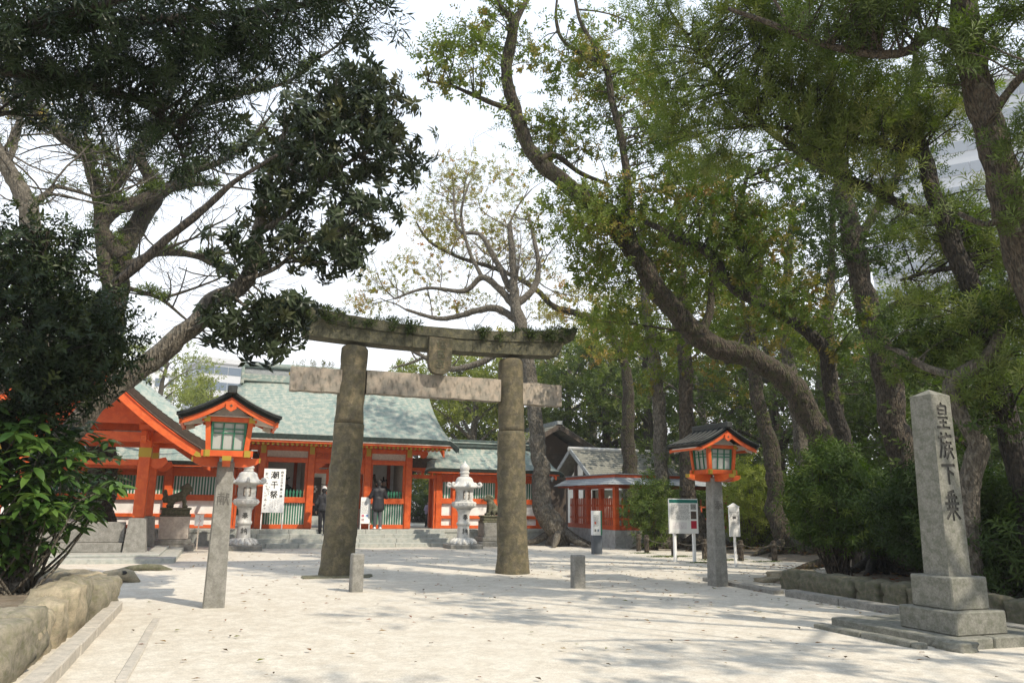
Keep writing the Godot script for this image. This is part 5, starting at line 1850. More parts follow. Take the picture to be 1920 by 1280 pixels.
func build_fence_house():
	var w := thing("fenced_walkway", "roofed vermilion picket fence on a grey stone base beside the right-hand corridor", "fence", Vector3.ZERO)
	var x0 := 13.55
	var z0 := -25.6
	one_box("stone_base", x0 - 0.12, x0 + 0.3, -0.1, 0.62, -29.8, z0 + 0.12, M.concrete, w, 0.01)
	one_box("stone_base", x0 + 0.305, 18.4, -0.1, 0.62, z0 - 0.3, z0 + 0.12, M.concrete, w, 0.01)
	one_box("sill_beam", x0 - 0.06, x0 + 0.1, 0.62, 0.78, -29.7, z0 - 0.09, M.red_wood, w)
	one_box("sill_beam", x0 + 0.1, 18.3, 0.62, 0.78, z0 - 0.1, z0 + 0.06, M.red_wood, w)
	for z in [-25.6, -26.75, -27.9, -29.05]:
		one_box("post", x0 - 0.09, x0 + 0.09, 0.78 if z < -25.7 else 0.62, 2.28, z - 0.09, z + 0.09, M.orange if z > -25.7 else M.red_wood, w, 0.01)
	for x in [15.2, 16.8, 18.3]: one_box("post", x - 0.09, x + 0.09, 0.78, 2.28, z0 - 0.09, z0 + 0.09, M.red_wood, w, 0.01)
	for y in [0.98, 1.45]:
		one_box("rail", x0 - 0.012, x0 + 0.05, y, y + 0.08, -29.6, z0 - 0.09, M.red_wood, w)
		one_box("rail", x0 + 0.1, 18.2, y, y + 0.08, z0 - 0.05, z0 + 0.012, M.red_wood, w)
	one_box("head_beam", x0 - 0.07, x0 + 0.07, 2.12, 2.26, -29.6, z0 - 0.09, M.red_wood, w)
	one_box("head_beam", x0 + 0.1, 18.2, 2.12, 2.26, z0 - 0.07, z0 + 0.07, M.red_wood, w)
	var pk := S()
	prism(pk, PackedVector2Array([Vector2(-0.034, 0.75), Vector2(0.034, 0.75), Vector2(0.034, 1.72), Vector2(0.024, 1.76), Vector2(0, 1.775), Vector2(-0.024, 1.76), Vector2(-0.034, 1.72)]), 0.025, Transform3D())
	var pm := mesh_of(pk)
	var z := -25.78
	while z > -29.5:
		put("picket", pm, M.red_wood, w, Vector3(x0 - 0.015, 0, z), Basis(Vector3.UP, -PI / 2))
		z -= 0.142
	var x := 13.8
	while x < 18.2:
		put("picket", pm, M.red_wood, w, Vector3(x, 0, z0 + 0.013))
		x += 0.26
	# low slate roof along both runs, with a red-brown ridge band
	var st := S()
	st.set_smooth_group(4294967295)
	for i in 4:
		var e0 := 0.62 - i * 0.155
		var e1 := e0 - 0.155
		var y0 := 2.26 + i * 0.075
		var y1 := y0 + 0.06
		quad(st, Vector3(x0 - e0, y0, -29.9), Vector3(x0 - e0, y0, z0 + e0), Vector3(x0 - e1, y1, z0 + e1), Vector3(x0 - e1, y1, -29.9))
		quad(st, Vector3(x0 - e0, y0 - 0.02, -29.9), Vector3(x0 - e0, y0 - 0.02, z0 + e0), Vector3(x0 - e0, y0, z0 + e0), Vector3(x0 - e0, y0, -29.9))
		quad(st, Vector3(x0 - e0, y0, z0 + e0), Vector3(18.7, y0, z0 + e0), Vector3(18.7, y1, z0 + e1), Vector3(x0 - e1, y1, z0 + e1))
		quad(st, Vector3(x0 - e0, y0 - 0.02, z0 + e0), Vector3(18.7, y0 - 0.02, z0 + e0), Vector3(18.7, y0, z0 + e0), Vector3(x0 - e0, y0, z0 + e0))
	quad(st, Vector3(x0 - 0.62, 2.235, -29.9), Vector3(x0 - 0.62, 2.235, z0 + 0.62), Vector3(x0 + 0.5, 2.265, z0 - 0.5), Vector3(x0 + 0.5, 2.265, -29.9))
	quad(st, Vector3(x0 - 0.62, 2.235, z0 + 0.62), Vector3(18.7, 2.235, z0 + 0.62), Vector3(18.7, 2.265, z0 - 0.5), Vector3(x0 + 0.5, 2.265, z0 - 0.5))
	quad(st, Vector3(x0 + 0.02, 2.56, -29.9), Vector3(x0 + 0.02, 2.56, z0), Vector3(x0 + 0.6, 2.3, z0 - 0.6), Vector3(x0 + 0.6, 2.3, -29.9))
	quad(st, Vector3(x0, 2.56, z0 - 0.02), Vector3(18.7, 2.56, z0 - 0.02), Vector3(18.7, 2.3, z0 - 0.6), Vector3(x0 + 0.6, 2.3, z0 - 0.6))
	ob("slate_roof", st, M.slate, w)
	one_box("ridge_band", x0 - 0.07, x0 + 0.07, 2.50, 2.62, -29.9, z0 - 0.07, M.red_wood, w)
	one_box("ridge_band", x0 - 0.07, 18.7, 2.50, 2.62, z0 - 0.07, z0 + 0.07, M.red_wood, w)
	one_box("ridge_cap", x0 - 0.1, x0 + 0.1, 2.625, 2.66, -29.95, z0 - 0.1, M.slate, w)
	one_box("ridge_cap", x0 - 0.1, 18.75, 2.625, 2.66, z0 - 0.1, z0 + 0.1, M.slate, w)
	var rs := S()
	z = -25.5
	while z > -29.6:
		box(rs, Vector3(x0 - 0.34, 2.205, z), Vector3(0.5, 0.05, 0.05), Basis(Vector3.BACK, 0.0))
		z -= 0.2
	tag(ob("rafters", rs, M.red_wood, w), "", "", "", "stuff")

func build_houses():
	# low white-walled building with pale shingle roof
	var w := thing("white_walled_house", "low white walled timber house with mossy grey shingle roof and pale ridge", "building", Vector3(17.2, 0, -37.0))
	one_box("wall", 0.3, 9.0, 0, 2.75, -1.6, 1.6, M.plaster, w)
	var gs := S()
	prism(gs, PackedVector2Array([Vector2(-1.6, 2.75), Vector2(1.6, 2.75), Vector2(0, 3.95)]), 8.6, Transform3D(Basis(Vector3(0, 0, 1), Vector3.UP, Vector3(-1, 0, 0)), Vector3(9.0, 0, 0)))
	ob("gable_wall", gs, M.plaster, w)
	for q in [[-1.6, 0.0], [-0.55, 0.0], [0.55, 0.0], [1.6, 0.0]]: one_box("timber_post", 0.24, 0.36, 0.0, 4.0 - absf(q[0]) * 0.78, q[0] - 0.06, q[0] + 0.06, M.dark_wood, w)
	one_box("timber_beam", 0.22, 0.38, 2.68, 2.84, -1.7, 1.7, M.dark_wood, w)
	for x in [2.0, 3.8, 5.6, 7.4]: one_box("timber_post", x - 0.07, x + 0.07, 0, 2.75, 1.605, 1.66, M.dark_wood, w)
	for s in [-1.0, 1.0]:
		var st := S()
		for i in 12:   # stepped shingle courses
			var t := i / 12.0
			var d := lerpf(0.1, 2.35, t + 0.04)
			box(st, Vector3(4.6, 4.32 - d * 0.62 + 0.02, s * d), Vector3(9.7, 0.05, 0.24), Basis(Vector3(1, 0, 0), s * 0.50))
		ob("shingle_roof", st, M.bark_shingle, w)
		for x in [-0.27, 9.45]:
			st = S()
			box(st, Vector3(x, 3.56, s * 1.2), Vector3(0.06, 0.2, 2.85), Basis(Vector3(1, 0, 0), s * 0.555))
			ob("bargeboard", st, M.slate, w)
	var rt := S()
	tube(rt, [Vector3(-0.35, 4.37, 0), Vector3(4.6, 4.37, 0), Vector3(9.5, 4.37, 0)], [0.13, 0.13, 0.13], 10)
	ob("ridge", rt, M.pale_stone, w)
	var lt := S()
	box(lt, Vector3(0.1, 2.45, 2.0), Vector3(2.6, 0.06, 1.2), Basis(Vector3(1, 0, 0), 0.35))
	ob("lean_to_roof", lt, M.slate, w)
	# brown gabled house behind
	w = thing("brown_gabled_house", "dark brown timber house with broad gable behind the white walled house", "building", Vector3(17.6, 0, -41.5))
	one_box("wall", -2.4, 2.4, 0, 4.3, -4.0, 0, M.dark_wood, w)
	gs = S()
	prism(gs, PackedVector2Array([Vector2(-2.4, 4.3), Vector2(2.4, 4.3), Vector2(0, 5.7)]), 4.0, Transform3D(Basis(), Vector3(0, 0, -4.0)))
	ob("gable_wall", gs, flat(Color(0.10, 0.07, 0.05), 0.8), w)
	for s in [-1.0, 1.0]:
		var st := S()
		for i in 10:
			var d := 0.12 + i * 0.33
			box(st, Vector3(s * d, 6.0 - d * 0.56, -1.6), Vector3(0.36, 0.06, 6.4), Basis(Vector3.BACK, -s * 0.45))
		ob("shingle_roof", st, M.bark_shingle, w)
		st = S()
		box(st, Vector3(s * 1.62, 4.92, 1.6), Vector3(3.7, 0.26, 0.08), Basis(Vector3.BACK, -s * 0.51))
		ob("bargeboard", st, M.dark_wood, w)
	one_box("tie_beam", -2.5, 2.5, 4.1, 4.4, 0.0, 0.15, M.dark_wood, w)
	one_box("ridge", -0.16, 0.16, 5.95, 6.15, -4.9, 1.7, M.slate, w)
	# worship hall inside the court
	w = thing("inner_hall", "vermilion and white worship hall seen through the gate", "building", Vector3(4.0, 0, -46))
	one_box("base", -6.0, 6.0, 0, 0.7, -5.0, 0.6, M.step_stone, w)
	one_box("wall", -5.2, 5.2, 0.7, 3.4, -4.5, -1.2, M.plaster, w)
	for i in 7: one_box("column", -5.2 + i * 1.733 - 0.14, -5.2 + i * 1.733 + 0.14, 0.7, 3.4, -0.3, -0.02, M.orange, w, 0.02)
	one_box("head_beam", -5.6, 5.6, 3.1, 3.35, -0.02, 0.05, M.orange, w)
	one_box("rail", -5.3, 5.3, 1.3, 1.42, 0.05, 0.12, M.red_wood, w)
	var n := 0
	for i in 6:
		one_box("door_panel", -5.0 + i * 1.733, -3.75 + i * 1.733, 0.72, 2.9, -1.19, -1.1, M.dark_wood if i in [2, 3] else M.green_dark, w)
	var o := {lr = 5.6, le = 6.4, run = 4.3, y_r = 6.4, y_e = 3.6, curve = 0.3, roll = 0.6, drop = 0.3, lift = 0.06, courses = 16, lap = 0.02, thick = 0.2}
	roof(w, "copper_roof", Transform3D(Basis(), Vector3(0, 0, -2.4)), o, M.copper, M.copper_dark)

func city_block(n: String, label: String, p: Vector3, s: Vector3, turn: float, floors: int, bays: int, wall: Color, band: bool, pane := Color(0.10, 0.13, 0.17)):
	var b := thing(n, label, "building", p, turn)
	var m := flat(wall, 0.8)
	var glass := flat(pane, 0.15)
	one_box("wall", -s.x / 2, s.x / 2, 0, s.y, -s.z / 2, s.z / 2, m, b)
	one_box("parapet", -s.x / 2 - 0.4, s.x / 2 + 0.4, s.y, s.y + 0.9, -s.z / 2 - 0.4, s.z / 2 + 0.4, m, b)
	var fh := s.y / floors
	for f in range(maxi(0, floors - 9), floors):
		for face in 2:
			var w := s.x if face == 0 else s.z
			var bs := Basis(Vector3.UP, 0.0 if face == 0 else -PI / 2)
			var off := (s.z if face == 0 else s.x) / 2
			for k in bays:
				var x := -w / 2 + (k + 0.5) * w / bays
				var st := S()
				box(st, bs * Vector3(x, (f + 0.55) * fh, off + 0.02), Vector3(w / bays * (0.96 if band else 0.6), fh * 0.5, 0.1), bs)
				ob("window", st, glass, b)
	return b

func sign_face(sd: int, w: int, h: int, header: Color, blocks: Array) -> StandardMaterial3D:   # printed board: text lines too small to read, pictures as plain areas
	var im := Image.create(w, h, false, Image.FORMAT_RGB8)
	im.fill(Color(0.88, 0.88, 0.87))
	var r := RandomNumberGenerator.new()
	r.seed = sd
	if header.a > 0: im.fill_rect(Rect2i(0, 4, w, int(h * 0.1)), header)
	var y := int(h * 0.16)
	while y < int(h * 0.62):
		var x := int(w * 0.06)
		while x < int(w * (0.7 if blocks.size() > 1 else 0.9)):
			var l := r.randi_range(2, 6)
			im.fill_rect(Rect2i(x, y + r.randi_range(0, 1), l, 4), Color(0.28, 0.28, 0.29))
			x += l + r.randi_range(1, 4)
		y += 9
	for b in blocks:
		im.fill_rect(Rect2i(int(b[0] * w), int(b[1] * h), int(b[2] * w), int(b[3] * h)), b[4])
		for k in b[5]: im.fill_rect(Rect2i(int(b[0] * w) + r.randi_range(0, int(b[2] * w) - 6), int(b[1] * h) + r.randi_range(0, int(b[3] * h) - 4), r.randi_range(2, 9), r.randi_range(1, 4)), b[6])
	var m := StandardMaterial3D.new()
	m.albedo_texture = ImageTexture.create_from_image(im)
	m.roughness = 0.5
	return m

func face_quad(n: String, x0, x1, y0, y1, z, mat, parent):
	var st := S()
	st.set_smooth_group(4294967295)
	var v := [Vector3(x0, y0, z), Vector3(x0, y1, z), Vector3(x1, y1, z), Vector3(x1, y0, z)]
	var uv := [Vector2(0, 1), Vector2(0, 0), Vector2(1, 0), Vector2(1, 1)]
	for i in [0, 1, 2, 0, 2, 3]:
		st.set_uv(uv[i])
		st.add_vertex(v[i])
	return ob(n, st, mat, parent)

func build_signs():
	# festival notice
	var t := thing("festival_notice_board", "white festival notice board with black brush lettering before the gate", "sign", Vector3(1.66, 0.56, -27.95))
	var tilt := Basis(Vector3(1, 0, 0), -0.06)
	var st := S()
	box(st, tilt * Vector3(0, 1.30, 0), Vector3(0.72, 1.48, 0.03), tilt)
	ob("panel", st, M.white, t)
	for s in [-1.0, 1.0]:
		st = S()
		box(st, tilt * Vector3(s * 0.345, 0.28, -0.035), Vector3(0.035, 0.64, 0.035), tilt)
		ob("leg", st, M.white, t)
	var fx := Transform3D(tilt, tilt * Vector3(0, 2.04, 0.0155))
	var y := -0.09
	for ch in ["潮", "干", "祭"]:
		ink(t, ch, fx, Vector2(-0.12, y), Vector2(0.25, 0.25), 0.03, M.ink)
		y -= 0.33
	y = -0.08
	for ch in ["四", "月", "三", "日", "午", "前", "十", "時"]:
		ink(t, ch, fx, Vector2(0.20, y), Vector2(0.085, 0.085), 0.013, M.ink)
		y -= 0.115
	y = -0.14
	for ch in ["於"]: ink(t, ch, fx, Vector2(-0.31, y), Vector2(0.09, 0.09), 0.013, M.ink)
	scribble(t, fx, -0.31, -0.26, -1.36, 0.08, 0.010, M.ink, 3)
	scribble(t, fx, -0.22, -0.6, -0.85, 0.06, 0.008, M.ink, 4)
	var soft := flat(Color(0.25, 0.25, 0.26), 0.8)
	for k in 4: scribble(t, fx, -0.13 + k * 0.085, -1.06, -1.36 + 0.04 * (k % 2), 0.045, 0.006, soft, 10 + k)
	# standing notice beside the visitor in black
	t = thing("standing_notice", "narrow white standing notice with small print at the gate niche", "sign", Vector3(4.86, 0.56, -28.15))
	st = S()
	box(st, tilt * Vector3(0, 0.66, 0), Vector3(0.34, 0.92, 0.02), tilt)
	ob("panel", st, M.white, t)
	face_quad("print", -0.165, 0.165, -0.45, 0.45, 0.0125, sign_face(8, 96, 240, Color(0, 0, 0, 0), [[0.1, 0.66, 0.3, 0.1, Color(0.75, 0.45, 0.5), 4, Color(0.5, 0.3, 0.4)], [0.55, 0.66, 0.3, 0.1, Color(0.5, 0.6, 0.75), 4, Color(0.3, 0.3, 0.5)], [0.1, 0.82, 0.3, 0.1, Color(0.7, 0.6, 0.6), 3, Color(0.4, 0.3, 0.3)]]), t).transform = Transform3D(tilt, tilt * Vector3(0, 0.66, 0))
	for s in [-1.0, 1.0]:
		st = S()
		box(st, tilt * Vector3(s * 0.155, 0.1, -0.02), Vector3(0.025, 0.22, 0.025), tilt)
		ob("leg", st, M.white, t)
	# information board on two legs
	t = thing("information_board", "white information board with green header strip on two white legs", "sign", Vector3(12.17, 0, -19.0))
	one_box("panel", -0.47, 0.47, 0.76, 1.71, -0.02, 0.02, M.white, t)
	face_quad("print", -0.46, 0.46, 0.77, 1.70, 0.0235, sign_face(5, 240, 250, Color(0.05, 0.42, 0.38), [[0.75, 0.14, 0.2, 0.17, Color(0.55, 0.55, 0.53), 16, Color(0.25, 0.25, 0.25)], [0.75, 0.36, 0.2, 0.23, Color(0.30, 0.25, 0.22), 14, Color(0.5, 0.42, 0.36)], [0.75, 0.64, 0.2, 0.23, Color(0.68, 0.09, 0.2), 3, Color(0.55, 0.1, 0.2)], [0.1, 0.68, 0.5, 0.2, Color(0.84, 0.83, 0.83), 26, Color(0.72, 0.7, 0.71)]]), t)
	for x in [-0.26, 0.36]: one_box("leg", x - 0.035, x + 0.035, -0.15, 1.62, -0.1, -0.03, M.white, t)
	# second smaller board behind the lantern post
	t = thing("small_board", "narrow white board half hidden behind the right-hand lantern post", "sign", Vector3(12.55, 0, -17.2))
	one_box("panel", -0.16, 0.16, 0.75, 1.5, -0.015, 0.015, M.white, t)
	face_quad("print", -0.15, 0.15, 0.76, 1.49, 0.0185, sign_face(6, 80, 190, Color(0, 0, 0, 0), [[0.3, 0.3, 0.35, 0.1, Color(0.25, 0.25, 0.25), 0, Color.BLACK]]), t)
	st = S()
	prism(st, PackedVector2Array([Vector2(-0.19, 1.5), Vector2(0.19, 1.5), Vector2(0, 1.6)]), 0.05, Transform3D(Basis(), Vector3(0, 0, -0.03)))
	ob("cap", st, M.white, t)
	one_box("leg", -0.03, 0.03, -0.15, 0.75, -0.03, 0.0, M.white, t)
	# slim upright guide post
	t = thing("guide_post", "slim upright guide post, white print over dark grey with green edge", "sign", Vector3(11.26, 0, -22.6))
	one_box("pillar", -0.155, 0.155, -0.1, 0.57, -0.08, 0.08, M.steel, t)
	one_box("panel", -0.155, 0.155, 0.572, 1.33, -0.078, 0.078, M.white, t)
	face_quad("print", -0.15, 0.1, 0.58, 1.32, 0.081, sign_face(7, 80, 240, Color(0, 0, 0, 0), [[0.15, 0.45, 0.25, 0.1, Color(0.75, 0.3, 0.2), 3, Color(0.8, 0.7, 0.6)], [0.15, 0.76, 0.25, 0.1, Color(0.4, 0.4, 0.4), 0, Color.BLACK], [0.55, 0.76, 0.25, 0.1, Color(0.45, 0.5, 0.55), 0, Color.BLACK]]), t)
	one_box("green_edge", 0.105, 0.158, 0.575, 1.332, -0.08, 0.083, M.green, t)
	# small wooden notice by the left guardian
	t = thing("notice_stake", "tiny white notice on a thin stake beside the left guardian statue", "sign", Vector3(-0.6, 0, -26.5))
	one_box("panel", -0.13, 0.13, 0.72, 1.06, -0.01, 0.01, M.white, t)
	one_box("cap", -0.16, 0.16, 1.06, 1.085, -0.03, 0.03, M.pale_board, t)
	one_box("stake", -0.02, 0.02, -0.15, 0.72, -0.012, 0.012, M.pale_board, t)
	scribble(t, Transform3D(Basis(), Vector3(0, 1.03, 0.0105)), -0.02, 0.0, -0.26, 0.05, 0.008, flat(Color(0.4, 0.06, 0.05), 0.8), 31)

func build_small_things():
	var st := S()
	bb(st, -0.105, 0.105, -0.1, 0.63, -0.105, 0.105, 0.02)
	var bm := mesh_of(st)
	var b := put("stone_bollard", bm, M.granite, null, Vector3(2.30, 0, -13.9), Basis(Vector3.UP, 0.05))
	tag(b, "short square stone bollard standing before the torii's left pillar", "bollard", "stone bollards before the torii")
	st = S()
	bb(st, -0.115, 0.115, -0.1, 0.58, -0.105, 0.105, 0.018)
	b = put("stone_bollard", mesh_of(st), M.granite, null, Vector3(6.40, 0, -13.65), Basis(Vector3.UP, -0.04))
	tag(b, "short square stone bollard standing alone right of the torii's right pillar", "bollard", "stone bollards before the torii")
	# rope fence posts along the wood
	var where := [[13.05, -23.2], [13.7, -21.9], [14.05, -20.6], [14.2, -19.2], [15.2, -19.35], [16.3, -19.7], [17.6, -20.4]]
	where = [[1198, 1033], [1213, 1036], [1264, 1042], [1322, 1047], [1390, 1050], [1453, 1051], [1507, 1046]]
	var tops := []
	var i := 0
	for q in where:
		var d: Vector3 = FW + R * (q[0] - 960.0) / F - U * (q[1] - 640.0) / F
		var p: Vector3 = EYE + d * (-1.5 / d.y)
		p.y = 0
		var t := thing("rope_fence_post", ["short dark wooden fence post by the tree roots at the picket fence", "second short dark wooden fence post next to the tree roots at the picket fence", "short wooden fence post left of the information board", "short wooden fence post just behind the information board's right leg", "short wooden rope fence post right of the lantern post", "short wooden rope fence post in front of the mossy lit trunk", "last short wooden rope fence post before the dark shrubs"][i], "post", p, 0.0, "wooden posts of the rope fence")
		var s2 := S()
		lathe(s2, [Vector2(0.085, -0.15), Vector2(0.08, 0.1), Vector2(0.078, 0.52), Vector2(0.07, 0.56), Vector2(0, 0.57)], 10)
		ob("post", s2, M.bark, t)
		s2 = S()
		lathe(s2, [Vector2(0.084, 0.42), Vector2(0.094, 0.43), Vector2(0.094, 0.45), Vector2(0.084, 0.46)], 10)
		ob("rope_loop", s2, M.rope, t)
		tops.append(p + Vector3(0, 0.44, 0))
		i += 1
	for k in range(1, tops.size() - 1):
		var r := thing("fence_rope", ["sagging rope from the picket fence roots to the information board post", "sagging rope behind the information board", "sagging rope passing behind the lantern post", "sagging rope left of the mossy lit trunk", "sagging rope right of the mossy lit trunk"][k - 1], "rope", tops[k], 0.0, "ropes of the low fence")
		var s2 := S()
		var pts := []
		var rad := []
		for j in 9:
			var f := j / 8.0
			pts.append(tops[k].lerp(tops[k + 1], f) - tops[k] + Vector3(0, -0.09 * sin(f * PI), 0))
			rad.append(0.011)
		tube(s2, pts, rad, 5)
		ob("strand", s2, M.rope, r)
	# small vermilion barrier far right
	var t := thing("barrier", "small vermilion wooden barrier beyond the dark shrubs", "barrier", Vector3(18.7, 0, -20.6))
	for x in [0.0, 0.55]: one_box("post", x - 0.05, x + 0.05, -0.1, 0.95, -0.05, 0.05, M.orange, t)
	for y in [0.35, 0.7]: one_box("rail", 0.05, 0.5, y, y + 0.09, -0.02, 0.02, M.orange, t)
	# logs and slabs at the foot of the bank
	t = thing("stone_slab", "two flat stone slabs lying on the sand beyond the right rock edging", "stone slab", Vector3(10.9, 0, -14.0))
	put("slab", rock(6, 61), M.boulder, t, Vector3(0.9, 0.06, -0.2), Basis(Vector3.UP, 0.35) * Basis.from_scale(Vector3(0.75, 0.10, 0.25)))
	put("slab", rock(6, 62), M.boulder, t, Vector3(0.1, 0.01, 0.2), Basis(Vector3.UP, 0.2) * Basis.from_scale(Vector3(0.5, 0.06, 0.2)))
	t = thing("tree_stump_root", "weathered pale root lump with a dark hole lying in the sand by the bush", "root", Vector3(-1.62, 0, -16.6))
	st = S()
	var nz := noise(8, 1.5, 3)
	tube(st, [Vector3(-0.5, -0.04, 0.05), Vector3(-0.26, 0.08, 0.03), Vector3(0.0, 0.12, 0), Vector3(0.12, 0.09, 0.02), Vector3(0.28, -0.04, 0.05)], [0.10, 0.13, 0.13, 0.11, 0.06], 14, 0.3, nz)
	ob("root", st, M.boulder, t)
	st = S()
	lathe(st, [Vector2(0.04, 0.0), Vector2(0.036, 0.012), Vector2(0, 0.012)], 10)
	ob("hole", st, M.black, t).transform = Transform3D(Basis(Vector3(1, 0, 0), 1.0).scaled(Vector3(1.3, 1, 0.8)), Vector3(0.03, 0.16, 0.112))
	t = thing("surface_root", "dark low root breaking through the sand before the pavilion platform", "root", Vector3(-1.35, 0, -19.2))
	st = S()
	tube(st, [Vector3(-0.7, -0.04, 0), Vector3(-0.4, 0.03, 0.05), Vector3(-0.1, 0.04, -0.02), Vector3(0.2, 0.03, 0.04), Vector3(0.45, -0.04, 0)], [0.05, 0.07, 0.08, 0.07, 0.04], 9, 0.5, nz)
	ob("root", st, M.old_stone, t)
	# moss along the wood's edge
	rng.seed = 71
	var xf := []
	var cols := []
	for q in [[12.9, -21.0, 0.9, 0.35, 500], [13.7, -19.4, 0.9, 0.3, 420], [12.6, -18.6, 0.7, 0.22, 300], [12.9, -22.6, 0.5, 0.25, 160], [14.6, -18.6, 0.6, 0.2, 160]]:
		for k in q[4]:
			var v := rv()
			xf.append(Transform3D(look((Vector3.UP + rv() * 0.5).normalized(), rng.randf() * TAU).scaled(Vector3.ONE * rng.randf_range(0.25, 0.5)), Vector3(q[0] + v.x * q[2], 0.0, q[1] + v.z * q[3])))
			cols.append(Color(0.07, 0.12, 0.018).lerp(Color(0.12, 0.17, 0.03), rng.randf()))
	tag(crown(self, "moss_patch", SP.grass, M.leaf_soft, xf, cols), "bright green moss patches at the edge of the wood", "moss", "", "stuff")

func build_left_bed():
	# raised bed with boulders, kerb and a big glossy bush
	stone_row("boulder_edging", "row of large rounded boulders edging the raised bed beside the bush", "stone wall", [Vector3(-1.9, 0, -5.0), Vector3(-1.72, 0, -8.6), Vector3(-1.55, 0, -12.7), Vector3(-2.3, 0, -13.5)], 7, [0.62, 0.95], [0.44, 0.58], M.boulder)
	kerb_row("kerb", "low granite kerb along the foot of the boulder edging", Vector3(-1.27, 0, -3.0), Vector3(-1.25, 0, -12.4), 0.17, 0.11, 1.15, 5, M.sandy_stone)
	kerb_row("kerb", "flush stone strip sunk in the sand parallel to the boulder edging", Vector3(-0.68, 0, -3.0), Vector3(-0.66, 0, -11.4), 0.10, 0.004, 1.4, 6, M.sandy_stone)
	var st := S()
	st.set_smooth_group(0)
	var nz := noise(3, 0.6, 3)
	for i in 16:
		for j in 26:
			var q := []
			for e in [[i, j], [i + 1, j], [i + 1, j + 1], [i, j + 1]]:
				var x: float = -1.72 - e[0] * 0.5
				var z: float = -2.5 - e[1] * 0.43
				q.append(Vector3(x, 0.36 + 0.06 * nz.get_noise_2d(x * 2, z * 2) + 0.02 * minf(e[0], 4.0) - (0.45 if e[1] >= 26 else 0.0), z))
			quad(st, q[0], q[1], q[2], q[3])
	tag(ob("raised_bed_soil", st, M.soil), "sandy earth of the raised bed behind the boulders", "", "", "structure")
	# bush of large glossy leaves; leaves that show singly are built singly
	rng.seed = 66
	var base := Vector3(-2.75, 0.40, -11.3)
	var t := thing("glossy_bush", "dense dark green bush of large glossy leaves behind the boulder edging", "shrub", base)
	st = S()
	var xf := []
	var cols := []
	var singles := []
	var toward := (EYE - base).normalized()
	for k in 560:
		var v := rv()
		var yy := 0.55 + 0.5 * v.y
		var prof := 0.55 + 0.75 * sin(clampf(yy, 0, 1) * 2.3)
		var p := Vector3(v.x * 1.22 * prof, yy * 2.25 + 0.02, v.z * 1.05 * prof)
		if k % 5 == 0: branch_to(st, Vector3(rng.randf_range(-0.5, 0.6), -0.1, rng.randf_range(-0.4, 0.4)), p, 0.022, 0.006, -0.03, 6)
		var col := Color(0.03, 0.072, 0.016).lerp(Color(0.07, 0.13, 0.026), rng.randf())
		if rng.randf() < 0.12: col = Color(0.10, 0.15, 0.03)
		var n := 8
		for j in n:
			var a := j * TAU / n + rng.randf() * 0.5
			var el := rng.randf_range(-0.5, 0.35)
			var d := Vector3(cos(a) * cos(el), sin(el), sin(a) * cos(el))
			var z := d
			var x := Vector3.UP.cross(z).normalized()
			var bs := Basis(x, z.cross(x), z).rotated(z, rng.randf_range(-0.5, 0.5)).scaled(Vector3.ONE * rng.randf_range(0.95, 1.5))
			var tr := Transform3D(bs, p + d * 0.02 + Vector3(0, rng.randf_range(-0.05, 0.05), 0))
			var c := col * rng.randf_range(0.8, 1.25)
			singles.append([-(tr.origin.dot(toward) + rng.randf() * 0.1), tr, c])
	singles.sort_custom(func(a, b): return a[0] < b[0])
	ob("stems", st, M.bark_grey, t)
	var mats := []
	for k in 6:
		var m: StandardMaterial3D = M.leaf_dark.duplicate()
		m.vertex_color_use_as_albedo = false
		m.albedo_color = Color(0.03, 0.072, 0.016).lerp(Color(0.08, 0.14, 0.028), k / 4.0).linear_to_srgb() if k < 5 else Color(0.12, 0.16, 0.03).linear_to_srgb()
		mats.append(m)
	var i := 0
	for s in singles:
		if i < 300:
			put("leaf", SP["big%d" % (i % 3)], mats[(i * 7 + i / 6) % 6 if i % 9 == 0 else (i * 3) % 5], t, s[1].origin, s[1].basis)
		else:
			xf.append(s[1])
			cols.append(s[2])
		i += 1
	crown(t, "leaves", SP.big1, M.leaf_dark, xf, cols)

func build_people():
	person(Vector3(5.28, 0.56, -28.02), PI, "person in long black coat and grey trousers standing with back turned before the gate niche", {coat = flat(Color(0.012, 0.012, 0.016), 0.6), trousers = flat(Color(0.075, 0.078, 0.085), 0.8), shoes = M.white, hem = 0.74, step = 0.06, elbows = [Vector3(0.29, 1.13, 0.02), Vector3(-0.29, 1.13, 0.02)], hands = [Vector3(0.16, 1.14, 0.22), Vector3(-0.16, 1.14, 0.22)], nod = 0.05})
	person(Vector3(3.33, 0.42, -27.75), PI * 0.95, "person in dark jacket and pale cap climbing the steps beside the torii pillar", {coat = flat(Color(0.014, 0.014, 0.017), 0.7), trousers = flat(Color(0.016, 0.016, 0.02), 0.8), shoes = M.black, hat = flat(Color(0.55, 0.54, 0.52), 0.8), height = 1.56, hem = 0.92, step = 0.14})
	person(Vector3(12.45, 0.0, -49.0), 0.2, "person in lilac top and dark skirt walking in the court beyond the side doorway", {coat = flat(Color(0.30, 0.26, 0.40), 0.8), trousers = flat(Color(0.02, 0.02, 0.024), 0.8), shoes = M.black, height = 1.62, hem = 0.95, long_hair = true, step = 0.12, elbows = [Vector3(0.27, 1.15, 0.03), Vector3(-0.27, 1.15, 0.03)], hands = [Vector3(0.1, 1.1, 0.22), Vector3(-0.1, 1.1, 0.22)]})

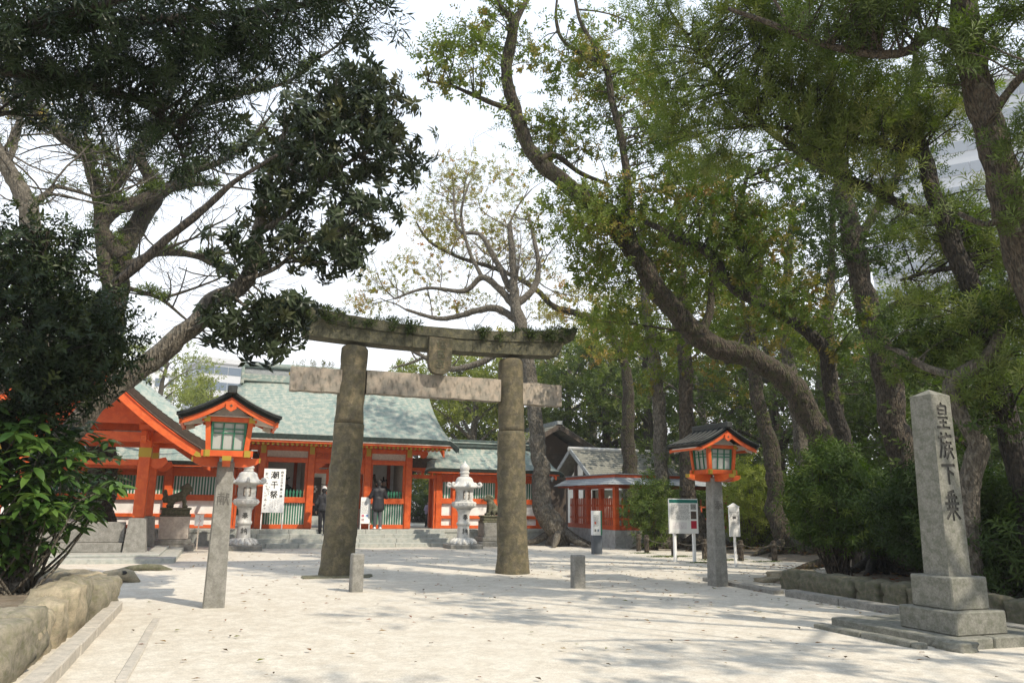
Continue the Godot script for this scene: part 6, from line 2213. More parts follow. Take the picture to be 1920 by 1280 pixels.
const GREEN_A := [Color(0.112, 0.160, 0.030), Color(0.205, 0.243, 0.054), Color(0.317, 0.205, 0.061)]
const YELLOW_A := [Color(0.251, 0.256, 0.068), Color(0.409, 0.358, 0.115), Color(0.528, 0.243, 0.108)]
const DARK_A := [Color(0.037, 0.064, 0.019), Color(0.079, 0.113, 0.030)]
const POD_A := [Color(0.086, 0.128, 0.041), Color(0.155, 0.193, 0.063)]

func build_trees():
	# ---- right side
	tree("camphor_tree", "huge curved camphor tree with moss on its arching trunk leaning over the approach", Vector3(14.4, 0.1, -14.6), M.bark_moss, [
		[20.5, 17.5, [1630, 1000, 78], [1600, 930, 72], [1570, 865, 68], [1530, 800, 64], [1490, 730, 62], [1440, 687, 60], [1390, 664, 58], [1340, 650, 58], [1295, 615, 56], [1255, 570, 54], [1220, 525, 52], [1190, 470, 50], [1150, 425, 48], [1100, 375, 46], [1060, 345, 44], [1010, 300, 40], [980, 250, 36], [960, 190, 33], [948, 130, 32], [958, 75, 30], [965, 40, 26]],
		[17.5, 17.2, [965, 42, 22], [940, 12, 14], [915, -30, 10]],
		[17.5, 17.8, [965, 42, 22], [985, 5, 14], [1010, -40, 10]],
		[17.7, 17.0, [955, 205, 18], [915, 190, 14], [880, 175, 12], [845, 160, 8], [800, 152, 5]],
		[18.3, 18.0, [1190, 470, 34], [1180, 420, 26], [1176, 330, 21], [1167, 270, 19], [1150, 200, 18], [1138, 130, 18], [1115, 112, 14], [1060, 80, 10], [1043, 40, 8], [1045, -10, 6]],
		[18.0, 18.6, [1138, 130, 15], [1110, 80, 12], [1085, 30, 10], [1075, -30, 8]],
		[18.0, 18.8, [1010, 300, 18], [1040, 290, 15], [1090, 325, 12], [1140, 345, 8]],
		[19.5, 20.5, [1310, 630, 26], [1330, 590, 22], [1336, 520, 18], [1330, 450, 14], [1345, 380, 10]],
	], [
		[865, 125, 80, 55, 17.0, 0.9, 26], [935, 60, 70, 60, 17.4, 1.0, 20], [1000, 235, 50, 40, 18.2, 0.8, 8], [1065, 260, 80, 60, 18.8, 1.3, 26], [1090, 120, 60, 90, 18.4, 1.3, 26], [1190, 210, 80, 120, 18.8, 1.5, 40], [1150, 380, 100, 60, 18.2, 1.2, 34], [1100, 430, 70, 50, 17.6, 0.9, 22], [1170, 505, 80, 50, 20.5, 1.0, 26], [1260, 400, 90, 100, 19.5, 1.6, 44], [1230, 640, 80, 40, 21.0, 1.0, 20], [1150, 590, 60, 40, 18.0, 0.8, 12], [1310, 520, 90, 70, 20.0, 1.4, 30], [1010, 120, 40, 60, 18.6, 1.0, 8], [1060, 400, 60, 40, 17.8, 0.8, 14], [1170, 120, 110, 110, 22.5, 1.6, 44], [1260, 200, 90, 90, 23.5, 1.6, 34], [1330, 300, 80, 80, 19.5, 1.4, 24], [1250, 300, 70, 70, 19.0, 1.2, 22], [1110, 500, 50, 50, 18.5, 0.9, 14], [1390, 610, 70, 40, 21.5, 0.9, 16],
	], {w = 0.7, seed = 101, colors = GREEN_A, per = 10, rc = 0.48, scale = 1.1, ferns = 110, fern_size = 0.85, flare = 1.5})
	tree("leaning_oak", "slender dark mossy tree whose limb reaches left above the lantern", Vector3(13.4, 0.1, -13.45), M.bark_dark, [
		[19.0, 17.0, [1640, 960, 38], [1600, 880, 34], [1583, 829, 32], [1565, 765, 30], [1556, 720, 28], [1546, 656, 27], [1497, 607, 25], [1440, 575, 24], [1393, 552, 24], [1360, 520, 23], [1344, 492, 22], [1310, 460, 20], [1273, 448, 18], [1240, 430, 14], [1210, 415, 10]],
		[17.5, 17.5, [1393, 552, 16], [1400, 480, 13], [1390, 400, 10], [1400, 330, 7]],
	], [[1330, 420, 80, 60, 17.0, 1.0, 26], [1420, 470, 90, 60, 17.2, 1.0, 26], [1420, 360, 90, 80, 17.6, 1.2, 34], [1480, 560, 60, 40, 17.2, 0.8, 14], [1560, 620, 60, 60, 18.0, 1.0, 14]], {w = 0.9, seed = 103, colors = [Color(0.079, 0.122, 0.024), Color(0.152, 0.192, 0.041), Color(0.264, 0.154, 0.054)], per = 10, rc = 0.45, scale = 1.1, ferns = 40})
	tree("straight_oak", "tall straight grey-brown tree rising behind the dark shrubs near the inscribed pillar", Vector3(15.45, 0.1, -14.2), M.bark, [
		[21.0, 21.0, [1720, 1000, 62], [1700, 900, 58], [1680, 800, 56], [1660, 700, 54], [1640, 620, 50], [1615, 540, 46], [1600, 470, 42], [1590, 400, 38], [1575, 320, 34], [1560, 250, 28], [1562, 150, 20], [1550, 60, 12]],
		[21.0, 20.0, [1640, 610, 20], [1680, 570, 16], [1730, 560, 12], [1780, 530, 8]],
		[21.0, 22.0, [1600, 470, 22], [1640, 400, 16], [1680, 340, 12], [1690, 260, 8]],
		[21.0, 20.5, [1655, 690, 14], [1700, 690, 11], [1740, 660, 8]],
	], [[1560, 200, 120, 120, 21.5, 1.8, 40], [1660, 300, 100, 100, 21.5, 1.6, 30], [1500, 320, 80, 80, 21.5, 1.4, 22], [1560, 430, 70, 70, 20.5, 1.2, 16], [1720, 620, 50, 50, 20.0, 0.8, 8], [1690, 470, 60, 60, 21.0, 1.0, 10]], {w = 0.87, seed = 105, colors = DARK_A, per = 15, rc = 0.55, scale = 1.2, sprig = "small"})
	tree("yew_pine", "dark leaning yew pine with narrow leaves right of the inscribed pillar", Vector3(11.3, 0.1, -8.3), M.bark_dark, [
		[14.0, 13.5, [1935, 960, 58], [1900, 850, 54], [1880, 760, 52], [1850, 650, 50], [1815, 530, 46], [1790, 470, 42], [1765, 400, 38], [1740, 320, 34], [1722, 250, 26], [1715, 170, 18], [1720, 60, 10]],
		[13.6, 12.5, [1740, 395, 24], [1700, 388, 22], [1640, 355, 21], [1563, 323, 20], [1475, 268, 17], [1420, 224, 14], [1350, 148, 11], [1284, 60, 8], [1250, 10, 5]],
		[13.5, 12.8, [1728, 292, 18], [1645, 268, 15], [1563, 257, 13], [1475, 240, 10], [1400, 235, 6]],
		[13.8, 13.0, [1830, 600, 18], [1870, 560, 15], [1910, 530, 12], [1960, 510, 8]],
		[13.7, 14.3, [1800, 500, 14], [1740, 510, 10], [1690, 525, 7]],
	], [
		[1300, 120, 90, 100, 12.6, 1.0, 40], [1400, 60, 100, 60, 12.4, 1.0, 40], [1400, 190, 90, 50, 12.5, 0.8, 36], [1480, 130, 100, 70, 12.6, 0.9, 46], [1580, 180, 110, 60, 12.8, 0.9, 46], [1640, 240, 110, 50, 12.8, 0.9, 42], [1530, 260, 90, 40, 12.6, 0.7, 26], [1740, 200, 90, 80, 13.2, 1.0, 36], [1480, 20, 130, 50, 12.4, 1.0, 36], [1340, 290, 60, 50, 12.8, 0.7, 18], [1620, 340, 70, 40, 13.0, 0.7, 14], [1880, 590, 70, 60, 13.2, 0.8, 22], [1860, 700, 80, 60, 13.2, 0.8, 22], [1720, 430, 70, 40, 13.6, 0.7, 12], [1800, 380, 60, 60, 14.2, 0.6, 12], [1700, 600, 50, 60, 13.8, 0.6, 8], [1260, 220, 40, 60, 12.8, 0.7, 12], [1240, 40, 50, 60, 12.6, 0.8, 16], [1770, 560, 60, 50, 14.5, 0.7, 16], [1850, 470, 70, 50, 14.5, 0.7, 18], [1700, 680, 60, 50, 14.5, 0.7, 14], [1800, 660, 60, 50, 14.2, 0.7, 16], [1900, 470, 50, 60, 14.0, 0.7, 14], [1860, 400, 60, 40, 14.5, 0.7, 12], [1770, 470, 60, 40, 15.0, 0.6, 10],
	], {w = 0.8, seed = 107, colors = [Color(0.112, 0.160, 0.043), Color(0.224, 0.264, 0.077), Color(0.309, 0.304, 0.109)], per = 8, rc = 0.34, sprig = "pod", up = 0.7})
	tree("great_yew_pine", "massive ridged trunk of an old yew pine rising past the top right", Vector3(12.0, 0.1, -6.0), M.bark, [
		[12.6, 11.5, [2010, 800, 80], [1975, 640, 78], [1930, 500, 74], [1900, 400, 70], [1870, 300, 66], [1845, 200, 64], [1825, 120, 60], [1810, 40, 56], [1800, -60, 50], [1790, -200, 38]],
		[11.6, 11.0, [1805, 90, 34], [1750, 60, 28], [1690, 100, 20], [1574, 90, 16], [1486, 60, 14], [1431, 38, 11], [1366, 16, 8]],
		[11.7, 11.0, [1850, 230, 22], [1900, 160, 18], [1960, 100, 14]],
		[11.9, 12.4, [1900, 400, 18], [1850, 420, 14], [1800, 400, 10]],
	], [[1680, 40, 110, 50, 11.2, 0.9, 36], [1580, 30, 110, 40, 11.0, 0.9, 34], [1905, 60, 60, 90, 11.6, 0.7, 26], [1760, 120, 60, 50, 11.4, 0.7, 18], [1950, 380, 40, 60, 11.6, 0.6, 10], [1700, -60, 200, 60, 11.2, 1.2, 30], [1500, -160, 260, 90, 12.0, 1.4, 60], [1350, -260, 240, 90, 12.0, 1.4, 44], [1750, -240, 240, 100, 11.5, 1.4, 40], [1930, 250, 36, 60, 11.2, 0.5, 10]], {w = 0.85, seed = 109, colors = POD_A, per = 8, rc = 0.32, sprig = "pod", up = 0.7})
	tree("crooked_tree", "crooked bare-trunked tree bending behind the inscribed pillar", Vector3(10.4, 0.1, -8.6), M.bark_grey, [
		[13.5, 13.0, [1815, 960, 46], [1818, 900, 44], [1832, 855, 44], [1836, 832, 42], [1822, 808, 38], [1798, 775, 34], [1783, 735, 34], [1792, 708, 34], [1825, 690, 32], [1860, 660, 26], [1885, 600, 18], [1895, 520, 10]],
		[13.2, 13.6, [1795, 705, 22], [1740, 690, 17], [1690, 660, 12], [1660, 650, 7]],
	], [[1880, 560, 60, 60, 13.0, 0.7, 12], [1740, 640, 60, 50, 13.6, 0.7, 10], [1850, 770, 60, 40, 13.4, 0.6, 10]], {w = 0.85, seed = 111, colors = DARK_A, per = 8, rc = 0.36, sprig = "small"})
	# ---- middle distance, straight trunks of the wood
	var mid := [
		["slim pale-barked tree standing at the corner of the picket fence", Vector3(15.3, 0.05, -25.0), "bark_grey", [29.3, 29.0, [1246, 960, 40], [1240, 850, 34], [1238, 780, 32], [1232, 710, 32], [1222, 640, 28], [1212, 580, 24], [1205, 500, 18], [1200, 400, 10]], [[1210, 560, 80, 60, 29, 1.6, 18], [1200, 440, 90, 70, 29.5, 1.6, 16], [1130, 620, 60, 40, 28.5, 1.2, 10], [1260, 700, 50, 40, 29, 1.0, 8]], GREEN_A, 121],
		["straight brown tree standing just behind the information board", Vector3(16.2, 0.05, -24.0), "bark", [29.0, 29.0, [1296, 960, 46], [1290, 900, 40], [1287, 790, 38], [1285, 700, 36], [1283, 640, 34], [1280, 560, 28], [1275, 460, 20], [1270, 360, 12]], [[1290, 470, 90, 90, 29.5, 1.8, 24], [1340, 590, 60, 50, 29, 1.2, 10], [1370, 700, 50, 60, 29, 1.0, 10]], GREEN_A, 123],
		["sunlit mossy tree behind the low rope fence with spreading roots", Vector3(17.0, 0.05, -20.7), "bark_moss", [26.8, 26.5, [1456, 970, 46], [1452, 900, 42], [1446, 840, 40], [1432, 790, 36], [1420, 745, 34], [1414, 700, 32], [1405, 620, 28], [1420, 540, 20], [1430, 440, 12]], [[1420, 520, 80, 80, 27, 1.6, 22], [1480, 640, 60, 60, 27, 1.2, 12], [1380, 440, 70, 60, 27, 1.4, 14]], GREEN_A, 125],
		["thick forked tree behind the white walled house", Vector3(17.0, 0.05, -32.8), "bark_moss", [36.8, 36.0, [1182, 960, 40], [1180, 880, 38], [1178, 800, 34], [1178, 740, 30], [1165, 665, 24], [1125, 610, 20], [1080, 587, 17], [1040, 575, 15], [1010, 547, 14], [980, 527, 13], [935, 505, 12], [860, 482, 9], [805, 452, 7], [780, 415, 4]], [[830, 430, 60, 40, 36, 1.2, 12], [900, 470, 60, 40, 36, 1.2, 8], [1150, 640, 60, 40, 36.5, 1.4, 12], [1060, 560, 50, 30, 36, 1.0, 6]], YELLOW_A, 127],
		["leafy tree with pale trunk rising right behind the rope fence", Vector3(20.5, 0.05, -22.0), "bark_grey", [30.2, 30.5, [1512, 900, 36], [1500, 800, 34], [1480, 700, 32], [1470, 600, 28], [1478, 500, 22], [1490, 380, 14]], [[1490, 430, 90, 90, 30.5, 1.8, 24], [1540, 560, 60, 60, 30, 1.4, 12]], DARK_A, 129],
		["dark upright tree in the wood behind the leaning trunk", Vector3(21.5, 0.05, -18.0), "bark", [28.0, 28.3, [1585, 900, 34], [1575, 800, 32], [1560, 700, 30], [1555, 600, 26], [1560, 480, 18], [1565, 350, 10]], [[1580, 420, 100, 110, 28.5, 1.8, 26], [1640, 740, 60, 60, 28, 1.4, 14]], DARK_A, 131],
	]
	for q in mid:
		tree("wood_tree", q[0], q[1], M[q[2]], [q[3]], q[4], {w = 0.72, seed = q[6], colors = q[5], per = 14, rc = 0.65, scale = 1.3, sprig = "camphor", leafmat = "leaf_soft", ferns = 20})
	tree("spreading_tree", "wide-spreading yellow-green tree behind the torii beside the right-hand corridor", Vector3(12.15, 0.0, -27.55), M.bark_grey, [
		[30.1, 31.5, [1022, 960, 38], [1016, 900, 33], [1010, 850, 29], [1004, 800, 27], [998, 740, 25], [988, 660, 25], [975, 605, 23], [966, 570, 19], [962, 500, 14], [955, 420, 9]],
		[31.4, 31.6, [970, 600, 15], [930, 578, 13], [895, 582, 12], [860, 592, 10], [820, 597, 8], [760, 580, 5]],
		[31.4, 31.8, [966, 575, 15], [935, 540, 13], [905, 520, 11], [870, 545, 9], [800, 540, 6], [740, 560, 4]],
		[31.4, 32.5, [970, 570, 14], [1000, 540, 12], [1010, 500, 10], [1000, 440, 7], [990, 400, 4]],
		[31.5, 32.2, [958, 545, 12], [925, 480, 10], [900, 440, 8], [860, 430, 6], [850, 360, 4]],
		[31.6, 32.2, [905, 520, 8], [880, 470, 7], [865, 400, 5], [880, 340, 3]],
		[31.0, 31.0, [990, 665, 14], [950, 655, 12], [905, 678, 12], [850, 692, 11], [815, 680, 9], [770, 655, 7], [730, 630, 5], [690, 605, 3]],
		[31.0, 31.2, [800, 668, 6], [770, 680, 5], [735, 690, 3]],
	], [[860, 330, 60, 45, 33.6, 1.4, 32], [930, 340, 60, 50, 34, 1.4, 28], [820, 400, 70, 50, 33.4, 1.4, 30], [900, 420, 80, 50, 33.6, 1.4, 28], [730, 530, 60, 40, 33.0, 1.2, 18], [800, 510, 70, 40, 33.2, 1.2, 20], [980, 420, 50, 60, 34, 1.4, 20], [1000, 500, 50, 40, 34, 1.2, 18], [680, 570, 40, 25, 32.8, 0.9, 10], [860, 560, 70, 25, 33.2, 1.0, 16]], {seed = 141, twigs = 45, flare = 1.2,  colors = YELLOW_A, per = 9, rc = 0.55, leafmat = "leaf_soft", bare = [[955, 420, 33.5, 0.2, 1, 2.2, 0.05, 2], [760, 580, 33, -1, 0.3, 1.6, 0.04, 2], [850, 360, 33.5, -0.3, 1, 1.5, 0.04, 2], [740, 560, 33.2, -0.8, 0.7, 1.6, 0.04, 2]]})
	# ---- left side
	tree("leaning_evergreen", "leaning smooth grey tree with dark broad leaves arching over the pavilion roof", Vector3(-2.55, 0.35, -12.6), M.bark_grey, [
		[12.9, 12.3, [40, 960, 50], [75, 890, 48], [110, 838, 48], [150, 790, 46], [200, 738, 44], [255, 697, 42], [288, 672, 44], [330, 635, 40], [370, 602, 38], [398, 562, 36], [435, 548, 34], [462, 523, 32], [475, 480, 25], [480, 440, 23], [490, 400, 20], [500, 350, 17], [515, 300, 13], [540, 230, 9]],
		[12.3, 12.0, [480, 440, 14], [540, 400, 12], [600, 340, 10], [660, 300, 8], [730, 260, 5]],
		[12.3, 12.5, [495, 370, 12], [560, 290, 10], [620, 210, 8], [680, 160, 5]],
		[12.2, 12.0, [462, 523, 12], [520, 500, 9], [580, 450, 7], [640, 440, 4]],
		[12.4, 12.2, [430, 550, 9], [480, 590, 7], [520, 620, 5]],
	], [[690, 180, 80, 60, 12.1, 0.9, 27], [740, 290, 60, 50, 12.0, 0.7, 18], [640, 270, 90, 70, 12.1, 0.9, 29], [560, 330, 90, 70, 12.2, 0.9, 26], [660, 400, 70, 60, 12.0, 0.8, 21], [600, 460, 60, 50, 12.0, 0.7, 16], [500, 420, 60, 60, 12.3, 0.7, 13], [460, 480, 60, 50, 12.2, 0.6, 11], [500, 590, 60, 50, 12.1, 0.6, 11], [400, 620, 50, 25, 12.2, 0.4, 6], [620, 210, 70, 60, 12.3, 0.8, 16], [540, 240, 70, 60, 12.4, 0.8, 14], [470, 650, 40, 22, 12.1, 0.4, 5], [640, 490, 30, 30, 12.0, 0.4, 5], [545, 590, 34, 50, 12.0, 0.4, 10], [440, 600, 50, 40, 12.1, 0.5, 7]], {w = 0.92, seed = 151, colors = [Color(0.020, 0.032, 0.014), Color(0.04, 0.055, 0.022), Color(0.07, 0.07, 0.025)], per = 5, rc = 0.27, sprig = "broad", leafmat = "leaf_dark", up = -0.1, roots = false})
	tree("mossy_bare_tree", "large mossy half-bare tree with many limbs behind the pavilion", Vector3(-3.5, 0.0, -27.8), M.bark_moss, [
		[28.0, 26.5, [190, 900, 66], [195, 700, 62], [212, 600, 58], [218, 520, 56], [234, 467, 52], [265, 409, 44], [289, 366, 38], [276, 329, 32], [260, 281, 28], [287, 234, 24], [319, 175, 18], [340, 100, 10]],
		[26.8, 26.0, [228, 480, 40], [190, 430, 38], [212, 395, 36], [276, 372, 32], [329, 345, 26], [366, 319, 20], [420, 300, 14], [500, 240, 9]],
		[26.8, 27.5, [205, 560, 36], [190, 440, 34], [186, 382, 32], [175, 340, 28], [154, 287, 24], [111, 255, 20], [69, 212, 16], [37, 154, 10]],
		[27.0, 26.5, [188, 390, 26], [228, 329, 22], [255, 287, 20], [297, 255, 17], [361, 207, 14], [440, 180, 11], [536, 154, 9], [595, 111, 7], [664, 64, 4]],
		[26.8, 26.0, [240, 500, 30], [265, 488, 26], [297, 473, 22], [361, 478, 17], [414, 504, 12], [450, 530, 7], [480, 560, 4]],
		[26.6, 27.0, [175, 340, 14], [160, 250, 11], [150, 200, 8], [165, 120, 5]],
		[26.5, 27.5, [212, 393, 12], [210, 330, 10], [195, 270, 8], [180, 230, 5]],
		[26.5, 26.0, [300, 360, 12], [380, 345, 9], [430, 350, 6], [500, 360, 3]],
		[26.5, 26.0, [240, 540, 14], [300, 560, 9], [350, 600, 6], [410, 640, 3]],
	], [], {w = 0.72, seed = 161, ferns = 420, fern_size = 1.9, twigs = 110, bare = [[340, 100, 26.5, 0.2, 1, 2.6, 0.07, 3], [420, 300, 26.2, 1, 0.3, 2.6, 0.06, 3], [361, 478, 26.3, 1, 0.1, 2.4, 0.06, 3], [414, 504, 26.2, 0.8, -0.5, 2.2, 0.05, 3], [69, 212, 27.2, -1, 0.5, 2.6, 0.06, 3], [37, 154, 27.4, -0.6, 0.8, 2.4, 0.05, 3], [111, 255, 27.3, -0.6, 0.3, 2.4, 0.05, 3], [350, 600, 26.1, 0.9, -0.3, 2.2, 0.045, 3], [300, 560, 26.3, 0.9, 0.1, 2.4, 0.05, 3], [440, 180, 26.6, 0.6, 0.6, 2.0, 0.05, 3], [595, 111, 26.5, 0.9, 0.5, 2.0, 0.04, 2], [165, 120, 27, 0, 1, 2.0, 0.05, 3], [180, 230, 27.4, -0.4, 1, 2.2, 0.05, 3], [297, 473, 26.3, 0.9, 0.5, 2.4, 0.05, 3], [480, 360, 26, 1, -0.1, 1.8, 0.03, 2]]})
	tree("grey_trunk_tree", "pale-trunked half-bare tree at the far left behind the dark foliage", Vector3(-5.0, 0.0, -25.9), M.bark_grey, [
		[26.4, 25.5, [60, 900, 54], [74, 664, 50], [80, 584, 48], [68, 478, 46], [55, 409, 44], [32, 350, 38], [0, 292, 30], [-40, 220, 20], [-70, 120, 10]],
		[26.0, 26.5, [50, 395, 18], [90, 360, 14], [110, 350, 10], [180, 370, 6]],
		[26.0, 26.5, [10, 310, 18], [30, 260, 13], [40, 200, 9], [20, 120, 5]],
	], [[40, 190, 70, 60, 26.5, 1.5, 9], [-20, 120, 60, 60, 26.5, 1.5, 8]], {w = 0.8, seed = 163, twigs = 70, fern_size = 1.6, colors = YELLOW_A, per = 8, rc = 0.5, leafmat = "leaf_soft", ferns = 40, bare = [[180, 370, 26.5, 1, 0.2, 2.0, 0.04, 3], [20, 120, 26.5, 0.1, 1, 2.4, 0.05, 3], [40, 200, 26.4, 0.6, 0.7, 2.2, 0.05, 3], [0, 292, 26, 0.3, 1, 2.4, 0.06, 3], [90, 360, 26.2, 0.5, 0.9, 2, 0.04, 3]]})
	tree("dark_holly", "dark small-leaved evergreen with a straight leaning stem left of the leaning tree", Vector3(-2.9, 0.35, -11.5), M.bark_dark, [
		[11.8, 11.0, [-60, 960, 30], [20, 860, 27], [80, 760, 25], [140, 650, 22], [200, 548, 20], [250, 503, 19], [300, 458, 18], [350, 418, 17], [395, 380, 15], [440, 340, 10], [520, 290, 6]],
		[11.6, 11.0, [60, 790, 20], [70, 700, 17], [60, 600, 14], [80, 500, 11], [90, 430, 7]],
		[11.6, 12.0, [20, 860, 18], [-20, 740, 15], [-10, 620, 12], [10, 520, 8]],
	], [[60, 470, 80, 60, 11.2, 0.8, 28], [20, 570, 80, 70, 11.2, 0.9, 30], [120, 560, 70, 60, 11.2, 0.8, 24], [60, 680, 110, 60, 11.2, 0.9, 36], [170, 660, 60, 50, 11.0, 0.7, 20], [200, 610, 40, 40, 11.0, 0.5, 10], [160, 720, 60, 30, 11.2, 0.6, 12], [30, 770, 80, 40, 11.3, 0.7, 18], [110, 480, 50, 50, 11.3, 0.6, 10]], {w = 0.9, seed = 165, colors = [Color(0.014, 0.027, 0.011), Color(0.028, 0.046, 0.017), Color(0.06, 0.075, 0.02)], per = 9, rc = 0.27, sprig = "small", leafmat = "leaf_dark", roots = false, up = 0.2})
	tree("overhanging_yew_pine", "yew pine whose narrow dark leaves hang in from the top left", Vector3(-6.8, 0.0, -4.2), M.bark_dark, [
		[8.2, 7.6, [-900, 900, 90], [-820, 500, 84], [-740, 200, 76], [-620, -60, 60], [-500, -260, 40]],
		[7.8, 7.8, [-760, 260, 48], [-500, 120, 40], [-260, 60, 32], [0, 60, 26], [240, 40, 20], [480, 20, 14], [700, -10, 8]],
		[7.8, 8.6, [-260, 60, 26], [-60, 120, 20], [120, 150, 16], [260, 190, 12], [330, 260, 8], [350, 330, 5]],
		[7.8, 7.0, [0, 60, 18], [150, 20, 14], [330, -30, 10]],
		[7.8, 8.4, [-500, 120, 28], [-320, 220, 20], [-140, 240, 14], [20, 210, 8]],
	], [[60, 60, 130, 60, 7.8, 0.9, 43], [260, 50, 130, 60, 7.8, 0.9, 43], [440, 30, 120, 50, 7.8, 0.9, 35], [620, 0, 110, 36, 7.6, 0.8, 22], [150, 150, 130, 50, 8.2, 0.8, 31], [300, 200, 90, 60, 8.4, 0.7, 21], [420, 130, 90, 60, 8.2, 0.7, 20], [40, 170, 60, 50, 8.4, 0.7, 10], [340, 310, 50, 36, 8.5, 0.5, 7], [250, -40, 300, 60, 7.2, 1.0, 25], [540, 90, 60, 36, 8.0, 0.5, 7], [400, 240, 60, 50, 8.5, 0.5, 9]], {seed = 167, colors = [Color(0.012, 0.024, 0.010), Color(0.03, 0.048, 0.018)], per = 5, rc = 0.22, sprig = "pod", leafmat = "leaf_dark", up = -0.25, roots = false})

func build_background():
	# trees behind the gate and the corridors, then the wood on the right
	var i := 0
	var pal := [[Color(0.158, 0.192, 0.054), Color(0.264, 0.282, 0.081)], [Color(0.112, 0.154, 0.041), Color(0.198, 0.230, 0.061)], [Color(0.066, 0.102, 0.027), Color(0.125, 0.160, 0.046)], [Color(0.290, 0.275, 0.095), Color(0.436, 0.358, 0.149)]]
	var rows := [
		# [pixel x, distance, height, spread, palette, label]
		[385, 66.0, 12.9, 4.4, 0, "round grey-green tree behind the gate roof's left end"], [265, 84.0, 19.0, 6.2, 0, "pale tree far behind the pavilion"],
		[880, 46.0, 11.6, 4.2, 0, "round clipped tree behind the right-hand corridor roof"], [815, 54.0, 12.8, 4.1, 0, "yellow-green tree behind the gate roof's right end"], [950, 50.0, 12.5, 4.0, 1, "bushy tree behind the torii's right pillar"],
		[1060, 52.0, 14.5, 4.7, 1, "broad tree behind the brown gabled house"], [1140, 50.0, 14.4, 4.6, 2, "dark tree behind the white walled house"], [1220, 46.0, 14.3, 4.6, 1, "tall leafy tree in the wood right of the white walled house"],
		[1110, 60.0, 20.0, 6.5, 3, "yellowish tree crown far behind the houses"], [1010, 62.0, 18.3, 5.9, 3, "yellowish tree crown far behind the torii"], [1290, 56.0, 20.8, 6.7, 3, "yellowish tree crown deep in the wood"],
		[1330, 42.0, 10.8, 4.4, 2, "dark tree in the wood behind the right lantern"], [1400, 48.0, 17.7, 5.7, 1, "tall green tree in the wood behind the right lantern roof"], [1470, 40.0, 12.7, 4.2, 2, "dark tree in the wood behind the rope fence"],
		[1540, 46.0, 17.4, 5.6, 2, "tall dark tree deep in the wood behind the leaning trunk"], [1630, 38.0, 9.9, 4.2, 1, "leafy tree in the wood left of the inscribed pillar"], [1730, 36.0, 9.4, 4.0, 2, "low dark tree in the wood behind the inscribed pillar"], [1830, 30.0, 7.7, 3.8, 2, "low dark tree in the wood right of the inscribed pillar"], [1930, 24.0, 5.7, 3.6, 2, "low dark tree at the far right of the wood"], [1800, 46.0, 14.3, 4.6, 1, "tall green tree in front of the grey tower"], [1680, 52.0, 14.5, 4.7, 1, "tall green tree left of the grey tower"],
		[2040, 33.0, 13.0, 4.6, 2, "tall dark tree in the wood beyond the yew pine"], [2150, 36.0, 15.0, 5.0, 1, "tall green tree at the right end of the wood"],
		[60, 40.0, 8.5, 3.6, 2, "dark tree behind the pavilion's left side"], [-60, 34.0, 11.0, 4.0, 2, "tall dark tree at the far left behind the pavilion"],
	]
	for q in rows:
		var p := at(q[0], 940, q[1])
		p.y = 0.0
		wood_tree("background_tree", q[5], "trees of the background", p, q[2], q[3], 0.2 + q[2] * 0.018, pal[q[4]], 500 + i, {limbs = 13, clumps = 8, per = 13, rc = 0.85, scale = 1.0 if q[1] > 44 else 0.75, from = 0.16, leafmat = "leaf_soft" if q[4] in [0, 3] else "leaf", bark = ["bark", "bark_moss", "bark_grey"][i % 3]})
		i += 1
	# undergrowth
	var sh := [
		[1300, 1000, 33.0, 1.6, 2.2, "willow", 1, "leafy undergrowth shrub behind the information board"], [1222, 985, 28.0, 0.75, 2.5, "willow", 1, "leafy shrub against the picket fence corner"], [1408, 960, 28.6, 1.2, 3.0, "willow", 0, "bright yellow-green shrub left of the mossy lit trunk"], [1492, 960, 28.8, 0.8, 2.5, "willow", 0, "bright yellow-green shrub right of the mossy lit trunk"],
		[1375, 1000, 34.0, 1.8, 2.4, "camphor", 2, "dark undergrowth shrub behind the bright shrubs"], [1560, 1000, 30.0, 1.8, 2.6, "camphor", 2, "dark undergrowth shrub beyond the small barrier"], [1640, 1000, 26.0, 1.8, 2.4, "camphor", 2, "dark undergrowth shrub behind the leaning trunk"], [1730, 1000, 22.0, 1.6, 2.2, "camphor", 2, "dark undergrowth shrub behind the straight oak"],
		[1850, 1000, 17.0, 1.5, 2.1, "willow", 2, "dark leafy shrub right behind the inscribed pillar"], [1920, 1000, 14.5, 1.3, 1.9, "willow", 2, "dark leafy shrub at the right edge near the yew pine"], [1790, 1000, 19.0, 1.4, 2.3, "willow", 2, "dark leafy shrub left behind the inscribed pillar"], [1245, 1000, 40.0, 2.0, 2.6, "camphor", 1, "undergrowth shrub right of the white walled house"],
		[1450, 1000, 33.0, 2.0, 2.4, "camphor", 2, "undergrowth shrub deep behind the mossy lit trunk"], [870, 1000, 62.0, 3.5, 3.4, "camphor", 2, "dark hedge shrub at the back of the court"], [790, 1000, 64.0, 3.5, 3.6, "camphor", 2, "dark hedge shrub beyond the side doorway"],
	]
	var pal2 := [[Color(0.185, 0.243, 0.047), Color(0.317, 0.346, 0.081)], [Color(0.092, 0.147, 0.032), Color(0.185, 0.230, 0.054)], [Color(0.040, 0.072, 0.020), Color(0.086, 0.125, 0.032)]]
	i = 0
	for q in sh:
		var p := at(q[0], 940, q[2])
		p.y = 0.05
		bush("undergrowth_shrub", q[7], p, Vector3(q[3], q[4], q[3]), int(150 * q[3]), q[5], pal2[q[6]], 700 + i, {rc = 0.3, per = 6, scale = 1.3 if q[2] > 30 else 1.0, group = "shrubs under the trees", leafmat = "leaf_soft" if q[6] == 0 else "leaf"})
		i += 1
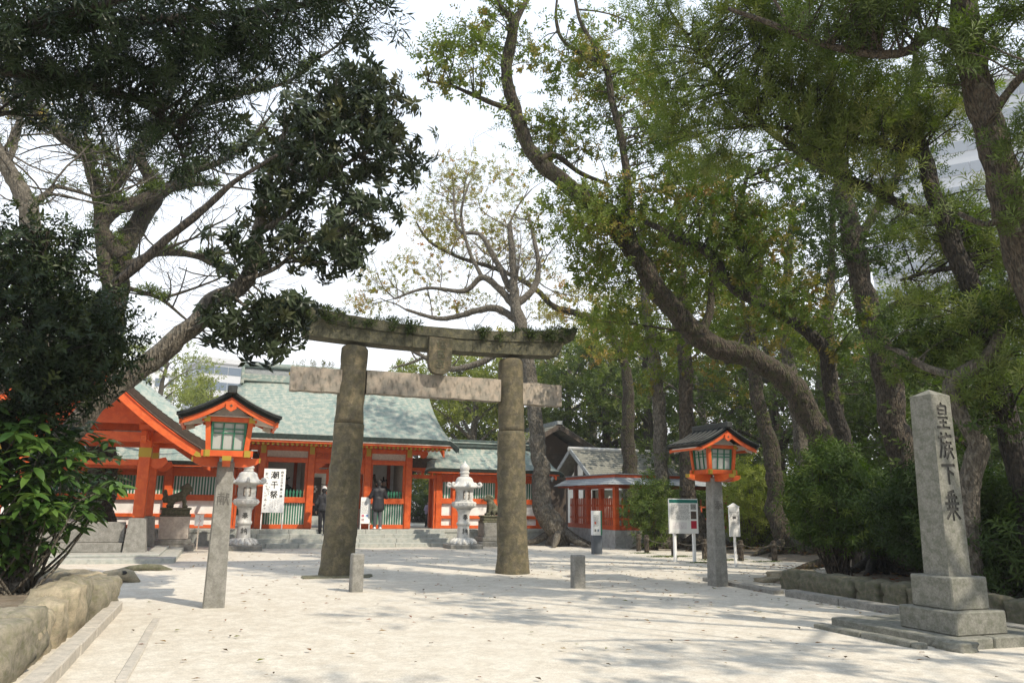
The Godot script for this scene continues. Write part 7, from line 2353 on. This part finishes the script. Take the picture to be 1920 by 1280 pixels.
	bush("oleander_shrub", "large dark willow-leaved shrub behind the right rock edging", Vector3(11.9, 0.2, -12.9), Vector3(0.8, 2.5, 0.85), 270, "willow", [Color(0.050, 0.092, 0.022), Color(0.112, 0.166, 0.035), Color(0.198, 0.256, 0.054)], 801, {rc = 0.26, per = 5, low = 0.7, cane = 1.3})
	bush("oleander_shrub", "dark willow-leaved shrub between the straight oak and the inscribed pillar", Vector3(11.5, 0.2, -9.9), Vector3(0.9, 2.2, 0.9), 190, "willow", [Color(0.022, 0.045, 0.012), Color(0.05, 0.08, 0.02)], 803, {rc = 0.26, per = 5, low = 0.6})
	# trees outside the frame, behind the camera on the right, whose limbs shade the sand
	var shade := [[Vector3(12.6, 0, -0.6), 14.5, 6.2, 821, 15, 3], [Vector3(17.5, 0, -1.5), 14.0, 5.5, 823, 13, 10], [Vector3(2.5, 0, 6.5), 15.5, 5.2, 825, 13, 9], [Vector3(27.0, 0, -5.0), 15.0, 5.0, 827, 11, 7], [Vector3(-5.5, 0, 4.0), 12.0, 4.5, 829, 12, 8]]
	var names := ["sparse tall tree by the entrance, right of the approach", "leafy tall tree at the right of the approach", "leafy tall tree at the entrance in the middle", "leafy tall tree deep in the wood at the right", "leafy tree at the entrance on the left"]
	i = 0
	for q in shade:
		wood_tree("shade_tree", names[i], "trees by the entrance", q[0], q[1], q[2], 0.32, [Color(0.05, 0.075, 0.02), Color(0.09, 0.12, 0.03)], q[3], {limbs = q[4], clumps = q[5], per = 12, rc = 0.6, scale = 0.8, from = 0.35})
		i += 1

func _ready():
	set_axes()
	# camera
	var cam := Camera3D.new()
	cam.name = "camera"
	add_child(cam)
	cam.fov = rad_to_deg(2.0 * atan(640.0 / F))
	cam.near = 0.05
	cam.far = 2000.0
	cam.transform = Transform3D(Basis(R, U, -FW), EYE)
	cam.current = true
	# sky and exposure
	var env := Environment.new()
	env.background_mode = Environment.BG_SKY
	var sm := ProceduralSkyMaterial.new()
	sm.sky_top_color = Color(0.86, 0.92, 1.0)
	sm.sky_horizon_color = Color(1.0, 1.0, 1.0)
	sm.sky_curve = 0.35
	sm.ground_bottom_color = Color(0.55, 0.52, 0.47)
	sm.ground_horizon_color = Color(0.85, 0.86, 0.86)
	sm.sun_angle_max = 1.0
	var sky := Sky.new()
	sky.sky_material = sm
	env.sky = sky
	env.background_energy_multiplier = 1.3
	env.tonemap_mode = Environment.TONE_MAPPER_LINEAR
	env.tonemap_exposure = 1.1
	env.fog_enabled = true
	env.fog_density = 0.0007
	env.fog_light_color = Color(0.97, 0.985, 1.0)
	env.sdfgi_enabled = true
	env.ssao_enabled = true
	env.ssil_enabled = true
	var we := WorldEnvironment.new()
	we.name = "world"
	we.environment = env
	add_child(we)
	# sun, behind the camera on the right
	var sun := DirectionalLight3D.new()
	sun.name = "sun"
	add_child(sun)
	var az := deg_to_rad(32.0)
	var elv := deg_to_rad(46.0)
	var to_sun := Vector3(sin(az) * cos(elv), sin(elv), cos(az) * cos(elv))
	sun.look_at_from_position(to_sun * 50.0, Vector3.ZERO, Vector3.UP)
	sun.light_energy = 1.55
	sun.light_color = Color(1.0, 0.955, 0.88)
	sun.light_angular_distance = 0.53
	sun.shadow_enabled = true

	make_materials()
	print("materials ", Time.get_ticks_msec())
	make_sprigs()
	build_ground()
	build_steps()
	build_gate()
	build_wing(7.66, 12.1, [7.80, 8.45, 10.27, 11.98], "right-hand vermilion corridor with green slatted windows and copper roof", 7.05, 12.75)
	build_wing(-6.2, 0.44, [-6.08, -4.0, -1.75, 0.3], "left-hand vermilion corridor with green slatted windows behind the pavilion", -6.6, 0.95)
	build_side_doors()
	print("gate ", Time.get_ticks_msec())
	build_pavilion()
	build_fence_house()
	build_houses()
	city_block("office_building", "distant grey office block with window bands left of the gate roof", Vector3(0.0, 0, -150.0), Vector3(14, 25.2, 12), 0.25, 9, 6, Color(0.42, 0.43, 0.45), true)
	city_block("apartment_tower", "pale distant apartment block above the pavilion roof", Vector3(-13.5, 0, -152.0), Vector3(3.4, 26.2, 6), 0.1, 9, 2, Color(0.55, 0.56, 0.58), false)
	city_block("apartment_tower", "slim pale distant tower beside the pavilion roof", Vector3(-10.2, 0, -150.0), Vector3(1.4, 23.2, 3), 0.0, 8, 1, Color(0.55, 0.56, 0.58), false)
	city_block("grey_tower", "tall pale grey tower block behind the trees on the right", Vector3(78, 0, -58), Vector3(22, 44, 22), -0.9, 18, 9, Color(0.52, 0.54, 0.57), true, Color(0.30, 0.33, 0.37))
	build_torii()
	build_monument()
	post_lantern(Vector3(0.02, 0, -12.35), "vermilion wooden lantern on stone post beside the bush, gable facing the entrance", "献", 0.47)
	post_lantern(Vector3(9.22, 0, -13.25), "vermilion wooden lantern on stone post beside the information board", "奉", 0.60)
	stone_lantern(Vector3(7.9, 0, -26.1), "pale carved stone lantern at the right end of the steps")
	stone_lantern(Vector3(0.74, 0, -26.4), "pale carved stone lantern at the left end of the steps behind the lantern post")
	guardian(Vector3(-1.3, 0, -26.6), 0.0, "mossy stone guardian lion-dog crouching on a plinth left of the steps", 1.0, true, M.old_stone)
	guardian(Vector3(9.45, 0, -27.6), PI, "dark stone guardian lion-dog seated on a plinth behind the torii's right pillar", 0.82, false, M.old_stone)
	build_signs()
	build_small_things()
	build_left_bed()
	stone_row("rock_edging", "low mossy rock edging of the wooded bed behind the inscribed pillar", "stone wall", [Vector3(10.35, 0, -12.6), Vector3(9.98, 0, -9.3), Vector3(9.9, 0, -3.0)], 17, [0.5, 0.9], [0.36, 0.43], M.mossy_rock)
	kerb_row("kerb", "low stone kerb along the foot of the right rock edging", Vector3(9.4, 0, -11.4), Vector3(9.4, 0, -2.5), 0.24, 0.11, 1.3, 8, M.granite)
	kerb_row("kerb", "low worn stone kerb between the right lantern post and the rock edging", Vector3(9.62, 0, -14.2), Vector3(9.42, 0, -11.7), 0.22, 0.07, 1.2, 9, M.granite)
	print("things ", Time.get_ticks_msec())
	build_trees()
	print("trees ", Time.get_ticks_msec())
	build_background()
	print("background ", Time.get_ticks_msec())
	build_people()
	print("done ", Time.get_ticks_msec())
